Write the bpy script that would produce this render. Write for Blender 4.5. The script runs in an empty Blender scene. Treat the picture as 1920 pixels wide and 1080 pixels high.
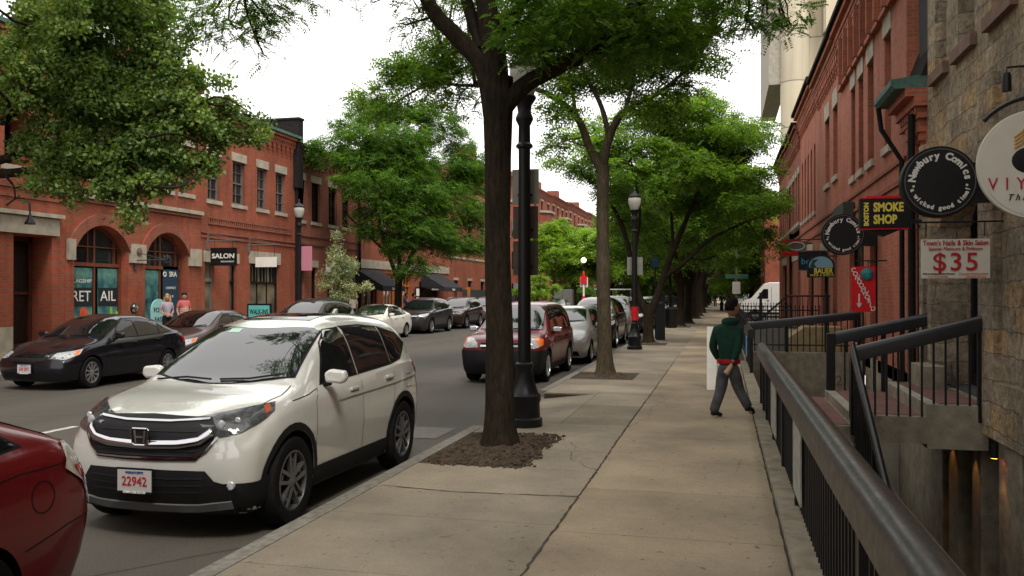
import bpy, bmesh, math, random
import numpy as np
from mathutils import Vector, Matrix, geometry
from mathutils.bvhtree import BVHTree
R = math.radians
random.seed(7); RNG = np.random.default_rng(7)
SC = bpy.context.scene
COL = SC.collection

# ---------------------------------------------------------------- camera, sky, sun, exposure
FPX, CAMH, VX, HY = 1620.0, 1.88, 1355.0, 550.0       # focal length (px of 1920), eye height above the road, street vanishing point
TH = math.atan((VX - 960) / FPX)
cam = bpy.data.cameras.new("camera"); camo = bpy.data.objects.new("camera", cam); COL.objects.link(camo)
cam.sensor_width = 36; cam.lens = FPX / 1920 * 36; cam.clip_end = 3000; cam.clip_start = 0.05
camo.location = (0, 0, CAMH); camo.rotation_euler = (R(90) + math.atan(10 / FPX), 0, TH)
SC.camera = camo
SC.render.resolution_x, SC.render.resolution_y = 1024, 576
wd = bpy.data.worlds.new("World"); SC.world = wd; wd.use_nodes = True
nt = wd.node_tree; nt.nodes.clear()
sky = nt.nodes.new("ShaderNodeTexSky"); sky.sky_type = 'NISHITA'; sky.sun_disc = False
SUN_EL, SUN_AZ = R(55), R(150)
sky.sun_elevation = SUN_EL; sky.sun_rotation = SUN_AZ; sky.dust_density = 4; sky.air_density = 1
mx = nt.nodes.new("ShaderNodeMix"); mx.data_type = 'RGBA'; mx.inputs[0].default_value = 0.86
mx.inputs[7].default_value = (11.6, 11.3, 10.9, 1)      # thick white overcast
bg = nt.nodes.new("ShaderNodeBackground"); bg.inputs[1].default_value = 0.1
wo = nt.nodes.new("ShaderNodeOutputWorld")
nt.links.new(sky.outputs[0], mx.inputs[6]); nt.links.new(mx.outputs[2], bg.inputs[0]); nt.links.new(bg.outputs[0], wo.inputs[0])
sl = bpy.data.lights.new("sun", 'SUN'); sl.energy = 1.5; sl.angle = R(16); sl.color = (1, .95, .87)
so = bpy.data.objects.new("sun", sl); COL.objects.link(so)
d = Vector((math.sin(SUN_AZ) * math.cos(SUN_EL), math.cos(SUN_AZ) * math.cos(SUN_EL), math.sin(SUN_EL)))
so.rotation_euler = d.to_track_quat('Z', 'Y').to_euler(); so.location = (30, -30, 60)
SC.view_settings.view_transform = 'Standard'; SC.view_settings.look = 'None'
SC.view_settings.exposure = 0.78; SC.view_settings.gamma = 1

# ---------------------------------------------------------------- reading the street: a pixel of the photo met with a real plane
_c, _s = math.cos(TH), math.sin(TH)
def ray(px, py):
    u = (px - 960) / FPX; return (u * _c - _s, u * _s + _c, -(py - HY) / FPX)
def atX(px, py, X):
    r = ray(px, py); t = X / r[0]; return Vector((X, r[1] * t, CAMH + r[2] * t))
def atY(px, py, Y):
    r = ray(px, py); t = Y / r[1]; return Vector((r[0] * t, Y, CAMH + r[2] * t))
def atZ(px, py, Z):
    r = ray(px, py); t = (Z - CAMH) / r[2]; return Vector((r[0] * t, r[1] * t, Z))

# ---------------------------------------------------------------- objects, tags
def tag(o, label=None, cat=None, group=None, kind=None):
    if label: o["label"] = label
    if cat: o["category"] = cat
    if group: o["group"] = group
    if kind: o["kind"] = kind
    return o
def thing(name, label, cat, loc=(0, 0, 0), rz=0, group=None):
    o = bpy.data.objects.new(name, None); COL.objects.link(o); o.empty_display_size = .2
    o.location = loc; o.rotation_euler = (0, 0, rz)
    return tag(o, label, cat, group)
def link(name, me, m, parent=None, smooth=False):
    if m is not None:
        me.materials.clear(); me.materials.append(m)
    o = bpy.data.objects.new(name, me); COL.objects.link(o)
    if parent is not None: o.parent = parent
    if smooth and len(me.polygons): me.polygons.foreach_set("use_smooth", [True] * len(me.polygons))
    return o
def copy_tree(o, parent=None):
    c = o.copy(); COL.objects.link(c)
    if parent is not None: c.parent = parent
    for ch in list(o.children): copy_tree(ch, c)
    return c

class MB:
    def __init__(s): s.v = []; s.f = []
    def add(s, vs, fs, M=None):
        b = len(s.v)
        s.v += [tuple(M @ Vector(p)) if M is not None else tuple(p) for p in vs]
        s.f += [tuple(b + i for i in f) for f in fs]; return s
    def box(s, x0, x1, y0, y1, z0, z1, M=None):
        if x0 > x1: x0, x1 = x1, x0
        if y0 > y1: y0, y1 = y1, y0
        if z0 > z1: z0, z1 = z1, z0
        vs = [(x, y, z) for x in (x0, x1) for y in (y0, y1) for z in (z0, z1)]
        return s.add(vs, [(0, 1, 3, 2), (4, 6, 7, 5), (0, 4, 5, 1), (2, 3, 7, 6), (0, 2, 6, 4), (1, 5, 7, 3)], M)
    def prism(s, poly, axis, a0, a1, M=None):
        """polygon (2D) extruded along axis; 2D coords are the other two axes in xyz order"""
        n = len(poly)
        def P(p, a):
            return {'x': (a, p[0], p[1]), 'y': (p[0], a, p[1]), 'z': (p[0], p[1], a)}[axis]
        vs = [P(p, a0) for p in poly] + [P(p, a1) for p in poly]
        tri = geometry.tessellate_polygon([[Vector((p[0], p[1], 0)) for p in poly]])
        fs = [tuple(t) for t in tri] + [tuple(i + n for i in reversed(t)) for t in tri]
        fs += [(i, (i + 1) % n, (i + 1) % n + n, i + n) for i in range(n)]
        return s.add(vs, fs, M)
    def tube(s, pts, rad, seg=8, cap=True):
        pts = [Vector(p) for p in pts]
        if not hasattr(rad, '__len__'): rad = [rad] * len(pts)
        b = len(s.v); n = len(pts); ref = None
        for i, p in enumerate(pts):
            t = (pts[min(i + 1, n - 1)] - pts[max(i - 1, 0)])
            t = t.normalized() if t.length > 1e-9 else Vector((0, 0, 1))
            if ref is None:
                ref = Vector((1, 0, 0)) if abs(t.x) < .8 else Vector((0, 1, 0))
            a = (ref - t * ref.dot(t)).normalized(); ref = a; c = t.cross(a)
            for k in range(seg):
                an = 2 * math.pi * k / seg
                q = p + (a * math.cos(an) + c * math.sin(an)) * rad[i]; s.v.append(tuple(q))
        for i in range(n - 1):
            for k in range(seg):
                k2 = (k + 1) % seg
                s.f.append((b + i * seg + k, b + i * seg + k2, b + (i + 1) * seg + k2, b + (i + 1) * seg + k))
        if cap:
            s.f.append(tuple(b + k for k in reversed(range(seg)))); s.f.append(tuple(b + (n - 1) * seg + k for k in range(seg)))
        return s
    def lathe(s, prof, seg=24, M=None, axis='z', flute=0, fz=(0, 0), caps=True):
        """prof: (radius, height) list"""
        vs = []; fs = []
        for r, h in prof:
            for k in range(seg):
                an = 2 * math.pi * k / seg; rr = r
                if flute and fz[0] < h < fz[1] and k % 2: rr = r * (1 - flute)
                x, y = rr * math.cos(an), rr * math.sin(an)
                vs.append({'z': (x, y, h), 'x': (h, x, y), 'y': (y, h, x)}[axis])
        for i in range(len(prof) - 1):
            for k in range(seg):
                k2 = (k + 1) % seg
                fs.append((i * seg + k, i * seg + k2, (i + 1) * seg + k2, (i + 1) * seg + k))
        if caps and prof[0][0] > 1e-5: fs.append(tuple(reversed(range(seg))))
        if caps and prof[-1][0] > 1e-5: fs.append(tuple((len(prof) - 1) * seg + k for k in range(seg)))
        return s.add(vs, fs, M)
    def sphere(s, c, r, seg=14, rings=9):
        if not hasattr(r, '__len__'): r = (r, r, r)
        vs = [(c[0], c[1], c[2] - r[2])]; fs = []
        for i in range(1, rings):
            ph = math.pi * i / rings
            for k in range(seg):
                a = 2 * math.pi * k / seg
                vs.append((c[0] + r[0] * math.sin(ph) * math.cos(a), c[1] + r[1] * math.sin(ph) * math.sin(a), c[2] - r[2] * math.cos(ph)))
        vs.append((c[0], c[1], c[2] + r[2])); T = len(vs) - 1
        for k in range(seg):
            k2 = (k + 1) % seg; fs.append((0, 1 + k2, 1 + k)); fs.append((T, T - seg + k, T - seg + k2))
            for i in range(rings - 2):
                a = 1 + i * seg; fs.append((a + k, a + k2, a + seg + k2, a + seg + k))
        return s.add(vs, fs)
    def mesh(s, name):
        me = bpy.data.meshes.new(name); me.from_pydata(s.v, [], s.f); me.validate(); me.update()
        return me
    def build(s, name, m, parent=None, smooth=False, fix=True):
        me = s.mesh(name)
        if fix:
            bm = bmesh.new(); bm.from_mesh(me); bmesh.ops.recalc_face_normals(bm, faces=bm.faces); bm.to_mesh(me); bm.free()
        o = link(name, me, m, parent, smooth)
        if smooth:
            try: me.set_sharp_from_angle(angle=R(38))
            except Exception: pass
        return o
def bevel(o, w=.01, seg=2):
    bm = bmesh.new(); bm.from_mesh(o.data)
    bmesh.ops.remove_doubles(bm, verts=bm.verts, dist=1e-5)
    es = [e for e in bm.edges if len(e.link_faces) == 2 and e.calc_face_angle(0) > R(30)]
    bmesh.ops.bevel(bm, geom=es, offset=w, segments=seg, affect='EDGES', profile=.5, clamp_overlap=True)
    bm.to_mesh(o.data); bm.free(); return o
def struct(name, mb, m, **k):
    return tag(mb.build(name, m, **k), kind='structure')

# ---------------------------------------------------------------- materials
def nmat(name):
    m = bpy.data.materials.new(name); m.use_nodes = True; n = m.node_tree; b = n.nodes["Principled BSDF"]
    return m, n, b
def coords(n, scale=(1, 1, 1), kind='Object', swap=None):
    if kind == 'World': out = n.nodes.new("ShaderNodeNewGeometry").outputs['Position']
    else: out = n.nodes.new("ShaderNodeTexCoord").outputs[kind]
    if swap:
        sp = n.nodes.new("ShaderNodeSeparateXYZ"); cb = n.nodes.new("ShaderNodeCombineXYZ"); n.links.new(out, sp.inputs[0])
        for i, a in enumerate(swap):
            if a in 'XYZ': n.links.new(sp.outputs['XYZ'.index(a)], cb.inputs[i])
            elif a == 'S':
                ad = n.nodes.new("ShaderNodeMath"); n.links.new(sp.outputs[0], ad.inputs[0]); n.links.new(sp.outputs[1], ad.inputs[1]); n.links.new(ad.outputs[0], cb.inputs[i])
        out = cb.outputs[0]
    mp = n.nodes.new("ShaderNodeMapping"); mp.inputs[3].default_value = scale; n.links.new(out, mp.inputs[0]); return mp.outputs[0]
def noise(n, vec, scale, detail=4, rough=.55):
    t = n.nodes.new("ShaderNodeTexNoise"); t.inputs['Scale'].default_value = scale; t.inputs['Detail'].default_value = detail
    t.inputs['Roughness'].default_value = rough; n.links.new(vec, t.inputs['Vector']); return t.outputs[0]
def ramp(n, fac, stops):
    r = n.nodes.new("ShaderNodeValToRGB"); e = r.color_ramp.elements
    while len(e) < len(stops): e.new(.5)
    for q, (p, c) in zip(e, stops): q.position = p; q.color = (*c, 1) if len(c) == 3 else c
    n.links.new(fac, r.inputs[0]); return r.outputs[0]
def mixc(n, fac, a, b, mode='MIX'):
    m = n.nodes.new("ShaderNodeMix"); m.data_type = 'RGBA'; m.blend_type = mode
    for sock, v in ((0, fac), (6, a), (7, b)):
        if hasattr(v, 'links') or hasattr(v, 'node'): n.links.new(v, m.inputs[sock])
        elif sock == 0: m.inputs[0].default_value = v
        else: m.inputs[sock].default_value = (*v, 1)
    return m.outputs[2]
def bump(n, b, h, strength=.3, dist=.02):
    bp = n.nodes.new("ShaderNodeBump"); bp.inputs['Strength'].default_value = strength; bp.inputs['Distance'].default_value = dist
    n.links.new(h, bp.inputs['Height']); n.links.new(bp.outputs[0], b.inputs['Normal'])
def plain(name, col, rough=.6, metal=0, spec=.22, var=.0, vscale=6, bumpv=0, coat=0, emis=None, ior=None, kind='Object'):
    m, n, b = nmat(name); b.inputs['Roughness'].default_value = rough; b.inputs['Metallic'].default_value = metal
    b.inputs['Specular IOR Level'].default_value = spec; b.inputs['Coat Weight'].default_value = coat
    b.inputs['Coat Roughness'].default_value = .04
    if ior: b.inputs['IOR'].default_value = ior
    v = coords(n, kind=kind); nz = noise(n, v, vscale)
    lo = tuple(c * (1 - var) for c in col); hi = tuple(min(1, c * (1 + var)) for c in col)
    n.links.new(ramp(n, nz, [(.3, lo), (.7, hi)]), b.inputs['Base Color'])
    if bumpv: bump(n, b, noise(n, v, vscale * 8), bumpv, .01)
    if emis: b.inputs['Emission Color'].default_value = (*emis[0], 1); b.inputs['Emission Strength'].default_value = emis[1]
    return m
def brick(name, c1, c2, mortar, dark=.35, w=.21, h=.075, m_=.012, swap='SZ0'):
    m, n, b = nmat(name); v = coords(n, swap=swap, kind='World')
    bt = n.nodes.new("ShaderNodeTexBrick"); n.links.new(v, bt.inputs[0])
    bt.inputs['Scale'].default_value = 1; bt.inputs['Brick Width'].default_value = w; bt.inputs['Row Height'].default_value = h
    bt.inputs['Mortar Size'].default_value = m_; bt.inputs['Mortar Smooth'].default_value = .2; bt.inputs['Bias'].default_value = -.1
    bt.inputs['Color1'].default_value = (*c1, 1); bt.inputs['Color2'].default_value = (*c2, 1); bt.inputs['Mortar'].default_value = (*mortar, 1)
    vw = coords(n, kind='World'); big = noise(n, vw, .45, 5, .65); st = noise(n, coords(n, (2.5, 2.5, .25), kind='World'), 1.0, 5, .7)
    c = mixc(n, 1.0, bt.outputs[0], ramp(n, big, [(.28, (1 - dark,) * 3), (.68, (1.12, 1.1, 1.08))]), 'MULTIPLY')
    c = mixc(n, 1.0, c, ramp(n, st, [(.32, (.72, .7, .7)), (.52, (1, 1, 1))]), 'MULTIPLY')
    n.links.new(c, b.inputs['Base Color']); b.inputs['Roughness'].default_value = .88; b.inputs['Specular IOR Level'].default_value = .25
    bump(n, b, bt.outputs[1], -.35, .01); return m
def leafmat(name, dk, lt, yl=None, trans=.4):
    m, n, b = nmat(name); g = n.nodes.new("ShaderNodeNewGeometry")
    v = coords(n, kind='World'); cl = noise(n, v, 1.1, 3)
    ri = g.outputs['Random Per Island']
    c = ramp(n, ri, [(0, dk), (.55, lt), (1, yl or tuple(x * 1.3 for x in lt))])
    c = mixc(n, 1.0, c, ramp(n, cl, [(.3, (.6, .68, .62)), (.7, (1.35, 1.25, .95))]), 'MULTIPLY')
    n.links.new(c, b.inputs['Base Color']); b.inputs['Roughness'].default_value = .5; b.inputs['Specular IOR Level'].default_value = .25
    tr = n.nodes.new("ShaderNodeBsdfTranslucent"); mxs = n.nodes.new("ShaderNodeMixShader"); mxs.inputs[0].default_value = trans
    ct = mixc(n, 1.0, c, (1.5, 1.6, .55), 'MULTIPLY'); n.links.new(ct, tr.inputs[0])
    n.links.new(b.outputs[0], mxs.inputs[1]); n.links.new(tr.outputs[0], mxs.inputs[2])
    n.links.new(mxs.outputs[0], n.nodes['Material Output'].inputs[0]); return m
def barkmat(name, a, c):
    m, n, b = nmat(name); v = coords(n, (1, 1, .22), kind='World'); nz = noise(n, mixc(n, .06, v, noise(n, coords(n, kind='World'), 3, 4), 'ADD'), 26, 8, .75); n2 = noise(n, coords(n, kind='World'), 2.2, 3)
    col = mixc(n, 1.0, ramp(n, nz, [(.35, a), (.66, c)]), ramp(n, n2, [(.35, (.75, .8, .72)), (.65, (1.1, 1.1, 1.05))]), 'MULTIPLY')
    n.links.new(col, b.inputs['Base Color']); b.inputs['Roughness'].default_value = .95; b.inputs['Specular IOR Level'].default_value = .1
    bump(n, b, nz, 1.0, .03); return m
def paint(name, col, flake=0, rough=.28, spec=.3):
    m, n, b = nmat(name); v = coords(n); nz = noise(n, v, 2.5, 5, .7)
    n.links.new(ramp(n, nz, [(.3, tuple(x * .93 for x in col)), (.7, col)]), b.inputs['Base Color'])
    b.inputs['Roughness'].default_value = rough; b.inputs['Metallic'].default_value = flake; b.inputs['Coat Weight'].default_value = .45; b.inputs['Coat IOR'].default_value = 1.45
    b.inputs['Coat Roughness'].default_value = .03; b.inputs['Specular IOR Level'].default_value = spec
    return m
def glassmat(name, col=(.012, .014, .015), rough=.03, ior=1.75):
    m, n, b = nmat(name); v = coords(n, kind='World')
    n.links.new(ramp(n, noise(n, v, .9, 3), [(.35, tuple(x * .5 for x in col)), (.65, tuple(x * 1.8 for x in col))]), b.inputs['Base Color'])
    b.inputs['Roughness'].default_value = rough; b.inputs['IOR'].default_value = ior; b.inputs['Specular IOR Level'].default_value = .5
    bump(n, b, noise(n, v, 1.6, 1), .04, .02); return m

M = {}
M['brickA'] = brick('brick orange red', (.345, .073, .032), (.255, .053, .027), (.21, .11, .075), .34)
M['brickB'] = brick('brick dark red', (.20, .062, .038), (.155, .048, .032), (.13, .08, .06), .3)
M['brickC'] = brick('brick brown red', (.27, .068, .038), (.20, .05, .03), (.22, .12, .085), .25)
M['brickD'] = brick('brick right row', (.43, .112, .062), (.31, .08, .046), (.28, .16, .11), .3)
M['brickE'] = brick('brick far', (.31, .072, .042), (.25, .058, .035), (.28, .13, .09), .3)
M['paver'] = brick('red brick paving', (.19, .085, .075), (.15, .07, .065), (.12, .085, .075), .2, w=.2, h=.1, m_=.008, swap='XY0')
M['stonetrim'] = plain('pale stone trim', (.34, .30, .235), .85, var=.22, vscale=3, bumpv=.25, kind='World')
M['brownstone'] = plain('brownstone sill', (.17, .105, .08), .85, var=.2, vscale=5, bumpv=.2)
M['concrete'] = plain('rough concrete', (.25, .215, .16), .92, var=.3, vscale=5, bumpv=.8, kind='World')
M['concretel'] = plain('smooth concrete', (.30, .275, .225), .9, var=.18, vscale=2.5, bumpv=.2, kind='World')
M['courtfloor'] = plain('court floor', (.19, .175, .145), .85, var=.3, vscale=2, bumpv=.2)
M['copper'] = plain('green copper gutter', (.065, .13, .108), .7, var=.3, vscale=7)
M['slate'] = plain('slate roof', (.022, .020, .020), .95, spec=.03, var=.35, vscale=14, bumpv=.4)
M['roofdark'] = plain('roof felt', (.06, .058, .055), .9, var=.2)
M['black'] = plain('black painted iron', (.007, .007, .008), .42, var=.3, vscale=20, spec=.3)
M['blackm'] = plain('matt black plastic', (.008, .008, .009), .6, var=.2, vscale=20)
M['rubber'] = plain('tyre rubber', (.009, .009, .009), .85, var=.3, vscale=25, spec=.1)
M['chrome'] = plain('chrome', (.50, .50, .52), .13, spec=.5, metal=1, var=.03)
M['alloy'] = plain('alloy wheel silver', (.48, .48, .49), .3, metal=.85, var=.1)
M['alloyd'] = plain('alloy wheel dark', (.16, .16, .165), .35, metal=.7, var=.1)
M['white'] = plain('white board', (.72, .70, .65), .6, var=.06)
M['cream'] = plain('cream board', (.56, .53, .46), .55, var=.05)
M['offwhite'] = plain('sign lettering white', (.68, .67, .63), .6, var=.03)
M['yellow'] = plain('yellow lettering', (.75, .62, .10), .5, var=.03)
M['red'] = plain('bright red paint', (.55, .015, .02), .4, var=.1)
M['darkred'] = plain('dark red lettering', (.36, .02, .025), .6, var=.03)
M['orange'] = plain('amber lens', (.75, .16, .03), .2, var=.05)
M['wood'] = plain('varnished orange timber', (.36, .115, .028), .5, var=.35, vscale=5)
M['darkwood'] = plain('dark red timber', (.075, .022, .014), .55, var=.3, vscale=6)
M['woodframe'] = plain('brown window frame', (.16, .05, .028), .5, var=.2, vscale=8)
M['greyframe'] = plain('grey window frame', (.13, .128, .12), .55, var=.1)
M['darkframe'] = plain('dark window frame', (.012, .011, .011), .7, spec=.1, var=.2)
M['whiteframe'] = plain('painted sash', (.42, .40, .37), .6, var=.1)
M['awning'] = plain('black awning canvas', (.022, .022, .026), .85, var=.25, vscale=9)
M['glass'] = glassmat('window glass')
M['glassi'] = glassmat('window glass over blinds', (.10, .095, .085), .06, 1.5)
M['shopglass'] = glassmat('shop window glass', (.11, .095, .065), .05, 1.5)
M['carglass'] = glassmat('car glass', (.006, .008, .009), .012, 2.25)
M['carside'] = glassmat('car side glass', (.006, .007, .007), .02, 1.5)
M['lens'] = plain('clear lamp lens', (.36, .37, .38), .08, var=.35, vscale=22, coat=1)
M['lensdark'] = plain('smoked lamp lens', (.05, .05, .055), .06, var=.5, vscale=20, coat=1)
M['redlens'] = plain('red tail lens', (.45, .012, .015), .12, var=.2, coat=1)
M['teal'] = plain('teal board', (.10, .42, .40), .6, var=.05)
M['lamp'] = plain('lamp globe glass', (.40, .39, .35), .3, var=.05)
M['lamplit'] = plain('lit lamp globe', (.8, .75, .6), .3, emis=((1, .86, .6), 2.5))
M['soil'] = plain('pit soil', (.06, .043, .029), .98, var=.5, vscale=14, bumpv=.8)
M['granite'] = plain('granite kerb', (.17, .158, .135), .85, var=.3, vscale=18, bumpv=.3, kind='World')
def text(body, size, m, parent, loc, rot, name='lettering', ext=.004, align='CENTER', sx=1, shear=0, bold=0, tight=1, fit=None):
    cu = bpy.data.curves.new(name, 'FONT'); cu.body = body; cu.size = size; cu.extrude = ext; cu.align_x = align; cu.align_y = 'CENTER'
    cu.offset = bold; cu.space_character = tight; cu.shear = shear; cu.resolution_u = 3
    t = bpy.data.objects.new(name, cu); COL.objects.link(t); dg = bpy.context.evaluated_depsgraph_get(); dg.update()
    me = bpy.data.meshes.new_from_object(t.evaluated_get(dg)); bpy.data.objects.remove(t)
    co = np.empty(len(me.vertices) * 3); me.vertices.foreach_get('co', co); co = co.reshape(-1, 3)
    if fit and len(co): sx = fit / max(1e-6, co[:, 0].max() - co[:, 0].min())
    co[:, 0] *= sx; me.vertices.foreach_set('co', co.ravel())
    o = link(name, me, m, parent); o.location = loc; o.rotation_euler = rot; return o
FACE_CAM = (R(90), 0, 0)           # lettering on a board that faces -Y (towards the camera)
FACE_E = (R(90), 0, R(90))         # lettering on a wall that faces +X
FACE_W = (R(90), 0, R(-90))
# ---------------------------------------------------------------- ground, road, pavements
def asphalt():
    m, n, b = nmat('asphalt'); v = coords(n, kind='World'); fine = noise(n, v, 60, 3, .7); big = noise(n, coords(n, (1, .12, 1), kind='World'), .55, 5, .6)
    c = mixc(n, 1.0, ramp(n, fine, [(.3, (.05, .045, .039)), (.7, (.09, .081, .07))]), ramp(n, big, [(.3, (.78, .78, .78)), (.7, (1.3, 1.26, 1.2))]), 'MULTIPLY')
    vo = n.nodes.new("ShaderNodeTexVoronoi"); vo.feature = 'DISTANCE_TO_EDGE'; vo.inputs['Scale'].default_value = .22
    wv = mixc(n, .25, v, noise(n, v, 1.2, 5), 'ADD'); n.links.new(wv, vo.inputs['Vector'])
    c = mixc(n, 1.0, c, ramp(n, vo.outputs[0], [(0, (.45, .45, .45)), (.006, (1, 1, 1))]), 'MULTIPLY')
    n.links.new(c, b.inputs['Base Color']); b.inputs['Roughness'].default_value = .82; b.inputs['Specular IOR Level'].default_value = .3
    bump(n, b, fine, .35, .01); return m
def slabmat(name, base, v_=.16):
    m, n, b = nmat(name); v = coords(n, kind='World'); g = n.nodes.new("ShaderNodeNewGeometry")
    fine = noise(n, v, 55, 4, .75); big = noise(n, v, .8, 6, .65); sp = noise(n, mixc(n, .5, v, noise(n, v, .7, 2), 'ADD'), 17, 2, .4)
    c = mixc(n, 1.0, ramp(n, g.outputs['Random Per Island'], [(0, tuple(x * (1 - v_) for x in base)), (1, tuple(x * (1 + v_) for x in base))]),
             ramp(n, fine, [(.3, (.82, .82, .82)), (.7, (1.12, 1.12, 1.12))]), 'MULTIPLY')
    c = mixc(n, 1.0, c, ramp(n, big, [(.3, (.64, .63, .62)), (.66, (1.14, 1.12, 1.07))]), 'MULTIPLY')
    c = mixc(n, 1.0, c, ramp(n, sp, [(.25, (.5, .49, .48)), (.31, (1, 1, 1))]), 'MULTIPLY')      # trodden gum and stains
    n.links.new(c, b.inputs['Base Color']); b.inputs['Roughness'].default_value = .9; b.inputs['Specular IOR Level'].default_value = .25
    bump(n, b, fine, .3, .006); return m
M['asphalt'] = asphalt(); M['slab'] = slabmat('pavement slabs', (.255, .22, .17), .22); M['slabr'] = slabmat('pavement slabs warm', (.30, .243, .175), .17)
M['joint'] = plain('dark joint', (.045, .038, .028), .95, var=.3)
KX, LKX, WX, FX, LFX = -3.03, -15.1, 0.42, 3.3, -20.2     # kerb, far kerb, coping of the area wall, right and left house fronts
g = MB()
def quad(b, x0, x1, y0, y1, z): b.add([(x0, y0, z), (x1, y0, z), (x1, y1, z), (x0, y1, z)], [(0, 1, 2, 3)])
for a in ((-600, LKX - 5, -60, 900), (LKX - 5, .56, -60, 900), (FX + .3, 600, -60, 900), (.56, FX + .3, 22.1, 900), (.56, FX + .3, -60, -2.5)):
    quad(g, *a, -.06)
struct('ground', g, plain('ground earth', (.09, .085, .075), .95, var=.2, vscale=.5, kind='World'))
b = MB(); quad(b, LKX - .05, KX - .1, -40, 420, 0); struct('road', b, M['asphalt'])
b = MB()
for y in np.arange(-6, 300, 12.2):
    p = MB(); 
    quad(b, -8.93, -8.81, y + 1.6 - .4, y + 4.6 - .4, .005)
struct('road_marking', b, plain('worn white road paint', (.42, .41, .38), .8, var=.35, vscale=9, kind='World'))
b = MB(); quad(b, -4.2, -3.6, 10.6, 11.5, .006); struct('road_patch', b, plain('iron drain plate', (.115, .108, .09), .7, var=.2, vscale=9))
# kerbs
b = MB()
y = -8.
LOW0, LOW1 = 11.9, 14.8
while y < 330:
    L = 2.1 if y < 60 else 30
    z = .15
    if LOW0 - .3 < y + L / 2 < LOW1: z = .035
    b.box(KX - .15, KX - .006, y + .004, y + L - .006, -.05, z); y += L
struct('kerb', b, M['granite'])
b = MB(); b.box(LKX, LKX + .15, -30, 330, -.05, .14); struct('far_kerb', b, M['granite'])
b = MB(); b.box(LFX - .2, LKX - .005, -30, 330, -.05, .15); struct('far_pavement', b, M['slabr'])
# near pavement: bed + separate slabs, pits left open
PITS = [(-2.93, -1.95, 8.35, 10.35), (-2.93, -1.75, 17.3, 18.9), (-2.93, -1.85, 29.0, 30.6), (-2.93, -1.6, 44.6, 46.6), (-2.93, -1.5, 50, 52), (-2.93, -1.5, 60, 62), (-2.93, -1.5, 70, 72)]
b = MB(); b.box(-2.1, WX + .14, -8, 330, -.05, .128).box(KX, -2.104, -8, LOW0, -.05, .128).box(KX, -2.104, LOW1, 330, -.05, .128).box(KX, -2.104, LOW0 + .004, LOW1 - .004, -.06, .02)
struct('pavement_bed', b, M['joint'])
bl, br = MB(), MB()
def slab(b, x0, x1, y0, y1, z=.15, z2=None):
    gp = .0035
    if z2 is None: b.box(x0 + gp, x1 - gp, y0 + gp, y1 - gp, .11, z)
    else:
        b.prism([(x0 + gp, -.02), (x1 - gp, -.02), (x1 - gp, z2), (x0 + gp, z)], 'y', y0 + gp, y1 - gp)
rows = [-8, -6.5, -5, -3.6, -2.2, -.8, .7, 2.15, 3.55, 5.0, 6.35, 7.25, 8.35, 9.35, 10.35, 11.35, LOW1 + .3]
yy = LOW1 + .3
while yy < 100:
    st = 1.1 if yy < 17 else 1.55
    yy += st; rows.append(yy)
for y0, y1 in zip(rows[:-1], rows[1:]):
    pit = [p for p in PITS if y0 < p[3] and y1 > p[2]]
    if y0 == 11.35:
        for a, c in ((11.35, LOW0), (LOW0, 13.3), (13.3, LOW1), (LOW1, y1)):
            low = a >= LOW0 and c <= LOW1
            slab(bl, KX, -2.1, a, c, .04 if low else .15, .15 if low else None); slab(bl, -2.1, -1.2, a, c)
        continue
    xs = [KX, -1.2]
    if pit:
        p = pit[0]; ya, yb = max(y0, p[2]), min(y1, p[3])
        if y0 < ya - .02: slab(bl, KX, -1.2, y0, ya)
        if yb < y1 - .02: slab(bl, KX, -1.2, yb, y1)
        slab(bl, p[1], -1.2, ya, yb)
    else: slab(bl, KX, -1.2, y0, y1)
rows = [-8 + 1.42 * i for i in range(78)]
random.seed(3)
for i, (y0, y1) in enumerate(zip(rows[:-1], rows[1:])):
    slab(br, -1.2, WX, y0, y1)
slab(bl, KX, -1.2, yy, 330); slab(br, -1.2, WX, rows[-1], 330)
struct('pavement', bl, M['slab']); struct('pavement_inner', br, M['slabr'])
# soil in the pits, bumpy and crumbly
for k, (x0, x1, y0, y1) in enumerate(PITS[:6]):
    nx, ny = (60, 90) if k == 0 else (24, 30); vs = []; fs = []
    xs = np.linspace(x0 - (.14 if k == 0 else 0), x1, nx); ys = np.linspace(y0, y1, ny)
    for i, x in enumerate(xs):
        for j, y in enumerate(ys):
            e = min(i, nx - 1 - i, j, ny - 1 - j) / 8.; e = min(1, e)
            h = .06 * e * math.exp(-((x + 2.42) ** 2 + (y - (y0 + y1) / 2) ** 2) / .30) + .02 * e
            z = .135 + h + e * random.gauss(0, .008) + .02 * e * math.sin(x * 17 + y * 9) * math.sin(y * 13 - x * 5)
            vs.append((x, y, z))
    for i in range(nx - 1):
        for j in range(ny - 1):
            a = i * ny + j; fs.append((a, a + ny, a + ny + 1, a + 1))
    mb = MB().add(vs, fs); 
    tag(mb.build('soil_pit', M['soil'], smooth=False), kind='structure')
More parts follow.
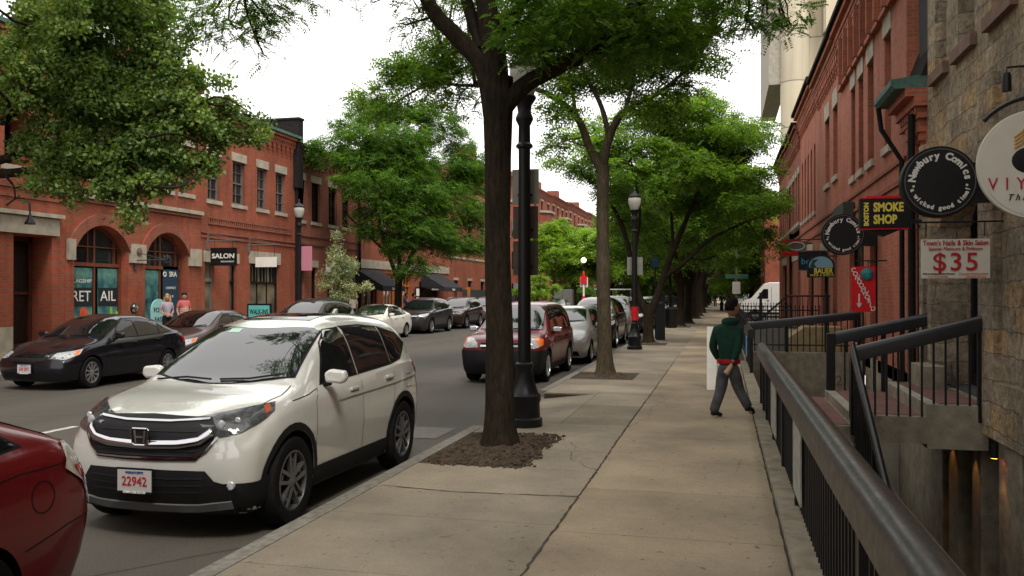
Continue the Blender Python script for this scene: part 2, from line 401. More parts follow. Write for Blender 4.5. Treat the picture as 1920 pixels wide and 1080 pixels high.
# clods and bark chips of the nearest pit, a few fallen leaves along the coping
b = MB()
for i in range(620):
    x, y = (random.uniform(-2.95, -1.98), random.uniform(8.4, 10.3)) if i < 420 else ((random.gauss(-1.93, .04), random.uniform(8.4, 10.3)) if i % 2 else (random.uniform(-2.9, -1.95), random.choice((8.34, 10.36)) + random.gauss(0, .03))); r = random.uniform(.008, .028)
    h = .06 * math.exp(-((x + 2.42) ** 2 + (y - 9.35) ** 2) / .30)
    b.sphere((x, y, .155 + h), (r, r * random.uniform(.5, 1), r * .6), 6, 4)
tag(b.build('soil_clods', M['soil']), kind='stuff', label='crumbs of dark soil and bark in the square pit round the nearest trunk', cat='soil')
def crack(pts, w, name='pavement_crack', jag=.02, step=.07):
    mb = MB(); Q = []
    for a, c in zip(pts[:-1], pts[1:]):
        a, c = Vector(a), Vector(c); n = max(1, int((c - a).length / step)); Q += [a + (c - a) * i / n + Vector((random.gauss(0, jag), random.gauss(0, jag * .5))) for i in range(n)]
    Q.append(Vector(pts[-1])); L_, R_ = [], []
    for i, q in enumerate(Q):
        t_ = (Q[min(i + 1, len(Q) - 1)] - Q[max(0, i - 1)]).normalized(); s_ = Vector((-t_.y, t_.x)) * w * random.uniform(.3, 1.2) / 2; L_.append((q.x + s_.x, q.y + s_.y, .1535)); R_.append((q.x - s_.x, q.y - s_.y, .1535))
    n = len(Q); mb.add(L_ + R_, [(i, i + 1, n + i + 1, n + i) for i in range(n - 1)]); struct(name, mb, M['joint'])
crack([(-1.2, 4), (-1.2, 5.6), (-1.19, 8), (-1.21, 11.3), (-1.2, 15), (-1.19, 22)], .022, jag=.004)
crack([(-1.18, 11.2), (-1.0, 12.2), (-1.05, 13.1), (-.9, 14.2), (-1.1, 15.4)], .006); crack([(-3.0, 7.3), (-2.3, 7.2), (-1.2, 7.28)], .02, jag=.006); crack([(-1.95, 10.35), (-1.6, 9.6), (-1.55, 8.9), (-1.2, 8.4)], .007)
crack([(.1, 8.6), (.2, 9.3), (.42, 9.6)], .004); crack([(WX - .008, 3), (WX - .01, 12), (WX - .008, 21)], .022, jag=.003, step=.12)
b = MB()
for i in range(120):
    x = WX - abs(random.gauss(0, .06)) - .01 if i % 3 else random.uniform(-2.9, .3); y = random.uniform(5, 16); r = random.uniform(.006, .02); a = random.random() * 6
    b.add([(x + r * math.cos(a + q), y + r * .6 * math.sin(a + q) + (q > 2) * .004, .153 + .004 * (q % 2)) for q in (0, 1.2, 3.1, 4.6)], [(0, 1, 2, 3)])
tag(b.build('leaf_litter', plain('dry leaf litter', (.23, .19, .06), .9, var=.5), fix=False), kind='stuff', label='tiny dry leaves and seeds scattered along the pavement beside the coping', cat='leaf litter')
# ---------------------------------------------------------------- houses
def arch_poly(y0, y1, z0, zs, zt, n=14):
    """opening with a segmental head: springing zs, crown zt"""
    w = (y1 - y0) / 2; cy = (y0 + y1) / 2; h = zt - zs; r = (w * w + h * h) / (2 * h); cz = zt - r; a = math.asin(min(1, w / r))
    if h > w: a = math.pi - a
    return [(y0, z0), (y1, z0)] + [(cy + r * math.sin(a - 2 * a * i / n), cz + r * math.cos(a - 2 * a * i / n)) for i in range(n + 1)]
def rect(y0, y1, z0, z1): return [(y0, z0), (y1, z0), (y1, z1), (y0, z1)]
class House:
    """n = +1: the front looks along +X (left side of the street), -1: along -X"""
    def __init__(s, name, label, cat, X, n, y0, y1, z0, z1, wallmat, depth=11, rev=.22, roof='roofdark', group=None):
        s.X, s.n, s.y0, s.y1, s.z0, s.z1, s.rev, s.depth = X, n, y0 + .004, y1 - .004, z0, z1, rev, depth
        s.wm = wallmat; s.root = thing(name, label, cat, (X, (y0 + y1) / 2, z0), group=group); s.holes = []; s.org = Vector(s.root.location)
    def L(s, mb):      # world -> local to root
        o = s.org; mb.v = [(x - o.x, y - o.y, z - o.z) for x, y, z in mb.v]; return mb
    def part(s, name, mb, m, parent=None, smooth=False):
        o = s.L(mb).build(name, m, s.root, smooth)
        if parent is not None: o.parent = parent
        return o
    def pbox(s, mb, y0, y1, z0, z1, out, inn=.05):
        """box standing out of the wall by out, sunk into it by inn"""
        mb.box(s.X + s.n * out, s.X - s.n * inn, y0, y1, z0, z1); return mb
    def hole(s, poly): s.holes.append(poly); return poly
    def wall(s, extra=None):
        V = lambda p: Vector((p[0], p[1], 0)); outer = rect(s.y0, s.y1, s.z0, s.z1)
        loops = [outer] + [list(reversed(h)) for h in s.holes]; mb = MB()
        tri = geometry.tessellate_polygon([[V(p) for p in l] for l in loops]); pts = [p for l in loops for p in l]
        mb.add([(s.X, p[0], p[1]) for p in pts], [tuple(t) for t in tri])
        for h in s.holes:
            k = len(h); xi = s.X - s.n * s.rev
            mb.add([(s.X, p[0], p[1]) for p in h] + [(xi, p[0], p[1]) for p in h], [(i, (i + 1) % k, (i + 1) % k + k, i + k) for i in range(k)])
        xb = s.X - s.n * s.depth
        y0, y1, z0, z1 = s.y0, s.y1, s.z0, s.z1
        mb.add([(s.X, y0, z0), (s.X, y0, z1), (xb, y0, z1), (xb, y0, z0)], [(0, 1, 2, 3)]); mb.add([(s.X, y1, z0), (s.X, y1, z1), (xb, y1, z1), (xb, y1, z0)], [(0, 1, 2, 3)])
        mb.add([(xb, y0, z0), (xb, y1, z0), (xb, y1, z1), (xb, y0, z1)], [(0, 1, 2, 3)])
        if extra: extra(mb)
        s.wallo = s.part('wall', mb, s.wm)
        r = MB(); r.box(s.X - s.n * .1, xb, y0, y1, z1 - .02, z1 + .06); s.roof = s.part('roof', r, M['roofdark']); return s.wallo
    def window(s, y0, y1, z0, z1, fm, gm, cols=2, rows=2, sash=True, poly=None, fw=.06, bars=(), lintel=None, sill=None, lm=None, name='window', lh=.28, dx=None, extra=True):
        s.hole(poly or rect(y0, y1, z0, z1)); dx = dx or s.rev - .07; X, n = s.X, s.n; xf0, xf1 = X - n * (dx - .03), X - n * (dx + .06)
        f = MB()
        zt = z1
        if poly:
            arc = [p for p in poly[2:]]
            inner = [(y1 - fw if i == 0 else (y0 + fw if i == len(arc) - 1 else p[0] * .97 + .03 * (y0 + y1) / 2), p[1] - fw) for i, p in enumerate(arc)]
            k = len(arc)
            for xx in (xf0,):
                f.add([(xx, *p) for p in arc] + [(xx, *p) for p in inner] + [(xf1, *p) for p in inner], [(i, i + 1, i + 1 + k, i + k) for i in range(k - 1)] + [(i + k, i + 1 + k, i + 1 + 2 * k, i + 2 * k) for i in range(k - 1)])
            zt = arc[0][1]
        else: f.box(xf0, xf1, y0, y1, z1 - fw, z1)
        f.box(xf0, xf1, y0, y0 + fw, z0, zt); f.box(xf0, xf1, y1 - fw, y1, z0, zt); f.box(xf0 + n * .02, xf1, y0 + fw, y1 - fw, z0, z0 + fw * 1.3)
        zm = (z0 + z1) / 2
        if sash: f.box(xf0 - n * .01, xf1, y0 + fw, y1 - fw, zm - .03, zm + .03)
        bw = .012 if fw < .1 else fw / 3
        for i in range(1, cols):
            yy = y0 + (y1 - y0) * i / cols; top = z1 - fw
            if poly:
                top = min(top, max(p[1] for p in poly) - fw)
            f.box(xf0 - n * .022, xf1 + n * .005, yy - bw, yy + bw, z0 + fw, top)
        for j in range(1, rows):
            zz = z0 + (z1 - z0) * j / rows
            if sash and abs(zz - zm) < .05: continue
            f.box(xf0 - n * .022, xf1 + n * .005, y0 + fw, y1 - fw, zz - bw, zz + bw)
        for (a, b_, c, d_, w_) in bars: f.box(xf0 + n * .01, xf1, a, b_, c, d_)
        fo = s.part(name, f, fm)
        g_ = MB(); P = poly or rect(y0, y1, z0, z1); xg = X - n * (dx + .045)
        tri = geometry.tessellate_polygon([[Vector((p[0], p[1], 0)) for p in P]]); g_.add([(xg, p[0], p[1]) for p in P], [tuple(t) for t in tri])
        s.part('pane', g_, gm, fo)
        if lintel: s.part('lintel', s.pbox(MB(), y0 - lintel, y1 + lintel, z1 - .002 + .004, z1 + lh, .03, .2), lm or M['stonetrim'])
        if sill: s.part('sill', s.pbox(MB(), y0 - sill, y1 + sill, z0 - .16, z0 - .003, .07, .2), lm or M['stonetrim'])
        return fo
    def cornice(s, z, mat, teeth=True, h=.55, gut=None, out=.28, toothw=.22):
        mb = MB(); y0, y1 = s.y0, s.y1
        s.pbox(mb, y0, y1, z - .14, z, out); s.pbox(mb, y0, y1, z - .3, z - .143, out * .6)
        if teeth:
            yy = y0 + .1
            while yy < y1 - toothw:
                s.pbox(mb, yy, yy + toothw * .5, z - .42, z - .303, out * .5); yy += toothw
            s.pbox(mb, y0, y1, z - .5, z - .424, out * .42)
            yy = y0 + .1
            while yy < y1 - .3:                 # stepped brick corbels
                s.pbox(mb, yy, yy + .24, z - .72, z - .504, out * .36); s.pbox(mb, yy + .04, yy + .2, z - .86, z - .723, out * .27); s.pbox(mb, yy + .08, yy + .16, z - 1.0, z - .863, out * .18)
                yy += .42
        c = s.part('cornice', mb, mat)
        if gut: s.part('gutter', s.pbox(MB(), y0, y1, z + .003, z + .13, out + .1, .6), gut)
        return c
    def band(s, z0, z1, mat, out=.05, y0=None, y1=None, name='string_course'):
        return s.part(name, s.pbox(MB(), y0 or s.y0, y1 or s.y1, z0, z1, out), mat)
    def dog(s, z, mat, y0, y1, h=.12):
        mb = MB(); yy = y0
        while yy < y1 - .09:
            s.pbox(mb, yy, yy + .08, z, z + h, .045); yy += .16
        s.pbox(mb, y0, y1, z + h + .003, z + h + .07, .055); s.pbox(mb, y0, y1, z - .07, z - .003, .055)
        return s.part('frieze', mb, mat)
YL = lambda px: atX(px, 400, LFX).y
YR = lambda px: atX(px, 400, FX).y
Z0 = .15
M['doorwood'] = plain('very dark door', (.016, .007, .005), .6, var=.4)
# ---- left, house with the deep timber doorway
h = House('doorway_house', 'orange brick house with a deep dark doorway at the left edge, behind the black sedan', 'house', LFX, 1, 12.0, YL(122), Z0, 9.6, M['brickA'], rev=.8)
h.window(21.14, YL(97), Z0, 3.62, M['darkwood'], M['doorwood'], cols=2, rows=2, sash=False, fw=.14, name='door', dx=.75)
h.window(17.6, 19.7, Z0 + .5, 3.62, M['darkwood'], M['glass'], cols=2, rows=1, sash=False, fw=.1)
h.window(14.2, 16.4, Z0 + .5, 3.62, M['darkwood'], M['glass'], cols=2, rows=1, sash=False, fw=.1)
for a in (13.0, 15.6, 18.2, 20.8): h.window(a, a + .95, 5.65, 7.55, M['darkframe'], M['glass'], 2, 4, lintel=.12, sill=.12)
h.wall()
h.band(3.66, 4.18, M['stonetrim'], .10, 13.5, 22.85, 'stone_head'); h.band(4.2, 4.32, M['stonetrim'], .22, 13.4, 22.95, 'stone_ledge')
h.band(5.0, 5.08, M['brickC'], .05); h.band(4.72, 4.78, M['brickC'], .04); h.band(Z0, .9, M['stonetrim'], .04, 19.9, 21.1, 'plinth')
h.cornice(9.6, M['brickC'], gut=M['copper'])
lt = MB(); o = Vector((LFX, 20.9, 4.45)); P_ = [o + Vector((0, 0, 0)), o + Vector((.3, 0, .18)), o + Vector((.6, 0, .18)), o + Vector((.78, 0, .02)), o + Vector((.8, 0, -.3))]
t = thing('gooseneck_lamp', 'black gooseneck lamp on the wall above the dark doorway at far left', 'wall lamp', tuple(o))
lt.tube([p - o for p in P_], .025); lt.build('arm', M['black'], t); MB().lathe([(.03, 0), (.05, -.04), (.06, -.12), (.14, -.24), (.15, -.3)], 14, Matrix.Translation((.8, 0, -.28))).build('shade', M['black'], t, smooth=True)
# ---- left, arcaded shop
Ya, Yb = YL(122), YL(376)
h = House('arcade_house', 'orange brick house with two wide arched shop windows holding teal posters', 'house', LFX, 1, Ya, Yb, Z0, 10.1, M['brickA'], rev=.42)
a1 = (atX(139, 490, LFX).y, atX(240, 490, LFX).y); a2 = (atX(272, 490, LFX).y, atX(352, 490, LFX).y)
for k, (a, c) in enumerate((a1, a2)):
    m_ = (a + c) / 2
    h.window(a, c, .75, 4.2, M['woodframe'], M['glass'], cols=2, rows=1, sash=False, poly=arch_poly(a, c, .75 if k == 0 else Z0, 3.35, 4.15), fw=.11, dx=.32,
             bars=[(a, c, 2.78, 2.9, 0), (a, c, 3.42, 3.45, 0), (a + (m_ - a) * .72, a + (m_ - a) * .72 + .03, 2.9, 3.9, 0), (m_ + (c - m_) * .72, m_ + (c - m_) * .72 + .03, 2.9, 3.9, 0)])
for i, yy in enumerate(np.linspace(Ya + .7, Yb - 1.4, 5)): h.window(yy, yy + .85, 5.75, 7.6, M['greyframe'], M['glass'], 2, 2, lintel=.1, sill=.1)
h.wall()
for a, c in (a1, a2):                                   # brick hood ring over each arch
    mb = MB(); inn = arch_poly(a, c, 1, 3.35, 4.15)[2:]; out = arch_poly(a - .33, c + .33, 1, 3.35, 4.52)[2:]; k = len(inn)
    mb.add([(LFX + .09, *p) for p in inn] + [(LFX + .09, *p) for p in out] + [(LFX, *p) for p in inn] + [(LFX, *p) for p in out],
           [(i, i + 1, i + 1 + k, i + k) for i in range(k - 1)] + [(i, i + 1, i + 1 + 2 * k, i + 2 * k) for i in range(k - 1)] + [(i + k, i + 1 + k, i + 1 + 3 * k, i + 3 * k) for i in range(k - 1)])
    h.part('arch_ring', mb, M['brickC'])
for a, c in ((Ya + .05, a1[0] - .03), (a1[1] + .05, a2[0] - .05), (a2[1] + .04, Yb - .05)): h.band(2.95 + .0, 3.62, M['stonetrim'], .1, a, c, 'stone_cap')
h.band(4.98, 5.12, M['stonetrim'], .16, name='stone_ledge'); h.band(4.86, 4.96, M['brickC'], .08)
h.cornice(10.1, M['brickC'], gut=M['slate'])
text('423', .34, M['darkframe'], h.root, Vector((LFX + .02, 27.0, 4.6)) - h.org, FACE_E, ext=.01)
ros = MB().lathe([(.14, 0), (.14, .03), (.09, .03), (.08, .05), (0, .05)], 16, Matrix.Translation((LFX + .1, (a1[1] + a2[0]) / 2, 3.35)), axis='x'); h.part('rosette', ros, M['brownstone'])
for yy in (Ya + 1.2, Yb - 1.0): h.part('chimney', MB().box(LFX - 2.4, LFX - 1.0, yy - .5, yy + .5, 10.0, 11.6).box(LFX - 2.5, LFX - .9, yy - .6, yy + .6, 11.6, 11.8), M['brickC'], h.roof)
# posters in the arcade windows (boards behind the panes' plane, standing in the deep reveals)
def board(name, label, cat, X, y0, y1, z0, z1, m, group=None):
    t = thing(name, label, cat, (X, (y0 + y1) / 2, z0), group=group)
    MB().box(0, .02, (y0 - y1) / 2, (y1 - y0) / 2, 0, z1 - z0).build('panel', m, t); return t
M['tealimg'] = None
def imgmat(name, stops, sc=2.2):
    m, n, b = nmat(name); v = coords(n); nz = noise(n, v, sc, 3, .5); n.links.new(ramp(n, nz, stops), b.inputs['Base Color']); b.inputs['Roughness'].default_value = .35; return m
pm = imgmat('teal poster print', [(.3, (.012, .035, .045)), (.45, (.03, .13, .14)), (.6, (.10, .24, .20)), (.75, (.22, .30, .24))])
XP = LFX - .30
for nm, (ya, yb), lab, words in (('shop_poster', (a1[0] + .12, sum(a1) / 2 - .14), 'teal window poster reading RET under FLAGSHIP in the left half of the first arch', [('FLAGSHIP', .17, 1.35), ('RET', .5, .15)]),
                                 ('shop_poster', (sum(a1) / 2 + .14, a1[1] - .2), 'dark teal window poster reading AIL in the right half of the first arch', [('AIL', .5, .15)])):
    t = board(nm, lab, 'poster', XP, ya, yb, .95, 2.72, pm); W = yb - ya
    MB().box(.022, .03, -W / 2 + .01, W / 2 - .01, .5, 1.12).build('dark_band', plain('poster band', (.012, .02, .024), .5), t)
    for s_, sz, z in words: text(s_, sz, M['offwhite'], t, (.035, 0 if s_ != 'FLAGSHIP' else 0, {1.35: 1.33, .15: .82}[z]), FACE_E, fit=W * (.8 if s_ != 'FLAGSHIP' else .9))
    if 'RET' in lab: MB().sphere((.03, .12, .2), (.012, .2, .28)).build('orange_figure', plain('orange print', (.6, .09, .03), .6, var=.4), t)
    else: MB().box(.022, .032, .1, .22, .02, .46).box(.022, .032, .4, .5, .02, .3).build('green_figure', plain('green print', (.2, .5, .04), .6, var=.3), t); 
t = board('shop_poster', 'dark teal picture poster in the left half of the second arch', 'poster', XP, a2[0] + .12, sum(a2) / 2 - .14, .95, 2.72, pm)
t = board('agency_sign', 'navy window sign reading SRA CONTACT in the right half of the second arch', 'sign', XP, sum(a2) / 2 + .14, a2[1] - .2, .7, 2.9, plain('navy print', (.02, .045, .075), .5))
text('SRA', .27, M['offwhite'], t, (.03, .12, 1.9), FACE_E, bold=.004); text('CONTACT', .13, M['offwhite'], t, (.03, 0, 1.38), FACE_E); text('1 F', .16, M['offwhite'], t, (.03, .05, 1.05), FACE_E)
MB().lathe([(.10, 0), (.10, .02), (.06, .02), (.06, 0)], 18, Matrix.Translation((.022, -.38, 1.9)), axis='x').build('emblem', M['offwhite'], t)
t = thing('lease_board', 'pale teal round-topped board reading FOR EASE in front of the second arch', 'sign board', (LFX + .35, a2[0] + .25, Z0))
MB().prism([(-.42, 0), (.42, 0)] + [(.42 * math.cos(a), 1.15 + .38 * math.sin(a)) for a in np.linspace(0, math.pi, 11)], 'x', 0, .05).build('panel', plain('pale teal board', (.26, .52, .52), .6), t)
text('FOR', .25, M['darkframe'], t, (.058, -.08, 1.12), FACE_E); text('EASE', .25, M['darkframe'], t, (.058, 0, .78), FACE_E)
MB().box(-.25, 0, -.2, .2, 0, .03).build('foot', M['greyframe'], t)
def bracket(X, Y, Z, L, m=M['greyframe'], label='', group=None):
    t = thing('sign_bracket', label, 'sign bracket', (X, Y, Z), group=group)
    MB().box(0, .05, -.06, .06, -.35, .35).build('wall_plate', m, t); mb = MB().tube([(0, 0, 0), (L, 0, 0)], .022, 6).tube([(0, 0, .3), (L * .9, 0, .02)], .012, 6); mb.build('arm', m, t); return t
bracket(LFX, a1[1] + .35, 3.05, 1.3, label='empty grey sign bracket on the brick pier between the two arches', m=plain('blue grey steel', (.05, .06, .085), .5))
t = thing('wall_vent', 'round metal standpipe cap on the brick pier left of the pale teal board', 'wall pipe', (LFX, a1[1] + .3, 1.35))
MB().lathe([(.14, 0), (.14, .04), (.08, .06), (.07, .16), (0, .18)], 16, axis='x').build('cap', M['chrome'], t, smooth=True); MB().lathe([(.18, 0), (.18, .015), (.14, .015)], 16, axis='x').build('flange', M['black'], t)
# ---- left, salon house
Yc = YL(554)
h = House('salon_house', 'bright orange brick two-storey house with green copper gutter and corbelled cornice above the salon', 'house', LFX, 1, Yb, Yc, Z0, 9.35, M['brickA'])
for a, c in ((389, 412), (436, 459), (482, 500.5), (517, 535)):
    h.window(YL(a), YL(c), 5.68, 7.52, M['greyframe'], M['glass'], 2, 4, lintel=.1, sill=.1, lh=.36)
h.window(YL(384), YL(402), Z0, 3.15, M['greyframe'], M['shopglass'], 1, 1, sash=False, fw=.06, name='door', lintel=.1, lh=.45, bars=[(YL(384), YL(402), 2.35, 2.5, 0)])
h.window(YL(430), YL(443), .6, 3.15, M['darkframe'], M['shopglass'], 1, 1, sash=False, lintel=.2, lh=.42, bars=[(YL(430), YL(443), 2.35, 2.42, 0)])
y0, y1 = YL(469), YL(523)
h.window(y0, y1, Z0, 3.2, M['darkframe'], M['shopglass'], 3, 1, sash=False, fw=.07, bars=[(y0, y1, 2.32, 2.4, 0)] + [(y0 + i * (y1 - y0) / 9, y0 + i * (y1 - y0) / 9 + .05, 2.4, 3.1, 0) for i in (1, 2, 4, 5, 7, 8)], lintel=.12, lh=.55, name='shop_front')
h.wall()
h.cornice(9.35, M['brickA'], gut=M['copper'], out=.26, toothw=.17)
h.dog(4.75, M['brickC'], Yb + .5, Yc - .5, .16); h.band(4.3, 4.38, M['brickC'], .06); h.band(4.12, 4.2, M['brickC'], .05)
fw_ = MB().box(LFX + .3, LFX - 9, Yc - .25, Yc + .2, 7.0, 10.3).box(LFX + .34, LFX - 9, Yc - .3, Yc + .25, 10.3, 10.4); fo = h.part('fire_wall', fw_, M['slate'], h.roof)
h.part('downpipe', MB().tube([(LFX + .35, Yc - .1, 9.2), (LFX + .12, Yc - .1, 8.5), (LFX + .12, Yc - .1, .2)], .07, 8), M['darkframe'])
bracket(LFX, Yb + .45, 4.0, 1.6, label='grey steel bracket on the orange wall holding the black salon board')
t = thing('salon_sign', 'black hanging board reading SALON in white letters under its steel bracket', 'sign', tuple(Vector((LFX + .75, Yb + .45, 3.35))))
bb = MB(); bb.box(-.57, .57, -.04, .04, -.36, .36); bb.build('board', M['black'], t); MB().tube([(-.4, 0, .36), (-.4, 0, .65)], .01, 5).tube([(.4, 0, .36), (.4, 0, .65)], .01, 5).build('hanger', M['black'], t)
text('SALON', .27, M['offwhite'], t, (0, -.046, .02), FACE_CAM, bold=.006, fit=1.0); text('PERMANENT', .09, M['offwhite'], t, (.2, -.046, -.2), FACE_CAM, fit=.6)
bracket(LFX, YL(466), 4.0, 1.5, label='grey steel bracket with a diagonal stay above the lit white board', m=M['greyframe'])
t = thing('hanging_board', 'blank white hanging board catching the light in front of the shop door', 'sign', (LFX + .8, YL(468), 3.25))
MB().box(-.5, .5, -.03, .03, -.22, .22).build('board', M['white'], t); MB().tube([(-.4, 0, .22), (-.4, 0, .7)], .01, 5).tube([(.4, 0, .22), (.4, 0, .7)], .01, 5).build('hanger', M['black'], t)
p = atZ(458, 590, Z0)
t = thing('walk_in_board', 'black framed teal board reading WALK-INS on the pavement by the salon', 'sign board', (-18.7, 32.4, Z0))
MB().box(-.55, .55, -.03, .03, .3, 1.3).box(-.5, -.45, -.03, .03, 0, .3).box(.45, .5, -.03, .03, 0, .3).build('frame', M['black'], t); MB().box(-.48, .48, -.045, -.033, .37, 1.23).build('panel', M['teal'], t)
text('WALK-INS', .3, M['darkframe'], t, (0, -.05, .95), FACE_CAM, fit=.85, bold=.005)
# ---- left, dark brick neighbour
Yd = YL(672)
h = House('dark_brick_house', 'darker red brick two-storey house with tall black sash windows right of the salon', 'house', LFX, 1, Yc + .25, Yd, Z0, 9.1, M['brickC'])
for a, c in ((558, 570.5), (584.5, 600), (616, 631), (641.7, 655)): h.window(YL(a), YL(c), 5.5, 7.5, M['darkframe'], M['glass'], 2, 4, lintel=.12, sill=.1, lh=.34)
h.window(YL(584), YL(594), Z0, 3.2, M['darkframe'], M['glass'], 1, 2, sash=False, name='door', lintel=.15, lh=.35); h.window(YL(560), YL(570), 1.2, 3.2, M['darkframe'], M['glass'], 1, 2, lintel=.1, lh=.35)
h.window(YL(612), YL(640), .9, 3.2, M['darkframe'], M['shopglass'], 3, 1, sash=False, lintel=.1, lh=.4); h.window(YL(650), YL(664), Z0, 3.2, M['darkwood'], M['glass'], 1, 3, sash=False, name='door', lintel=.1, lh=.4)
h.wall(); h.cornice(9.1, M['brickC'], gut=M['slate'], out=.22); h.band(4.3, 4.38, M['brickB'], .06); h.band(4.7, 4.76, M['brickB'], .05)
h.part('downpipe', MB().tube([(LFX + .12, Yd - .1, 8.9), (LFX + .12, Yd - .1, .2)], .09, 8), M['darkframe'])
h.part('chimney', MB().box(LFX - 2, LFX - 1.1, Yc + 1.5, Yc + 2.4, 9, 10.4), M['brickC'], h.roof)
t = thing('gallery_sign', 'white projecting board with dark script above the flowering tree', 'sign', (LFX + .7, YL(608), 3.1))
MB().box(-.6, .6, -.03, .03, -.3, .3).build('board', M['white'], t); text('agi', .4, M['darkframe'], t, (-.15, -.04, -.02), FACE_CAM, shear=.3); MB().tube([(-.7, 0, .4), (.6, 0, .4)], .015, 5).tube([(-.5, 0, .3), (-.5, 0, .4)], .01, 5).tube([(.5, 0, .3), (.5, 0, .4)], .01, 5).build('arm', M['black'], t)
t = thing('pink_banner', 'small pink banner sticking out of the wall just right of the street lamp', 'banner', (LFX + .35, YL(563), 3.6))
MB().box(-.28, .28, -.02, .02, -.6, .6).build('cloth', plain('pink cloth', (.5, .2, .26), .8), t); MB().tube([(-.35, 0, .62), (.3, 0, .62)], .015, 5).build('arm', M['black'], t)
# ---- left, restaurant with awnings
Ye = 62.5
h = House('restaurant_house', 'orange brick restaurant front with timber doors and two black awnings behind the big green tree', 'house', LFX, 1, Yd, Ye, Z0, 10.0, M['brickA'])
for a in np.arange(Yd + 1.0, Ye - 1.4, 2.45): h.window(a, a + 1.0, 5.4, 7.6, M['whiteframe'], M['glassi'], 2, 2, lintel=.14, sill=.12, lh=.35)
for a, c in ((YL(716), YL(742)), (YL(747), YL(771))):
    h.window(a, c, Z0, 3.1, M['wood'], M['glass'], 4, 1, sash=False, fw=.14, name='timber_doors', bars=[(a, c, 2.3, 2.45, 0), (a, c, .3, .9, 0)])
h.window(YL(680), YL(706), Z0, 2.7, M['wood'], M['glass'], 2, 1, sash=False, fw=.14, name='timber_doors'); h.window(YL(786), YL(822), Z0, 2.7, M['darkwood'], M['glass'], 3, 1, sash=False, fw=.1, name='doors')
h.wall(); h.cornice(10.0, M['brickC'], gut=M['slate']); h.band(3.35, 3.85, M['stonetrim'], .07, name='stone_head')
def awning(Y, w, label):
    t = thing('awning', label, 'awning', (LFX, Y, 3.3), group='black awnings of the restaurant'); a, o_ = w / 2, 1.7
    mb = MB().add([(0, -a, 0), (0, a, 0), (o_, a, -1.0), (o_, -a, -1.0), (o_, a, -1.3), (o_, -a, -1.3), (0, -a, -1.0), (0, a, -1.0)], [(0, 1, 2, 3), (3, 2, 4, 5), (0, 3, 6), (1, 7, 2), (6, 3, 5), (7, 4, 2)])
    o = mb.build('canvas', M['awning'], t); md = o.modifiers.new('s', 'SOLIDIFY'); md.thickness = .015
    MB().tube([(0, -a, -1.0), (o_, -a, -1.0)], .015, 5).tube([(0, a, -1.0), (o_, a, -1.0)], .015, 5).build('frame', M['black'], t)
    text('bistro', .26, M['offwhite'], t, (o_ + .01, 0, -1.15), FACE_E, shear=.2); text('bistro', .2, M['offwhite'], t, (o_ * .6, -a - .02, -1.14), FACE_CAM, shear=.2); return t
awning(YL(688), 3.4, 'black sloping canvas awning left of the big tree, above the pale flowering tree'); awning(YL(808), 4.2, 'black sloping canvas awning over the doorway right of the big tree trunk')
t = thing('menu_board', 'white sheets pinned in a dark frame by the restaurant door', 'notice board', (LFX + .12, YL(790) - 1.2, 1.0)); MB().box(0, .05, -.35, .35, 0, 1.3).build('frame', M['darkframe'], t); MB().box(.052, .06, -.28, .28, .7, 1.2).box(.052, .06, -.28, .28, .08, .6).build('sheet', M['white'], t)
t = thing('terrace_screen', 'low dark grey timber screen with one orange post along the restaurant terrace', 'fence', (-18.3, 66, Z0))
MB().box(-.04, .04, -6, 10, 0, 2.0).build('panel', plain('dark grey boarding', (.03, .032, .038), .7, var=.2), t); MB().box(-.1, .1, -5.0, -4.4, 0, 2.2).build('post', M['wood'], t)
# ---- left, tall row beyond
def tall(y0, y1, z1, lab, wm='brickE', bay=True, st=4):
    h = House('tall_brick_house', lab, 'house', LFX, 1, y0, y1, Z0, z1, M[wm], group='tall brick houses in the distance'); fl = (z1 - .9) / st
    n = max(2, int((y1 - y0) / 3.0)); w = (y1 - y0) / n
    for k in range(st):
        for i in range(n):
            a = y0 + (i + .5) * w; h.window(a - .55, a + .55, Z0 + fl * k + 1.1, Z0 + fl * k + 2.75, M['darkframe'], M['glassi'] if (i + k) % 3 == 0 else M['glass'], 2, 2, lintel=.1, sill=.1, lh=.2)
    h.wall(); h.cornice(z1, M[wm], h=.4); h.band(Z0 + fl, Z0 + fl + .15, M['stonetrim'], .06)
    if bay:
        c = (y0 + y1) / 2 + 1; hb = MB(); zt = z1 - 2.6
        P_ = [(LFX - .1, c - 2), (LFX + .9, c - 1.2), (LFX + .9, c + 1.2), (LFX - .1, c + 2)]
        hb.prism(P_, 'z', Z0, zt); h.part('bay', hb, M[wm]); h.part('bay_cornice', MB().prism([(LFX, c - 2.2), (LFX + 1.1, c - 1.3), (LFX + 1.1, c + 1.3), (LFX, c + 2.2)], 'z', zt, zt + .25), M['stonetrim'])
        for k in range(st - 1):
            zz = Z0 + fl * k + 1.0
            for (a, b_) in ((c - .6, c + .6),): h.part('window', MB().box(LFX + .91, LFX + .95, a, b_, zz, zz + 1.7), M['glass'])
            d_ = Vector((1.0, .8, 0)).normalized(); mb = MB(); q = Vector((LFX + .4, c - 1.6, 0)); nrm = Vector((.8 * -0 + .62, -.78, 0)) * .03
            p0, p1 = q - d_ * .35 + nrm, q + d_ * .35 + nrm
            mb.add([(p0.x, p0.y, zz), (p1.x, p1.y, zz), (p1.x, p1.y, zz + 1.7), (p0.x, p0.y, zz + 1.7)], [(0, 1, 2, 3)]); h.part('window', mb, M['glass'])
    h.part('chimney', MB().box(LFX - 3, LFX - 1.5, y0 + .2, y0 + 1.4, z1, z1 + 1.6), M[wm], h.roof)
tall(Ye, 74, 9.8, 'two-storey red brick house with small white blinds, just left of the dark foreground trunk', 'brickA', False, 2)
tall(74, 92, 13.4, 'tall red brick house mostly hidden behind the big green tree and the foreground trunk')
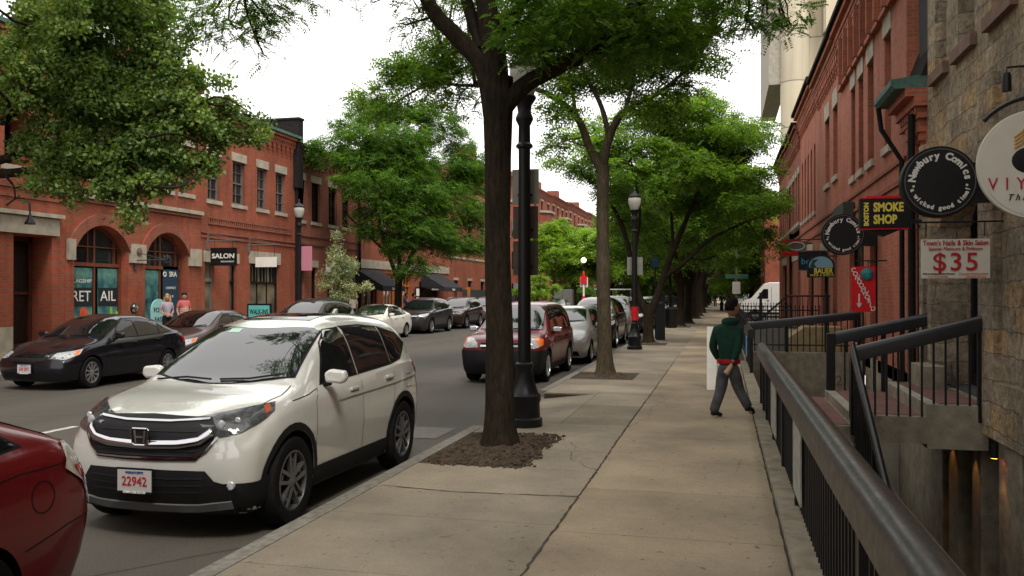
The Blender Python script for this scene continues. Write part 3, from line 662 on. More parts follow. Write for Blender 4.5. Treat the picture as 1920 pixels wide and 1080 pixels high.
tall(92, 103, 13.7, 'tall red brick house with a bay seen right of the foreground lamp post', 'brickE'); tall(103, 115, 13.9, 'tall red brick house, second of the tall row right of the foreground lamp post', 'brickA')
tall(115, 132, 14.2, 'tall red brick house, third of the tall row, above the pale green far tree', 'brickE'); tall(132, 175, 14.4, 'last tall red brick house of the row, farthest away', 'brickE', False)

h = House('brick_house', 'unseen orange brick house added beside and behind the viewer on the far side', 'house', LFX, 1, -16, 11.98, Z0, 9.8, M['brickA'])  # out of view; added to cut the sky light coming from behind
for i in range(9):
    a = -14.5 + i * 2.9; h.window(a, a + 1.0, 5.6, 7.5, M['darkframe'], M['glass'], 2, 4, lintel=.1, sill=.1); h.window(a, a + 1.4, .9, 3.2, M['darkframe'], M['glass'], 2, 1, sash=False, lintel=.1)
h.wall(); h.cornice(9.8, M['brickC'], gut=M['copper'])
# ---------------------------------------------------------------- right side
def masonry():
    m, n, b = nmat('rough brownstone masonry'); v = coords(n, swap='SZ0', kind='World'); w3 = coords(n, kind='World')
    dv = mixc(n, .16, v, noise(n, w3, 2.6, 4), 'ADD')
    bt = n.nodes.new("ShaderNodeTexBrick"); n.links.new(dv, bt.inputs[0]); bt.offset = .37; bt.squash = 1.6; bt.squash_frequency = 3
    bt.inputs['Scale'].default_value = 1; bt.inputs['Brick Width'].default_value = .50; bt.inputs['Row Height'].default_value = .30; bt.inputs['Mortar Size'].default_value = .014
    bt.inputs['Mortar Smooth'].default_value = .4; bt.inputs['Color1'].default_value = (1, 1, 1, 1); bt.inputs['Color2'].default_value = (0, 0, 0, 1); bt.inputs['Mortar'].default_value = (.5, .5, .5, 1); bt.inputs['Bias'].default_value = 0
    base = ramp(n, bt.outputs[0], [(0, (.28, .245, .20)), (.3, (.33, .29, .235)), (.7, (.37, .32, .25)), (.86, (.43, .31, .185)), (.94, (.38, .33, .26)), (1, (.42, .38, .31))])
    c = mixc(n, bt.outputs[1], base, (.27, .24, .20))
    c = mixc(n, 1.0, c, ramp(n, noise(n, w3, 9, 6, .75), [(.32, (.5, .48, .46)), (.7, (1.55, 1.5, 1.42))]), 'MULTIPLY')
    c = mixc(n, 1.0, c, ramp(n, noise(n, w3, 1.1, 4, .6), [(.35, (.7, .68, .66)), (.65, (1.15, 1.1, 1.0))]), 'MULTIPLY')
    n.links.new(c, b.inputs['Base Color']); b.inputs['Roughness'].default_value = .95; b.inputs['Specular IOR Level'].default_value = .15
    h_ = mixc(n, .6, noise(n, w3, 14, 6, .7), bt.outputs[1], 'SUBTRACT'); bump(n, b, h_, 1.0, .06); return m
M['masonry'] = masonry()
h = House('stone_house', 'rough tan and ochre stone house at the right edge with deep window recesses', 'house', FX, -1, -14, 15.5, .42, 13, M['masonry'], rev=.55, depth=12)
for a, c in ((14.25, 14.98), (12.75, 13.6), (11.1, 12.0), (9.4, 10.3), (7.7, 8.6)):
    h.window(a, c, 5.38, 8.2, M['darkframe'], M['glass'], 1, 2); 
    h.part('sill', h.pbox(MB(), a - .12, c + .12, 5.2, 5.377, .09, .5), M['brownstone'])
    h.window(a, c, 9.3, 11.6, M['darkframe'], M['glass'], 1, 2)
h.window(12.35, 14.75, .45, 3.55, M['darkframe'], M['glass'], 2, 1, sash=False, fw=.14, name='door', poly=arch_poly(12.35, 14.75, .45, 2.9, 3.5))
h.wall()
h.part('pier', MB().box(FX - .14, FX + .1, 15.22, 15.5, .42, 4.3).box(FX - .12, FX + .1, 14.78, 15.0, .42, 4.3), M['masonry'])
h.part('pier', MB().box(FX - .09, FX + .1, 11.65, 12.3, .42, 4.6), M['masonry'])
h.part('brick_jamb', MB().box(FX + .42, FX + .54, 12.5, 12.72, .46, 2.9), M['brickC'])
# lower storey of the stone house: concrete piers and black shop openings, warm downlights
hb = House('basement_front', 'concrete basement front below the stone house with black openings and lit piers', 'shop front', FX, -1, -2.6, 22.0, -2.35, .415, M['concrete'], rev=.7, depth=12)
for px0, px1 in ((1838, 1872), (1796, 1822), (1766, 1778)):
    a, c = sorted((YR(px0), YR(px1))); hb.window(a, c, -2.3, .1, M['darkframe'], M['glass'], 1, 1, sash=False, name='door', dx=.6)
hb.window(8.2, 10.9, -2.3, .1, M['darkframe'], M['glass'], 2, 1, sash=False, name='door', dx=.6)
hb.wall()
hb.part('stone_course', MB().box(FX - .1, FX + .2, 6.5, 12.1, .1, .8), M['masonry'])
for Y in (YR(1786), YR(1829), YR(1880)):
    t = thing('wall_downlight', 'small black downlight throwing a warm streak down the concrete pier', 'wall lamp', (FX - .1, Y, -.12), group='warm downlights on the basement piers')
    MB().lathe([(.045, 0), (.045, .16)], 12).build('housing', M['black'], t); MB().lathe([(.035, -.004), (0, -.004)], 12).build('bulb', plain('warm bulb', (.9, .6, .3), .5, emis=((1, .5, .15), 3)), t)
    L_ = bpy.data.lights.new('downlight', 'SPOT'); L_.energy = 5; L_.color = (1, .45, .12); L_.spot_size = R(75); L_.shadow_soft_size = .03
    lo = bpy.data.objects.new('downlight', L_); COL.objects.link(lo); lo.parent = t; lo.location = (-.01, 0, -.02); lo.rotation_euler = (0, R(-14) * -1, 0)
# --- small house with copper gutter and mansard
h = House('gutter_house', 'narrow red brick house with green copper gutter, slate mansard and dormer beside the stone house', 'house', FX, -1, 15.5, 17.15, Z0, 5.3, M['brickD'], depth=9)
h.window(15.95, 16.9, Z0, 3.4, M['darkframe'], M['glass'], 1, 2, sash=False, name='door', fw=.09); 
h.wall()
h.cornice(5.3, M['brickD'], out=.34, toothw=.2)
h.part('gutter', MB().prism([(FX - .56, 5.36), (FX - .5, 5.3), (FX + .2, 5.3), (FX + .2, 5.55), (FX - .35, 5.48), (FX - .56, 5.46)], 'y', 15.52, 17.2), M['copper'])
h.part('downpipe', MB().tube([(FX - .5, 17.1, 5.3), (FX - .45, 17.1, 4.9), (FX - .12, 17.0, 4.3), (FX - .12, 17.0, .2)], .045, 8).tube([(FX - .2, 15.75, 4.9), (FX - .2, 15.75, .3)], .06, 8), M['darkframe'])
h.part('mansard', MB().prism([(FX - .1, 5.5), (FX + 1.3, 9.1), (FX + 6, 9.2), (FX + 6, 5.5)], 'y', 15.51, 17.14), M['slate'], h.roof)
dm = h.part('dormer', MB().prism([(FX + .12, 5.6), (FX + .12, 8.0), (FX + 2, 8.6), (FX + 2, 5.6)], 'y', 15.8, 16.7), M['darkframe'], h.roof)
h.part('dormer_roof', MB().prism([(FX - .2, 8.0), (FX - .2, 8.15), (FX + 2.1, 8.8), (FX + 2.1, 8.6)], 'y', 15.7, 16.8), M['slate'], dm)
# --- brick row A, B, C, D
def rowhouse(y0, y1, z1, lab, wins, arched=False, wm='brickD', ground=(), big=False, z=(5.05, 7.2)):
    h = House('row_house', lab, 'house', FX, -1, y0, y1, Z0, z1, M[wm], depth=10, group='red brick row houses down the right side')
    for a, c in wins:
        if arched: h.window(a, c, z[0], z[1], M['darkframe'], M['glass'], 1, 2, poly=arch_poly(a, c, z[0], z[1] - (c - a) * .45, z[1]), sill=.08)
        else: h.window(a, c, z[0], z[1], M['darkframe'], M['glassi' if (a * 7) % 3 > 2 else 'glass'], 2, 2, lintel=.08, sill=.1, lh=.5 if big else .3, lm=M['stonetrim'])
    for a, c, lo_, hi_, nm in ground: h.window(a, c, lo_, hi_, M['darkframe'], M['shopglass'], 2, 1, sash=False, name=nm, lintel=.1, lh=.4)
    h.wall(); h.cornice(z1, M[wm], gut=M['slate'], out=.3); h.band(3.95, 4.03, M['brickC'], .05); h.band(4.35, 4.42, M['brickC'], .05); return h
h = rowhouse(17.17, 26.3, 9.35, 'red brick row house with three tall windows and panelled frieze beyond the copper gutter', [(18.7, 19.4), (20.75, 21.55), (22.2, 22.95), (23.5, 24.2)], big=True, ground=[(20.3, 21.3, Z0, 3.2, 'door'), (22.2, 24.6, .6, 3.2, 'shop_window')], z=(4.9, 7.2))
mb = MB()
for i in range(9):
    a = 17.6 + i * .95; h.pbox(mb, a, a + .1, 7.65, 8.9, .2)
    for j in range(4): h.pbox(mb, a + .25, a + .75, 7.8 + j * .24, 7.92 + j * .24, .09)
    h.pbox(mb, a + .1, a + .9, 7.6, 7.7, .12)
h.part('panel_frieze', mb, M['brickD'])
rowhouse(26.32, 32.4, 9.3, 'red brick row house with two deep sash windows, second of the row', [(27.0, 28.0), (29.0, 30.1)], big=True, ground=[(27.2, 28.2, Z0, 3.2, 'door'), (29.3, 31.5, .6, 3.2, 'shop_window')], z=(5.4, 7.5))
rowhouse(32.42, 39.4, 9.5, 'brown red brick row house with slim arched windows, third of the row', [(33.2 + i * 1.25, 33.85 + i * 1.25) for i in range(5)], True, 'brickD', ground=[(34, 36, Z0, 3.4, 'door')], z=(4.9, 7.4))
rowhouse(39.42, 46.1, 9.2, 'red brick row house with paired slim windows, fourth of the row', [(40.1 + i * 1.35, 40.8 + i * 1.35) for i in range(5)], False, 'brickC', ground=[(41, 44, Z0, 3.4, 'shop_window')])
rowhouse(46.12, 54, 9.3, 'red brick row house at the far end of the row before the side street', [(46.9 + i * 1.5, 47.7 + i * 1.5) for i in range(5)], False, 'brickD', ground=[(48, 51, Z0, 3.4, 'shop_window')])
h = House('corner_house', 'orange brick corner house beyond the side street, behind the white van', 'house', FX, -1, 72, 100, Z0, 9, M['brickA'], group=None)
for i in range(8): h.window(73.5 + i * 3.2, 74.7 + i * 3.2, 5, 7, M['darkframe'], M['glass'], 1, 2, lintel=.1, lh=.3); h.window(73.5 + i * 3.2, 74.7 + i * 3.2, 1.3, 3.3, M['darkframe'], M['glass'], 1, 2, lintel=.1, lh=.3)
h.wall()
b = MB(); quad(b, WX + .2, 60, 55.5, 71, .02); struct('side_road', b, M['asphalt'])
b = MB(); b.box(.57, FX + .3, 22.3, 55.5, -.1, .148); struct('front_yard', b, M['slabr'])
# --- concrete tower behind the row
def formwork():
    m, n, b = nmat('board marked concrete'); v = coords(n, swap='SZ0', kind='World'); w3 = coords(n, kind='World')
    bt = n.nodes.new("ShaderNodeTexBrick"); n.links.new(v, bt.inputs[0]); bt.offset = 0
    bt.inputs['Scale'].default_value = 1; bt.inputs['Brick Width'].default_value = 3.2; bt.inputs['Row Height'].default_value = 4.6; bt.inputs['Mortar Size'].default_value = .06
    bt.inputs['Color1'].default_value = (.56, .49, .36, 1); bt.inputs['Color2'].default_value = (.46, .41, .31, 1); bt.inputs['Mortar'].default_value = (.22, .19, .15, 1)
    c = mixc(n, 1.0, bt.outputs[0], ramp(n, noise(n, coords(n, (1, 1, .1), kind='World'), .8, 5), [(.3, (.75, .74, .72)), (.7, (1.1, 1.1, 1.08))]), 'MULTIPLY')
    n.links.new(c, b.inputs['Base Color']); b.inputs['Roughness'].default_value = .9; return m
M['formwork'] = formwork()
TY = 90.
t = thing('concrete_tower', 'tall beige concrete tower with a round stair shaft rising behind the red brick row', 'tower', (0, 0, 0))
xa, xb = atY(1465, 200, TY).x, atY(1521, 200, TY).x
MB().lathe([((xb - xa) / 2, 0), ((xb - xa) / 2, 60)], 40, Matrix.Translation(((xa + xb) / 2, TY + 1, 0))).build('stair_shaft', M['formwork'], t, smooth=True)
MB().box(xb - .3, 40, TY + 1.2, TY + 26, 0, 60).build('wall', M['formwork'], t)
x0 = atY(1443, 100, TY).x; zb = atY(1443, 155, TY).z
MB().prism([(x0, zb), (x0 + .5, zb - .0), (xa + .6, zb + 0.0), (xa + .6, 60), (x0, 60)], 'y', TY + .8, TY + 20).build('overhang', M['concretel'], t)
MB().prism([(xb + 1.2, atY(1540, 62, TY).z), (xb + 8, atY(1540, 62, TY).z + .0), (xb + 8, 60), (xb + 1.2, 60)], 'y', TY - .6, TY + 1.3).build('upper_wall', M['formwork'], t)
wz = atY(1580, 28, TY - .7).z
for i in range(2):
    MB().box(atY(1572, 0, TY - .7).x + i * 4.4, atY(1600, 0, TY - .7).x + i * 4.4, TY - .66, TY - .61, wz, wz + 3).build('window', M['glass'], t)
b = MB()
for i in range(6):
    xx = xb + 1.2 + i * 2.6; b.box(xx, xx + .25, TY + .9, TY + 1.25, 0, 60)
b.build('wall_rib', M['formwork'], t)
# ---------------------------------------------------------------- sunken courts, bridge, steps, rails
CF = -2.35
b = MB(); b.box(.56, FX, -2.6, 22.2, CF - .1, CF); struct('court_floor', b, M['courtfloor'])
t = tag(MB().box(WX, WX + .2, -2.5, 22.2, -.2, .21).box(WX + .03, WX + .18, -2.5, 22.2, CF, -.2).build('area_wall', M['concrete']), 'low rough concrete coping and area wall running along the pavement under the big black rail', 'wall')
tag(MB().box(WX + .21, FX - .01, 22.0, 22.2, CF, .45).build('court_end_wall', M['concrete']), 'stained concrete wall closing the second sunken court, with the number 32 on it', 'wall')
tag(MB().box(2.45, FX - .01, 17.9, 18.1, CF, -.1).box(WX + .21, FX, -2.6, -2.5, CF, .4).build('court_cross_wall', M['concretel']), 'smooth grey concrete wall standing in the sunken court under the entrance bridge', 'wall')
o = bpy.data.objects['court_end_wall']; text('32', .34, M['brownstone'], o, (2.62, 21.99, -.22), FACE_CAM, name='number')
MB().box(.95, 1.45, 21.97, 21.995, -1.1, -.05).build('opening', M['black'], o)
# bridge to the door of the stone house
t = thing('entrance_bridge', 'brick paved entrance bridge with stepped rough concrete edge leading to the stone house', 'steps', (WX + .2, 12.0, Z0))
q = MB()
q.box(.001, 1.03, .0, 3.2, -.30, -.0)
q.box(1.03, 1.95, .15, 3.2, -.22, .125); q.box(1.95, FX - WX - .21, .15, 3.2, -.28, .285)
q.build('slab', M['concrete'], t)
MB().box(.02, 1.0, .08, 3.15, .002, .008).build('paving', M['paver'], t); MB().box(1.18, 1.93, .3, 3.15, .127, .133).build('paving', M['paver'], t); MB().box(2.12, FX - WX - .23, .3, 3.15, .287, .293).build('paving', M['paver'], t)
MB().box(1.03, 1.17, .149, 3.2, .126, .136).box(1.95, 2.1, .149, 3.2, .286, .296).build('nosing', M['concretel'], t)
MB().box(2.3, FX - WX - .22, 2.2, 3.1, .294, .62).build('block_step', M['concrete'], t)
# stair down beside the rail, towards the camera
t = thing('court_stairs', 'flight of concrete steps dropping from the bridge into the sunken court along the big rail', 'stairs', (WX + .22, 12.0, Z0)); q = MB()
for i in range(12): q.box(0, .98, -.29 * (i + 1), -.29 * i, CF - Z0, -.2 * (i + 1))
q.build('flight', M['concrete'], t)
MB().prism([(-.02, -.05), (-.02, CF - Z0), (-9.2, CF - Z0), (-9.2, -.35), (-2.6, -.35)], 'x', 1.0, 1.1).build('side_wall', plain('brown painted wall', (.10, .07, .055), .8, var=.25), t)
tag(MB().box(2.18, 2.3, 15.9, 16.02, CF, -.05).build('court_post', plain('rusty dark post', (.03, .022, .017), .7, var=.5)), 'rusty dark square post holding up the bridge in the sunken court', 'post')
t = thing('court_box', 'small dark red box with a white label on the court floor', 'box', (2.75, 16.6, CF)); bevel(MB().box(-.16, .16, -.1, .1, 0, .2).build('body', M['darkwood'], t), .02); MB().box(-.12, 0, -.106, -.1, .04, .16).build('label_plate', M['white'], t)
# rails: a fat round-topped tube over slim balusters
def railprof(w=.15, hh=.2):
    r = w / 2; pr = [(-r, -hh), (r, -hh)] + [(r * math.cos(a), -r * .85 + r * .85 * math.sin(a)) for a in np.linspace(0, math.pi, 9)]
    return pr
def railmat():
    m, n, b = nmat('worn black rail'); v = coords(n, (1, .12, 1), kind='World'); v2 = coords(n, kind='World')
    nz = noise(n, v, 40, 5, .7); n.links.new(ramp(n, nz, [(.3, (.010, .009, .009)), (.7, (.034, .031, .028))]), b.inputs['Base Color'])
    n.links.new(ramp(n, noise(n, v2, 14, 5, .7), [(.3, (.28,) * 3), (.7, (.44,) * 3)]), b.inputs['Roughness']); b.inputs['Specular IOR Level'].default_value = .55
    bump(n, b, noise(n, v, 120, 3), .12, .004); return m
M['rail'] = railmat(); M['railb'] = plain('glossy black rail', (.006, .006, .008), .33, var=.3, vscale=12, spec=.4)
def rail(label, p0, p1, base0, base1, step=.125, posts=(), prof=None, bal=.012, name='railing', lower=True, group=None, seams=(), zsteps=None, rm=None):
    p0, p1 = Vector(p0), Vector(p1); t = thing(name, label, 'railing', (p0.x, p0.y, base0), group=group); o = Vector((p0.x, p0.y, base0)); d = p1 - p0; L = d.length
    side = Vector((d.y, -d.x, 0)).normalized(); pr = prof or railprof(); mb = MB(); k = len(pr)
    mb.add([tuple(p0 - o + side * a + Vector((0, 0, z))) for a, z in pr] + [tuple(p1 - o + side * a + Vector((0, 0, z))) for a, z in pr],
           [(i, (i + 1) % k, (i + 1) % k + k, i + k) for i in range(k)] + [tuple(range(k)), tuple(reversed(range(k, 2 * k)))])
    mb.build('top_rail', rm or M['railb'], t, smooth=True)
    if seams:
        for f in seams:
            sm = MB(); c = p0 + d * f - o; e = d.normalized() * .006
            sm.add([tuple(c - e + side * a * 1.03 + Vector((0, 0, z * 1.0 + .003))) for a, z in pr] + [tuple(c + e + side * a * 1.03 + Vector((0, 0, z + .003))) for a, z in pr], [(i, (i + 1) % k, (i + 1) % k + k, i + k) for i in range(k)]); sm.build('joint', M['black'], t)
    n = int(L / step); mb = MB(); hh = -min(z for a, z in pr)
    for i in range(1, n):
        f = i / n; p = p0 + d * f - o; zt = p.z - hh + .01; zb = (base0 + (base1 - base0) * f if zsteps is None else zsteps(f)) - base0
        mb.box(p.x - bal, p.x + bal, p.y - bal, p.y + bal, zb, zt)
    mb.build('balusters', M['black'], t)
    for f in posts:
        p = p0 + d * f - o; mb = MB(); mb.box(p.x - .035, p.x + .035, p.y - .035, p.y + .035, (base0 + (base1 - base0) * f) - base0 - .05, p.z - hh + .01); mb.build('post', M['black'], t)
    return t
RX = .585; M['notice'] = plain('weathered notice sheet', (.30, .29, .25), .8, var=.3, vscale=9)
rail('long thick worn black rail beside the pavement, running out at the bottom right corner', (RX, .6, 1.13), (RX, 13.75, 1.13), .19, .19, .12, posts=(.02, .25, .5, .62, .74, .86, .93, .995), seams=(.5, .74, .93, .965), rm=M['rail'])
t = thing('rail_notice', 'pale sheet hung on the long rail, nearer the camera', 'notice', (RX - .04, 6.95, .32)); MB().box(0, .012, -.33, .33, 0, .58).build('panel', M['notice'], t)
t = thing('rail_notice', 'pale sheet hung on the long rail farther along, near the walking man', 'notice', (RX - .04, 10.1, .32)); MB().box(0, .012, -.45, .45, 0, .6).build('panel', M['notice'], t)
rail('thick black rail sloping up over the nearer edge of the entrance bridge', (1.66, 12.17, 1.17), (3.22, 12.17, 1.60), .275, .275, .135, posts=(.0, .99), zsteps=lambda f: .275 if f < .56 else .43)
rail('thick black rail sloping up along the far edge of the entrance bridge', (1.80, 15.1, 1.24), (3.28, 15.1, 1.58), .275, .275, .15, posts=(.5, .99), zsteps=lambda f: .275 if f < .56 else .43)
bevel(tag(MB().box(1.66, 1.79, 15.0, 15.14, .1, 1.22).build('rail_post', M['black']), 'stout black square post at the far corner of the entrance bridge', 'post'), .01)
rail('steep black stair rail dropping towards the camera beside the court steps', (1.64, 11.95, 1.22), (1.64, 8.6, -.62), .12, -1.9, .13, posts=(.01, .5), prof=railprof(.075, .1))
rail('thick black rail crossing behind the walking man toward the brick house', (.62, 22.1, 1.17), (3.2, 22.1, 1.46), .46, .46, .14, posts=(.01, .35, .7, .99))
rail('short thick black rail with a blunt end just beyond the walking man', (RX, 18.8, 1.13), (RX, 22.0, 1.13), .19, .19, .14, posts=(.02, .98))
MB().tube([(.64, 22.1, .62), (3.15, 22.1, .62)], .02, 6).build('lower_rail', M['black']).parent = None
o = bpy.data.objects['lower_rail']; rt = [x for x in bpy.data.objects if x.name.startswith('railing') and 'crossing' in x.get('label', '')][0]; o.parent = rt; o.matrix_parent_inverse = Matrix.Translation(-rt.location)
# yellow-brown stair block and grey boards seen through that rail
tag(MB().prism([(1.1, .15), (1.1, .2), (2.2, .95), (3.2, .95), (3.2, .15)], 'y', 25.0, 26.2).build('entry_steps', plain('ochre steps', (.26, .20, .11), .9, var=.2)), 'ochre entry steps seen through the rail that crosses behind the walking man', 'steps')
tag(MB().box(.8, 1.6, 24, 24.1, .15, .95).build('grey_board', M['greyframe']), 'plain grey board standing behind the crossing rail', 'board')
# far iron fences with spear tops
def fence(label, p0, p1, hgt=1.0, step=.13):
    p0, p1 = Vector(p0), Vector(p1); t = thing('iron_fence', label, 'fence', tuple(p0)); d = p1 - p0; n = int(d.length / step); mb = MB()
    for i in range(n + 1):
        p = d * (i / n); mb.box(p.x - .012, p.x + .012, p.y - .012, p.y + .012, 0, hgt); mb.lathe([(.03, hgt), (0, hgt + .1)], 4, Matrix.Translation((p.x, p.y, 0)))
    mb.build('pickets', M['black'], t); MB().tube([(0, 0, hgt - .1), tuple(d + Vector((0, 0, hgt - .1)))], .022, 4).tube([(0, 0, .12), tuple(d + Vector((0, 0, .12)))], .022, 4).tube([(0, 0, .55), tuple(d + Vector((0, 0, .55)))], .018, 4).build('rails', M['black'], t); return t
fence('black spear-topped iron fence across the front yard behind the man, nearer one', (.7, 31.0, .15), (3.2, 31.0, .15), 1.25)
fence('black spear-topped iron fence along the pavement beyond the crossing rail', (.62, 24.2, .15), (.62, 44, .15), 1.1)
fence('black spear-topped iron fence closing the yard near the side street', (.7, 44.0, .15), (3.2, 44.0, .15), 1.2)
t = thing('stair_handrail', 'slim black handrail with an angled run up the steps of the brick row', 'handrail', (1.6, 28, .15))
mb = MB().tube([(-.5, 0, .9), (.35, 0, 1.65), (1.6, 0, 1.65)], .03, 6).tube([(-.5, 0, .3), (.35, 0, .9), (1.6, 0, .9)], .02, 6)
for i in range(14):
    x = -.45 + i * .155; z = .9 + min(max(x + .5, 0) / .85, 1) * .75; mb.box(x - .012, x + .012, -.012, .012, z - .75 if x > .3 else z - .65, z)
mb.build('rails', M['black'], t)
for p in ((1.15, 28.0), (3.1, 28)): tag(MB().box(p[0] - .04, p[0] + .04, p[1] - .04, p[1] + .04, .15, 1.9).build('fence_post', M['black']), 'thin black iron post %s' % ('at the foot of the slim handrail' if p[0] < 2 else 'beside the brick wall at the top of the slim handrail'), 'post')
# ---------------------------------------------------------------- hanging signs on the right
def disc_sign(name, label, c, r, th, face, rim, armlen, arm=True):
    t = thing(name, label, 'sign', tuple(c)); MB().lathe([(r * .985, -th / 2 - .004), (r, -th / 2 + .01), (r, th / 2 - .01), (r * .985, th / 2)], 64, axis='y').build('drum', rim, t, smooth=True)
    MB().lathe([(0, -th / 2 - .012), (r * .93, -th / 2 - .012), (r * .93, -th / 2 - .004)], 64, axis='y').build('face', face, t)
    return t
def arc_text(t, s, r, a0, a1, size, m, y, flip=False):
    n = len(s)
    for i, ch in enumerate(s):
        if ch == ' ': continue
        a = R(a0 + (a1 - a0) * i / (n - 1)); rot = (a - math.pi / 2) if not flip else (a + math.pi / 2)
        o = text(ch, size, m, t, (r * math.cos(a), y, r * math.sin(a)), (0, 0, 0), name='letter', bold=size * .045)
        o.rotation_euler = (Matrix.Rotation(-rot, 4, 'Y') @ Matrix.Rotation(R(90), 4, 'X')).to_euler()
def comics(c, r, label):
    t = disc_sign('round_sign', label, c, r, .2, M['black'], M['blackm'], .3)
    arc_text(t, 'Newbury Comics', r * .72, 172, 8, r * .27, M['offwhite'], -.115)
    arc_text(t, '"a wicked good time!"', r * .75, 190, 350, r * .17, M['offwhite'], -.115, True)
    MB().lathe([(r * .905, -.113), (r * .905, -.117), (r * .925, -.117), (r * .925, -.113)], 64, axis='y', caps=False).build('ring', M['greyframe'], t)
    w = FX - c.x; MB().box(r * .8, w, -.09, .09, -.26, .22).build('bracket', M['black'], t); return t
comics(atY(1759, 342, 11.6), .435, 'larger round black sign reading Newbury Comics, beside the big off-white round sign')
comics(atY(1580, 440, 20.4), .455, 'smaller-looking round black sign reading Newbury Comics, left of the yellow-lettered black sign')
c = atY(1944, 308, 9.35); c.x = min(c.x, 3.3 - .0)
t = disc_sign('restaurant_sign', 'big off-white round sign lettered VIYANA Thai at the right edge of the picture', c, .535, .035, M['cream'], M['cream'], 0)
text('VIYANA', .17, M['darkred'], t, (-.02, -.036, -.19), FACE_CAM, tight=1.9, fit=.83); text('Thai Cuisine', .085, M['darkframe'], t, (.06, -.036, -.32), FACE_CAM, shear=.35, tight=1.5)
MB().sphere((-.06, -.03, .04), (.165, .012, .13), 24, 12).build('pot', M['blackm'], t, smooth=True)
mb = MB()
for sgn in (-1, 1):
    for i in range(4): mb.tube([(-.06, -.036, .15 + i * .04), (-.06 + sgn * .06, -.036, .21 + i * .04), (-.06 + sgn * .14, -.036, .16 + i * .035)], .012, 5)
mb.build('plume', plain('ochre print', (.5, .3, .08), .6), t)
MB().prism([(-.06, .31), (-.13, .34), (-.09, .355), (-.06, .45), (-.03, .355), (.01, .34)], 'y', -.04, -.034).build('flower', M['darkred'], t)
MB().tube([(-.62 * math.cos(a) - 0, 0, .66 * math.sin(a)) for a in np.linspace(R(42), R(100), 9)], .022, 6).tube([(.12, 0, .65), (FX - c.x, 0, .68)], .022, 6).tube([(.0, 0, .58), (0, 0, .67)], .012, 6).build('bracket', M['black'], t)
t = thing('price_sign', 'white board reading $35 Town\'s Nails and Skin Salon hanging before the stone entrance', 'sign', tuple(atY(1791, 485, 11.55)))
W, H_ = .90, .54
MB().box(-.385, .385, -.012, .012, -.24, .24).build('board', M['cream'], t)
text("Town's Nails & Skin Salon", .09, M['darkred'], t, (0, -.02, .19), FACE_CAM, fit=.73, bold=.0012); text('Special: Manicure & Pedicure', .06, M['darkred'], t, (0, -.02, .12), FACE_CAM, fit=.6); text('$35', .31, M['darkred'], t, (.0, -.02, -.05), FACE_CAM, tight=1.15, bold=.003)
text('Walk-in and Appointments Welcome', .03, M['darkframe'], t, (-.19, -.02, -.185), FACE_CAM, fit=.36); text('Complete Waxing & Facial', .03, M['orange'], t, (.2, -.02, -.185), FACE_CAM, fit=.32); text('Airbrush Tanning', .03, M['orange'], t, (.23, -.02, -.22), FACE_CAM, fit=.22); text('617 536 4900', .03, M['orange'], t, (-.2, -.02, -.22), FACE_CAM, fit=.22)
MB().tube([(-.5, 0, .45), (.78, 0, .45)], .012, 6).tube([(-.33, 0, .27), (-.33, 0, .45)], .008, 5).tube([(.33, 0, .27), (.33, 0, .45)], .008, 5).tube([(-.45 + .05 * math.cos(a), 0, .40 + .05 * math.sin(a)) for a in np.linspace(1.5, 7, 12)], .006, 4).build('bracket', M['black'], t)
t = thing('smoke_shop_sign', 'black box sign with yellow letters BOSTON SMOKE SHOP and red edges', 'sign', tuple(atY(1656, 401, 15.3)))
bevel(MB().box(-.37, .37, -.1, .1, -.245, .245).build('box', M['black'], t), .008)
MB().box(-.375, .375, -.105, .105, .245, .262).box(-.27, .27, -.08, .08, .262, .29).build('edge', M['red'], t); MB().box(-.375, .375, -.105, .105, -.262, -.245).build('edge', M['red'], t)
MB().prism([(-.27, -.262), (.27, -.262), (.0, -.38)], 'y', -.06, .06).build('pointer', M['black'], t)
text('SMOKE', .20, M['yellow'], t, (.065, -.108, .095), FACE_CAM, fit=.46, bold=.008); text('SHOP', .20, M['yellow'], t, (.015, -.108, -.105), FACE_CAM, fit=.36, bold=.008)
o = text('BOSTON', .10, M['yellow'], t, (-.27, -.108, -.01), (0, 0, 0), fit=.38, bold=.005); o.rotation_euler = (Matrix.Rotation(R(-90), 4, 'Y') @ Matrix.Rotation(R(90), 4, 'X')).to_euler()
MB().tube([(.37, 0, .12), (.37 + .3, 0, .12)], .02, 6).tube([(.37, 0, -.12), (.67, 0, -.12)], .02, 6).build('bracket', M['black'], t)
p0, p1 = atY(1596, 500, 19.2), atY(1641, 585, 19.2)
t = thing('red_shop_sign', 'tall red sign with diagonal white lettering CONDOMWORLD, a globe and a down arrow', 'sign', tuple((p0 + p1) / 2)); w, hh = (p1.x - p0.x) / 2, (p0.z - p1.z) / 2
MB().box(-w, w, -.03, .03, -hh, hh).build('board', M['red'], t); MB().sphere((w * .3, -.05, hh * .66), (.13, .05, .13), 18, 10).build('globe', plain('teal globe', (.03, .20, .22), .5, var=.6, vscale=9), t, smooth=True)
for i, ch in enumerate('CONDOMWORLD'):
    f = i / 10; text(ch, .13, M['offwhite'], t, (-w * .82 + f * w * 1.62, -.036, hh * .84 - f * hh * 1.7), FACE_CAM, name='letter', bold=.003)
MB().box(-w * .42, -w * .30, -.036, -.03, -hh * .68, -hh * .2).prism([(-w * .58, -hh * .62), (-w * .14, -hh * .62), (-w * .36, -hh * .82)], 'y', -.036, -.03).build('arrow', M['offwhite'], t)
MB().tube([(-.1, 0, hh), (-.1, 0, hh + .12)], .01, 4).tube([(.1, 0, hh), (.1, 0, hh + .12)], .01, 4).tube([(-.15, 0, hh + .12), (FX - t.location.x, 0, hh + .12)], .015, 5).build('bracket', M['black'], t)
p0, p1 = atY(1513, 478, 24.2), atY(1565, 520, 24.2)
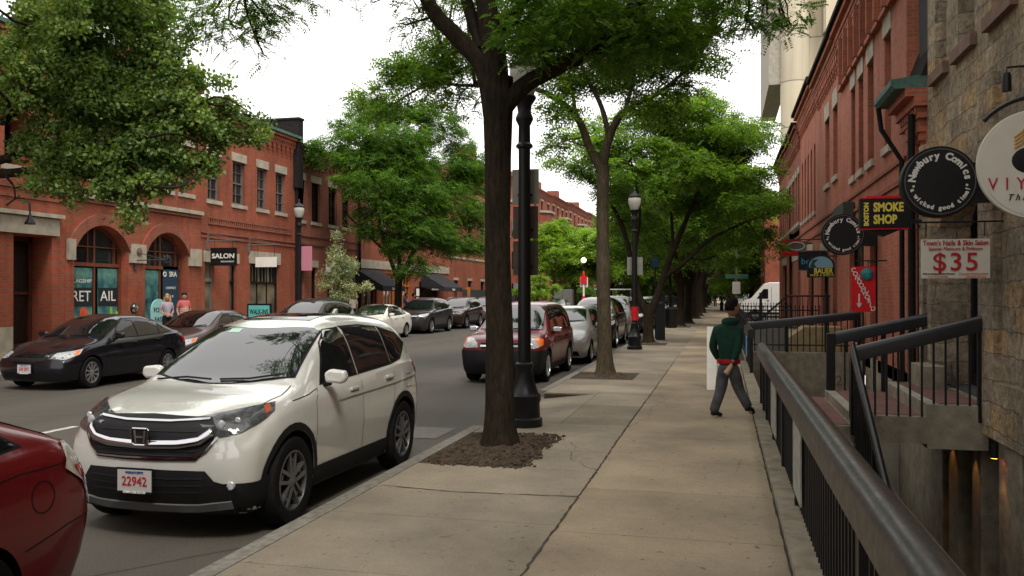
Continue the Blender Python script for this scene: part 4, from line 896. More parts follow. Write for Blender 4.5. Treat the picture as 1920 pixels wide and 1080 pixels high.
t = thing('wine_shop_sign', 'arched black sign with blue sky picture reading BAUER Wine and Spirits', 'sign', ((p0.x + p1.x) / 2, 24.2, p1.z)); w = (p1.x - p0.x) / 2; H2 = p0.z - p1.z
arc = [(w * math.cos(a), H2 - w * .85 + w * .85 * math.sin(a)) for a in np.linspace(0, math.pi, 15)]
MB().prism([(-w, 0), (w, 0)] + arc, 'y', -.05, .05).build('board', M['black'], t)
arc = [(w * .86 * math.cos(a), H2 - w * .85 + w * .72 * math.sin(a)) for a in np.linspace(0, math.pi, 15)]
MB().prism([(-w * .86, H2 * .42), (w * .86, H2 * .42)] + arc, 'y', -.058, -.05).build('picture', plain('sky picture', (.20, .36, .45), .5), t)
MB().prism([(-w * .84, H2 * .43), (-w * .3, H2 * .43), (-w * .5, H2 * .6), (-w * .2, H2 * .8), (-w * .6, H2 * .78)], 'y', -.064, -.058).build('tree_silhouette', plain('dark green print', (.02, .06, .05), .6), t)
text('BAUER', .2, M['yellow'], t, (.06, -.06, H2 * .27), FACE_CAM, fit=w * 1.35, bold=.004); text('WINE & SPIRITS', .08, M['yellow'], t, (.02, -.06, H2 * .09), FACE_CAM, fit=w * 1.7)
MB().tube([(-w, 0, H2 + .1), (FX - t.location.x, 0, H2 + .1)], .02, 5).tube([(0, 0, H2 - .02), (0, 0, H2 + .1)], .015, 5).build('bracket', M['black'], t)
p0, p1 = atY(1497, 472, 27), atY(1550, 506, 27)
t = thing('blue_letter_sign', 'dark rectangular sign with small blue letters be, behind the arched sign', 'sign', tuple((p0 + p1) / 2)); w, hh = (p1.x - p0.x) / 2, (p0.z - p1.z) / 2
MB().box(-w, w, -.04, .04, -hh, hh).build('board', M['blackm'], t); MB().box(-w, w, -.045, .045, hh, hh + .03).build('edge', M['greyframe'], t); MB().box(-w, w, -.045, .045, -hh - .03, -hh).build('edge', M['greyframe'], t); text('be', .26, plain('blue lettering', (.02, .25, .45), .5), t, (-w * .5, -.045, -.02), FACE_CAM)
MB().tube([(w, 0, hh * .5), (FX - t.location.x, 0, hh * .5)], .02, 5).build('bracket', M['black'], t)
p0, p1 = atY(1465, 449, 34), atY(1502, 480, 34)
t = thing('red_banner_sign', 'plain red rectangular sign behind the oval one', 'sign', tuple((p0 + p1) / 2)); w, hh = (p1.x - p0.x) / 2, (p0.z - p1.z) / 2
MB().box(-w, w, -.04, .04, -hh, hh).build('board', M['red'], t); MB().tube([(w, 0, hh * .5), (FX - t.location.x, 0, hh * .5)], .03, 5).build('bracket', M['black'], t)
p0, p1 = atY(1474, 453, 31), atY(1512, 470, 31)
t = thing('oval_sign', 'grey board with a pale oval ring, hanging in front of the red one', 'sign', tuple((p0 + p1) / 2)); w, hh = (p1.x - p0.x) / 2, (p0.z - p1.z) / 2
MB().box(-w, w, -.04, .04, -hh, hh).build('board', M['greyframe'], t)
ov = lambda k: [(w * k * math.cos(a), -.046, hh * k * math.sin(a)) for a in np.linspace(0, 2 * math.pi, 25)]
MB().tube(ov(.82), .02, 5).build('ring', M['offwhite'], t); MB().tube([(-w, 0, hh + .06), (FX - t.location.x, 0, hh + .06)], .02, 5).tube([(0, 0, hh), (0, 0, hh + .06)], .01, 5).build('bracket', M['black'], t)
t = thing('wall_box_sign', 'dark green box sign with teal letters mounted high on the red brick wall', 'sign', (FX - .02, 24.6, 3.95))
bevel(MB().box(-.28, 0, -1.05, 1.05, -.28, .28).build('box', plain('dark green box', (.045, .055, .045), .6), t), .015); text('paper', .34, plain('teal lettering', (.03, .32, .38), .5), t, (-.285, .1, -.02), FACE_W)
t = thing('spotlight', 'small black spotlight on an arm fixed to the stone wall above the round white sign', 'spotlight', tuple(atY(1889, 150, 10.4) - Vector((0, 0, 0))))
MB().tube([(0, 0, .07), (0, 0, .14), (FX - t.location.x, 0, .15)], .012, 6).build('arm', M['black'], t)
MB().lathe([(.035, .08), (.045, .04), (.05, -.12), (.045, -.12)], 14).build('head', M['black'], t, smooth=True)
# street sign post on the corner
t = thing('street_sign_post', 'grey pole with green street name blade on the far corner by the white van', 'sign post', (.75, 52, .15))
MB().tube([(0, 0, 0), (0, 0, 6.2)], .07, 8).build('pole', M['greyframe'], t); MB().box(-.6, .7, -.02, .02, 2.6, 2.85).build('blade', plain('green blade', (.05, .16, .12), .5), t); MB().box(-.2, .25, -.1, .1, 1.7, 2.4).build('box', M['white'], t)
# ---------------------------------------------------------------- vehicles: a lofted body, everything else laid on it
def interp(kn, y):
    xs = [k[0] for k in kn]; vs = [k[1] for k in kn]; n = len(xs)
    if y <= xs[0]: return vs[0]
    if y >= xs[-1]: return vs[-1]
    i = max(j for j in range(n - 1) if xs[j] <= y); h = xs[i + 1] - xs[i]; t = (y - xs[i]) / h
    s = [(vs[j + 1] - vs[j]) / (xs[j + 1] - xs[j]) for j in range(n - 1)]
    def tan(j):
        if j == 0: return s[0]
        if j == n - 1: return s[-1]
        if s[j - 1] * s[j] <= 0: return 0
        return 2 * s[j - 1] * s[j] / (s[j - 1] + s[j])
    a, b = tan(i) * h, tan(i + 1) * h
    return (2 * t ** 3 - 3 * t * t + 1) * vs[i] + (t ** 3 - 2 * t * t + t) * a + (-2 * t ** 3 + 3 * t * t) * vs[i + 1] + (t ** 3 - t * t) * b
def body_mesh(sp):
    L, W = sp['L'], sp['W'] / 2; zf = sp.get('zf', .22); zc = .58
    e = [0, .004, .015, .035, .065, .1]; ys = e + list(np.arange(.15, L - .12, .055)) + [L - v for v in reversed(e)]
    rings = []
    def ring(y, sc=1.0, yo=None):
        w = interp(sp['w'], y) * W; zt = interp(sp['top'], y); zb = min(interp(sp['belt'], y), zt - .015); n = interp(sp['n'], y); tm = interp(sp['tum'], y)
        wz = sp.get('wz', .62); f = sp.get('flare', .97)
        half = [(0, zf), (.45 * w, zf), (.86 * w, zf), (.93 * w, zf + .03), (.955 * w, zf + .10), (.97 * w, zf + .2), (.988 * w, wz - .08), (w, wz), (.995 * w, wz + .4 * (zb - wz)), (.978 * w, wz + .78 * (zb - wz)), (f * .985 * w, zb - .012), (f * .955 * w, zb + .012)]
        wu = f * .955 * w - .004
        for k in range(1, 18):
            ph = math.pi / 2 * k / 17; c_, s_ = max(math.cos(ph), 0) ** (2 / n), math.sin(ph) ** (2 / n)
            half.append((wu * c_ * (1 - tm * s_), zb + .012 + (zt - zb - .012) * s_))
        t = min(1, min(y, L - y) / .1); k = 1 - .085 * (1 - math.sqrt(max(0, 1 - (1 - t) ** 2)))
        out = []
        for x, z in half:
            x *= k * sc; z = zc + (z - zc) * k * sc; yy = y if yo is None else yo; q = (abs(x) / W) ** 2.3
            ff = max(0, 1 - yy / .9); fr = max(0, 1 - (L - yy) / .8)
            yy += (sp['bow'] * q + interp(sp['leanf'], z)) * ff ** 1.3 - (sp.get('bowr', .14) * q + interp(sp['leanr'], z)) * fr ** 1.3
            out.append((x, yy, z))
        return out + [(-x, y_, z) for x, y_, z in reversed(out[1:-1])]
    for sc in (.02, .3, .6, .85, .96): rings.append(ring(0, sc, -.012 * (1 - sc)))
    for y in ys: rings.append(ring(y))
    for sc in (.96, .85, .6, .3, .02): rings.append(ring(L, sc, L + .012 * (1 - sc)))
    k = len(rings[0]); vs = [p for r in rings for p in r]; fs = []
    for i in range(len(rings) - 1):
        for j in range(k): fs.append((i * k + j, i * k + (j + 1) % k, (i + 1) * k + (j + 1) % k, (i + 1) * k + j))
    fs += [tuple(range(k)), tuple((len(rings) - 1) * k + j for j in reversed(range(k)))]
    return MB().add(vs, fs)
def outset(poly, d):
    n = len(poly); out = []; A = sum(poly[i][0] * poly[(i + 1) % n][1] - poly[(i + 1) % n][0] * poly[i][1] for i in range(n)); sg = 1 if A > 0 else -1
    for i in range(n):
        p0, p, p1 = Vector(poly[i - 1]), Vector(poly[i]), Vector(poly[(i + 1) % n]); e0, e1 = (p - p0).normalized(), (p1 - p).normalized()
        n0, n1 = Vector((e0.y, -e0.x)) * sg, Vector((e1.y, -e1.x)) * sg; m_ = (n0 + n1); m_ = m_ / max(.35, m_.length_squared / 2) * 1.0
        out.append(tuple(p + m_ * d * .5 * (1 if True else 0) * 1.0))
    return out
class Skin:
    def __init__(s, mb, root):
        s.bvh = BVHTree.FromPolygons([Vector(v) for v in mb.v], mb.f); s.root = root
    def frame(s, D):
        D = Vector(D).normalized()
        A = Vector((1, 0, 0)) if abs(D.z) > .8 else D.cross(Vector((0, 0, 1))).normalized()
        return D, A, A.cross(D).normalized()
    def cast(s, q, D, off):
        h = s.bvh.ray_cast(q - D * 6, D)
        if h[0] is None:
            h = s.bvh.find_nearest(q)
        nr = h[1]
        if nr.dot(D) > 0: nr = -nr
        return h[0] + nr * off
    def patch(s, name, pts, D, m, off=.004, grid=.06, parent=None, out=0, smooth=True):
        D, A, B = s.frame(D); P = [Vector(p) for p in pts]; dm = sum(p.dot(D) for p in P) / len(P); p2 = [(p.dot(A), p.dot(B)) for p in P]
        if out: p2 = outset(p2, out * 2)
        ol = []
        for i in range(len(p2)):
            a, b = Vector(p2[i]), Vector(p2[(i + 1) % len(p2)]); n = max(1, int((b - a).length / grid))
            ol += [tuple(a + (b - a) * j / n) for j in range(n)]
        xs = [p[0] for p in ol]; ys = [p[1] for p in ol]; inn = []
        def inside(x, y):
            c = False; n = len(p2)
            for i in range(n):
                x1, y1 = p2[i]; x2, y2 = p2[(i + 1) % n]
                if (y1 > y) != (y2 > y) and x < (x2 - x1) * (y - y1) / (y2 - y1) + x1: c = not c
            return c
        for x in np.arange(min(xs) + grid * .5, max(xs), grid):
            for y in np.arange(min(ys) + grid * .5, max(ys), grid):
                if inside(x, y) and min((x - a) ** 2 + (y - b) ** 2 for a, b in ol) > (grid * .45) ** 2: inn.append((x, y))
        k = len(ol); r = geometry.delaunay_2d_cdt([Vector(p) for p in ol + inn], [(i, (i + 1) % k) for i in range(k)], [], 0, 1e-5)
        fs = []
        for f in r[2]:
            c = sum((Vector(r[0][i]) for i in f), Vector((0, 0))) / len(f)
            if inside(c.x, c.y): fs.append(tuple(f))
        vs = [s.cast(A * p.x + B * p.y + D * dm, D, off) for p in r[0]]
        return MB().add(vs, fs).build(name, m, parent or s.root, smooth=smooth)
    def strip(s, name, pts, D, m, w=.008, off=.003, step=.06, parent=None, mb=None):
        D, A, B = s.frame(D); Q = []
        for i in range(len(pts) - 1):
            a, b = Vector(pts[i]), Vector(pts[i + 1]); n = max(1, int((b - a).length / step))
            Q += [a + (b - a) * j / n for j in range(n)]
        Q.append(Vector(pts[-1])); L_, R_ = [], []
        for i, q in enumerate(Q):
            t = Q[min(i + 1, len(Q) - 1)] - Q[max(0, i - 1)]; t -= D * t.dot(D); sd = t.normalized().cross(D) * w / 2
            L_.append(s.cast(q - sd, D, off)); R_.append(s.cast(q + sd, D, off))
        n = len(Q); own = mb is None; mb = mb or MB(); mb.add(L_ + R_, [(i, i + 1, n + i + 1, n + i) for i in range(n - 1)])
        return mb.build(name, m, parent or s.root) if own else mb
WHEELS = {}
def wheel_meshes(r, w, style):
    key = (r, w, style)
    if key in WHEELS: return WHEELS[key]
    ri = r * (.66 if style != 'steel' else .62)
    ty = MB().lathe([(ri, -w / 2 + .01), (r * .9, -w / 2), (r * .975, -w / 2 + .025), (r, -w / 2 + .05), (r, w / 2 - .05), (r * .975, w / 2 - .02), (r * .93, w / 2 - .004), (r * .80, w / 2), (ri * 1.03, w / 2 - .012), (ri, w / 2 - .03), (ri * .97, 0)], 40, axis='x', caps=False)
    t = ty.build('tyre', M['rubber'], smooth=True)
    m = MB(); m.lathe([(ri * 1.015, w / 2 - .012), (ri * .95, w / 2 - .008), (ri * .93, w / 2 - .03), (ri * .9, -.02)], 40, axis='x', caps=False)
    n = {'crv': 5, 'ten': 10, 'five': 5, 'multi': 12, 'steel': 6}[style]
    for i in range(n):
        a = 2 * math.pi * i / n; Mt = Matrix.Rotation(a, 4, 'X')
        if style in ('crv', 'five'):
            ww = ri * .13
            for sg in (-1, 1):
                m.prism([(sg * ww * .4, ri * .16), (sg * ww * 1.25, ri * .2), (sg * ww * 2.1, ri * .95), (sg * ww * 1.15, ri * .95)], 'x', w / 2 - .05, w / 2 - .014, Mt)
            if style == 'crv': m.prism([(-ww * 1.9, ri * .62), (ww * 1.9, ri * .62), (ww * 2, ri * .72), (-ww * 2, ri * .72)], 'x', w / 2 - .055, w / 2 - .03, Mt)
        else:
            ww = ri * (.075 if n > 6 else .14); m.prism([(-ww * .8, ri * .12), (ww * .8, ri * .12), (ww * 1.2, ri * .95), (-ww * 1.2, ri * .95)], 'x', w / 2 - .05, w / 2 - .014, Mt)
    m.lathe([(ri * .24, w / 2 - .055), (ri * .24, w / 2 - .018), (ri * .15, w / 2 - .008), (0, w / 2 - .008)], 20, axis='x')
    rim = m.build('rim', M['alloyd'] if style == 'crv' else M['alloy'], smooth=True)
    bk = MB().lathe([(ri * .93, -.0), (0, -.0)], 24, axis='x').lathe([(ri * .6, .0), (ri * .6, .02), (0, .02)], 24, axis='x').build('brake', M['blackm'])
    WHEELS[key] = [o.data for o in (t, rim, bk)]
    for o in (t, rim, bk): bpy.data.objects.remove(o)
    return WHEELS[key]
def make_car(sp, label, loc, rz=0, cat='car', name='parked_car', group=None):
    root = thing(name, label, cat, (0, 0, 0), 0, group); mb = body_mesh(sp); L, W = sp['L'], sp['W'] / 2; r = sp['wr']; ra = r + sp.get('gap', .045)
    body = mb.build('body', sp['paint'], root, smooth=False)
    cut = MB()
    for y in sp['wy']:
        for sg in (-1, 1):
            cut.lathe([(ra, 0), (ra, 1)], 40, Matrix.Translation((W * .52 if sg > 0 else -W * .52 - 1, y, r - .01)), axis='x')
    cm = cut.mesh('cut'); cm.materials.append(M['blackm']); co = bpy.data.objects.new('cut', cm); COL.objects.link(co)
    bm = bmesh.new(); bm.from_mesh(cm); bmesh.ops.recalc_face_normals(bm, faces=bm.faces); bm.to_mesh(cm); bm.free()
    md = body.modifiers.new('b', 'BOOLEAN'); md.object = co; md.operation = 'DIFFERENCE'; md.solver = 'EXACT'; md.material_mode = 'TRANSFER'
    dg = bpy.context.evaluated_depsgraph_get(); dg.update(); me = bpy.data.meshes.new_from_object(body.evaluated_get(dg)); body.modifiers.clear(); body.data = me; bpy.data.objects.remove(co)
    me.polygons.foreach_set("use_smooth", [True] * len(me.polygons)); me.set_sharp_from_angle(angle=R(sp.get('sharp', 34)))
    S = Skin(mb, root); X = (1, 0, 0); bk = M['blackm']
    # windscreen and back light, laid on from above
    for nm, key in (('windshield', 'ws'), ('rear_window', 'rw')):
        if key not in sp: continue
        y0, w0, y1, w1, cv = sp[key]                                  # base y / half width, head y / half width, curve
        n = 8; poly = [(w0 * (1 - 2 * i / n), y0 + cv * ((1 - 2 * i / n) ** 2), 1) for i in range(n + 1)] + [(-w1 * (1 - 2 * i / n), y1 + cv * .7 * ((1 - 2 * i / n) ** 2), 1) for i in range(n + 1)]
        D_ = sp.get('wsD', (0, .55, -.83)) if key == 'ws' else (0, -.6, -.8)
        zz = lambda y: interp(sp['top'], y)
        poly = [(x, y, zz(y)) for x, y, z in poly]
        S.patch('window_seal', poly, (0, 0, -1), bk, .003, .07, out=.018); S.patch(nm, poly, (0, 0, -1), M['carglass'], .007, .07)
        if key == 'ws' and sp.get('wipers', 1):
            m2 = MB()
            for (xa, xb) in ((.62, .05), (-.02, -.60)):
                m2.tube([S.cast(Vector((xa, y0 + .02 + cv * xa * xa * 2, 1)), Vector((0, 0, -1)), .03), S.cast(Vector(((xa + xb) / 2, y0 + .07, 1)), Vector((0, 0, -1)), .022), S.cast(Vector((xb, y0 + .05, 1)), Vector((0, 0, -1)), .018)], .009, 5)
            m2.build('wiper', bk, root)
    for sg in (1, -1):
        D = (-sg, 0, 0)
        for poly in sp['side']:
            P = [(sg * W, y, z) for y, z in poly]
            S.patch('window_trim', P, D, sp.get('trim', bk), .003, .08, out=.02); S.patch('window', P, D, M['carside'], .006, .08)
        for seam in sp['seams']: S.strip('door_seam', [(sg * W, y, z) for y, z in seam], D, bk, .007, .002, .06)
        for y, z in sp['handles']:
            p = S.cast(Vector((sg * W, y, z)), Vector(D), .016); bevel(MB().box(p.x - .018, p.x + .012, y - .09, y + .09, z - .016, z + .016).build('door_handle', sp.get('hm', sp['paint']), root), .008)
        y, z = sp['mirror']; p = S.cast(Vector((sg * W, y, z)), Vector(D), 0)
        m2 = bevel(MB().prism([(p.x + sg * .05, z + .005), (p.x + sg * .22, z - .005), (p.x + sg * .265, z + .04), (p.x + sg * .245, z + .11), (p.x + sg * .10, z + .125), (p.x + sg * .04, z + .09)], 'y', y - .055, y + .035).build('mirror', sp.get('mm', sp['paint']), root, smooth=True), .025, 3)
        MB().tube([(p.x - sg * .02, y + .02, z - .03), (p.x + sg * .08, y + .01, z + .0)], .028, 6).build('stalk', bk, m2); MB().box(p.x + sg * .06, p.x + sg * .235, y + .036, y + .04, z + .02, z + .10).build('mirror_glass', M['carglass'], m2)
        if sp.get('clad'):
            for y in sp['wy']:
                k = 20; a0, a1 = R(-22), R(202); pr = [(y + (ra + .001) * math.cos(a0 + (a1 - a0) * i / k), r - .01 + (ra + .001) * math.sin(a0 + (a1 - a0) * i / k)) for i in range(k + 1)]; po = [(y + (ra + sp['clad']) * math.cos(a0 + (a1 - a0) * i / k), r - .01 + (ra + sp['clad']) * math.sin(a0 + (a1 - a0) * i / k)) for i in range(k + 1)]
                S.patch('arch_trim', [(sg * W, a, b_) for a, b_ in pr + po[::-1]], D, bk, .006, .06)
            z1 = sp.get('sillz', .40); S.patch('sill_trim', [(sg * W, sp['wy'][0] + ra + .02, .2), (sg * W, sp['wy'][1] - ra - .02, .2), (sg * W, sp['wy'][1] - ra + .01, z1), (sg * W, sp['wy'][0] + ra - .01, z1)], D, bk, .008, .08)
        def wrap(pts): return [(sg * x, y, z) for x, y, z in pts]
        for nm, m_, D_, off, pts in sp.get('lamps', ()): S.patch(nm, wrap(pts), (D_[0] * sg, D_[1], D_[2]), m_, off, .05)
        for wy in sp['wy']:
            w = thing('wheel', None, None, (sg * (W - .125 + sp.get('wo', 0)), wy, r)); w.parent = root
            for me_, nm in zip(wheel_meshes(r, .235, sp.get('rim', 'ten')), ('tyre', 'rim', 'brake')):
                o = bpy.data.objects.new(nm, me_); COL.objects.link(o); o.parent = w
            if sg < 0: w.rotation_euler = (0, 0, math.pi)
    for nm, m_, D_, off, pts in sp.get('front', ()): S.patch(nm, pts, D_, m_, off, .05)
    if sp.get('plate'):
        x, z, txt, rear = sp['plate']; Dp = Vector((0, -1 if rear else 1, 0)); p = S.cast(Vector((x, L if rear else 0, z)), Dp, .03); sgn = 1 if rear else -1
        pl = MB().box(x - .155, x + .155, p.y - .006, p.y + .006, z - .08, z + .08).build('license_plate', M['platebase'], root); o_ = sgn * .008
        MB().box(x - .165, x + .165, p.y - .004, p.y + .004, z + .08, z + .095).box(x - .165, x + .165, p.y - .004, p.y + .004, z - .095, z - .08).box(x - .166, x - .155, p.y - .004, p.y + .004, z - .09, z + .09).box(x + .155, x + .166, p.y - .004, p.y + .004, z - .09, z + .09).build('plate_frame', bk, pl)
        text(txt, .098, M['darkred'], pl, (x, p.y + o_, z - .006), (R(90), 0, math.pi if rear else 0), fit=.225); text('MASSACHUSETTS', .022, plain('plate blue', (.05, .08, .3), .5), pl, (x, p.y + o_, z + .062), (R(90), 0, math.pi if rear else 0), fit=.16)
        if not rear: text('HONDA CARS BOSTON', .022, M['offwhite'], pl, (x, p.y + o_, z - .088), (R(90), 0, 0), fit=.2).hide_render = False
    if sp.get('rails'):
        for sg in (1, -1):
            y0, y1, xw = sp['rails']; pts = [S.cast(Vector((sg * xw, y0 + (y1 - y0) * i / 8, 2)), Vector((0, 0, -1)), .0) for i in range(9)]
            pts = [p + Vector((0, 0, .0 if i in (0, 8) else .045)) for i, p in enumerate(pts)]; MB().tube(pts, .016, 6).build('roof_rail', sp.get('railm', bk), root)
    if sp.get('fin'):
        p = S.cast(Vector((0, sp['fin'], 2)), Vector((0, 0, -1)), 0); MB().prism([(p.y - .10, p.z - .01), (p.y + .06, p.z - .01), (p.y + .04, p.z + .075), (p.y + .01, p.z + .07)], 'x', -.018, .018).build('antenna', sp['paint'], root)
    if sp.get('sun'):
        y0, y1, xw = sp['sun']; S.patch('sunroof', [(xw, y0, 2), (-xw, y0, 2), (-xw, y1, 2), (xw, y1, 2)], (0, 0, -1), M['carglass'], .004, .08)
    if 'more' in sp: sp['more'](S, root)
    root.location = loc; root.rotation_euler = (0, 0, rz); return root, S
def mirrorx(p): return p + [(-x, y, z) for x, y, z in reversed(p)]
F = (0, 1, 0)
BAS = dict(bow=.20, bowr=.12, n=[(0, 2.6), (.9, 2.8), (1.3, 3.2), (1.9, 5), (3.8, 5), (4.5, 3.4)], tum=[(0, .0), (1.0, .02), (1.5, .12), (1.9, .19), (3.6, .19), (4.3, .12)])
M['amberd'] = plain('dull amber lens', (.33, .06, .02), .2)
M['greytrim'] = plain('dark grey trim', (.02, .02, .021), .5)
M['platebase'] = plain('plate enamel', (.40, .39, .38), .5)
# ---- white crossover (nearest)
wp = paint('pearl white paint', (.50, .495, .465), .0, .16, .6); wp.node_tree.nodes['Principled BSDF'].inputs['Coat Weight'].default_value = 1.0; wp.node_tree.nodes['Principled BSDF'].inputs['Coat IOR'].default_value = 1.7
def crv_more(S, root):
    # creases, bonnet shut line, emblem, chrome bar, fog lamps, skid bar
    D = Vector((0, 0, -1)); bk = M['blackm']
    S.strip('bonnet_seam', [(.60, .18, 1), (.74, .50, 1), (.78, .80, 1), (.74, 1.05, 1)], D, bk, .009, .002); S.strip('bonnet_seam', [(-.60, .18, 1), (-.74, .50, 1), (-.78, .80, 1), (-.74, 1.05, 1)], D, bk, .009, .002)
    up = [(-.56, .865), (-.47, .80), (-.3, .775), (0, .765), (.3, .775), (.47, .80), (.56, .865)]
    lo = [(x * .97, z - .052) for x, z in up]
    g_ = S.strip('chrome_bar', [(x, 0, z - .03) for x, z in up], F, M['chrome'], .055, .045, .02); md = g_.modifiers.new('s', 'SOLIDIFY'); md.thickness = .025; g_.data.polygons.foreach_set('use_smooth', [True] * len(g_.data.polygons))
    for z in (.70, .665, .84): S.strip('grille_slat', [(-.44, 0, z), (.44, 0, z)], F, M['greytrim'], .008, .022, .03)
    for z in (.50, .45, .40): S.strip('grille_slat', [(-.5, 0, z), (.5, 0, z)], F, M['greytrim'], .008, .022, .03)
    S.strip('chrome_trim', [(-.50, 0, .915), (-.2, 0, .90), (.2, 0, .90), (.50, 0, .915)], F, M['chrome'], .012, .026)
    S.strip('chrome_trim', [(-.60, 0, .80), (-.52, 0, .70), (-.44, 0, .645), (.44, 0, .645), (.52, 0, .70), (.60, 0, .80)], F, M['chrome'], .012, .022)
    p = S.cast(Vector((0, 0, .79)), Vector(F), .05); em = MB(); q = lambda x, z: (x, z)
    em.prism([(-.065, -.05), (-.045, -.062), (.045, -.062), (.065, -.05), (.08, .05), (.065, .062), (-.065, .062), (-.08, .05)], 'y', -.006, .006, Matrix.Translation((0, p.y - .004, p.z)))
    e = em.build('emblem', M['blackm'], root); h_ = MB()
    for sg in (-1, 1): h_.prism([(sg * .028, -.048), (sg * .042, -.048), (sg * .058, .048), (sg * .038, .048)], 'y', -.012, -.006)
    h_.box(-.036, .036, -.012, -.006, -.009, .006)
    fr = [(-.065, -.05), (-.045, -.062), (.045, -.062), (.065, -.05), (.08, .05), (.065, .062), (-.065, .062), (-.08, .05)]
    h_.tube([(x, -.009, z) for x, z in fr + [fr[0]]], .008, 6)
    o = h_.build('badge', M['chrome'], e); o.location = (0, p.y - .004, p.z)
    for sg in (1, -1):
        p = S.cast(Vector((sg * .70, 0, .44)), Vector(F), .012); f_ = MB().lathe([(.030, -.004), (.034, 0), (.034, .03)], 18, Matrix.Translation(tuple(p)), axis='y').lathe([(0, -.008), (.02, -.007), (.030, -.004)], 18, Matrix.Translation(tuple(p)), axis='y').build('fog_lamp', M['lens'], root, smooth=True)
        a = S.cast(Vector((sg * .60, 0, .875)), Vector(F), .02); MB().lathe([(0, -.006), (.022, -.005), (.030, -.002), (.034, .01)], 18, Matrix.Translation(tuple(a)), axis='y').build('projector', M['lens'], root, smooth=True)
        a = S.cast(Vector((sg * .74, .1, .90)), Vector((-.3 * sg, 1, 0)).normalized(), .016); MB().lathe([(0, -.006), (.018, -.005), (.026, .004)], 18, Matrix.Translation(tuple(a)), axis='y').build('projector', M['lens'], root, smooth=True)
    b_ = S.strip('skid_bar', [(-.70, 0, .30), (-.45, 0, .275), (.45, 0, .275), (.70, 0, .30)], F, plain('grey bumper trim', (.09, .09, .09), .4), .055, .03, .05); md = b_.modifiers.new('s', 'SOLIDIFY'); md.thickness = .02
    S.patch('sticker', [(-.30, 1.72, 1.5), (-.18, 1.72, 1.5), (-.18, 1.80, 1.5), (-.30, 1.80, 1.5)], (0, 0, -1), plain('green sticker', (.35, .55, .42), .5), .009, .05)
    for sg in (1, -1): S.strip('waist_crease', [(sg, 1.7, .93), (sg, 3.0, .955), (sg, 4.1, 1.0)], (-sg, 0, 0), wp, .03, .012)
CRV = dict(BAS, L=4.56, W=1.855, wr=.365, wy=(.93, 3.59), paint=wp, clad=.062, sillz=.40, rim='crv', bow=.25, zf=.2, gap=.05, wz=.66,
    top=[(0, .90), (.06, .94), (.2, .98), (.6, 1.045), (1.05, 1.09), (1.2, 1.135), (1.5, 1.31), (1.85, 1.49), (2.05, 1.565), (2.5, 1.65), (3.0, 1.675), (3.6, 1.645), (4.1, 1.57), (4.3, 1.42), (4.45, 1.15), (4.5, 1.02), (4.56, .92)],
    belt=[(0, .74), (.2, .86), (.6, .96), (1.1, 1.01), (2, 1.05), (3, 1.10), (3.8, 1.14), (4.25, 1.13), (4.56, .85)],
    w=[(0, .93), (.2, .955), (.5, .985), (.95, 1.0), (1.6, .985), (2.9, .99), (3.6, 1.0), (4.2, .97), (4.56, .90)],
    n=[(0, 3.0), (.9, 2.9), (1.2, 3.3), (1.8, 5.2), (3.8, 5), (4.3, 4), (4.56, 3)], tum=[(0, .0), (1.0, .02), (1.4, .12), (2.0, .235), (3.6, .22), (4.3, .14)],
    leanf=[(.2, .10), (.35, .03), (.5, 0), (.65, .01), (.85, .05), (.95, .10), (1.1, .22)], leanr=[(.2, .06), (.5, 0), (.8, .02), (1.1, .10), (1.5, .2)],
    ws=(1.13, .70, 1.98, .575, .20), rw=(4.46, .62, 4.14, .55, -.05),
    side=[[(1.62, 1.09), (2.42, 1.115), (2.42, 1.535), (2.18, 1.52), (1.95, 1.41)], [(2.48, 1.118), (3.32, 1.15), (3.30, 1.515), (2.9, 1.545), (2.48, 1.542)], [(3.37, 1.155), (3.66, 1.19), (3.98, 1.33), (3.80, 1.43), (3.36, 1.51)]],
    seams=[[(1.42, .42), (1.36, .62), (1.40, .95), (1.52, 1.06)], [(2.45, .40), (2.45, 1.10)], [(3.15, .42), (3.28, .70), (3.36, 1.12)], [(.98, 1.0), (1.3, 1.02), (1.5, 1.05)], [(3.70, .86), (3.92, .86), (3.92, 1.0), (3.70, 1.0), (3.70, .86)]],
    handles=[(2.25, .985), (3.18, 1.02)], mirror=(1.66, 1.09), sun=(2.3, 2.85, .38), fin=3.75, plate=(-.04, .475, '22942', False),
    lamps=[('headlight', M['lensdark'], (-.55, .83, 0), .012, [(.43, .06, .93), (.62, .12, .955), (.80, .30, .985), (.895, .60, 1.01), (.90, .56, .955), (.885, .42, .91), (.76, .2, .825), (.62, .12, .80), (.53, .1, .825)]),
           ('indicator', M['amberd'], (-.8, .6, 0), .015, [(.885, .50, .985), (.895, .585, 1.0), (.90, .54, .955), (.89, .47, .935)]),
           ('tail_lamp', M['redlens'], (-1, -.25, 0), .012, [(.88, 4.02, 1.12), (.86, 4.32, 1.10), (.86, 4.35, .98), (.88, 4.2, 1.0)]),
           ('lower_bumper', M['blackm'], (-.6, .8, 0), .006, [(.55, .0, .20), (.55, 0, .50), (.66, .1, .455), (.86, .3, .455), (.935, .50, .50), (.935, .52, .20)])],
    front=[('grille', M['blackm'], F, .014, mirrorx([(0, 0, .945), (.50, 0, .93), (.585, 0, .855), (.555, 0, .73), (.45, 0, .63), (0, 0, .625)])),
           ('lower_grille', M['blackm'], F, .014, mirrorx([(0, 0, .565), (.52, 0, .555), (.60, 0, .46), (.72, 0, .42), (.72, 0, .2), (0, 0, .2)]))], more=crv_more)
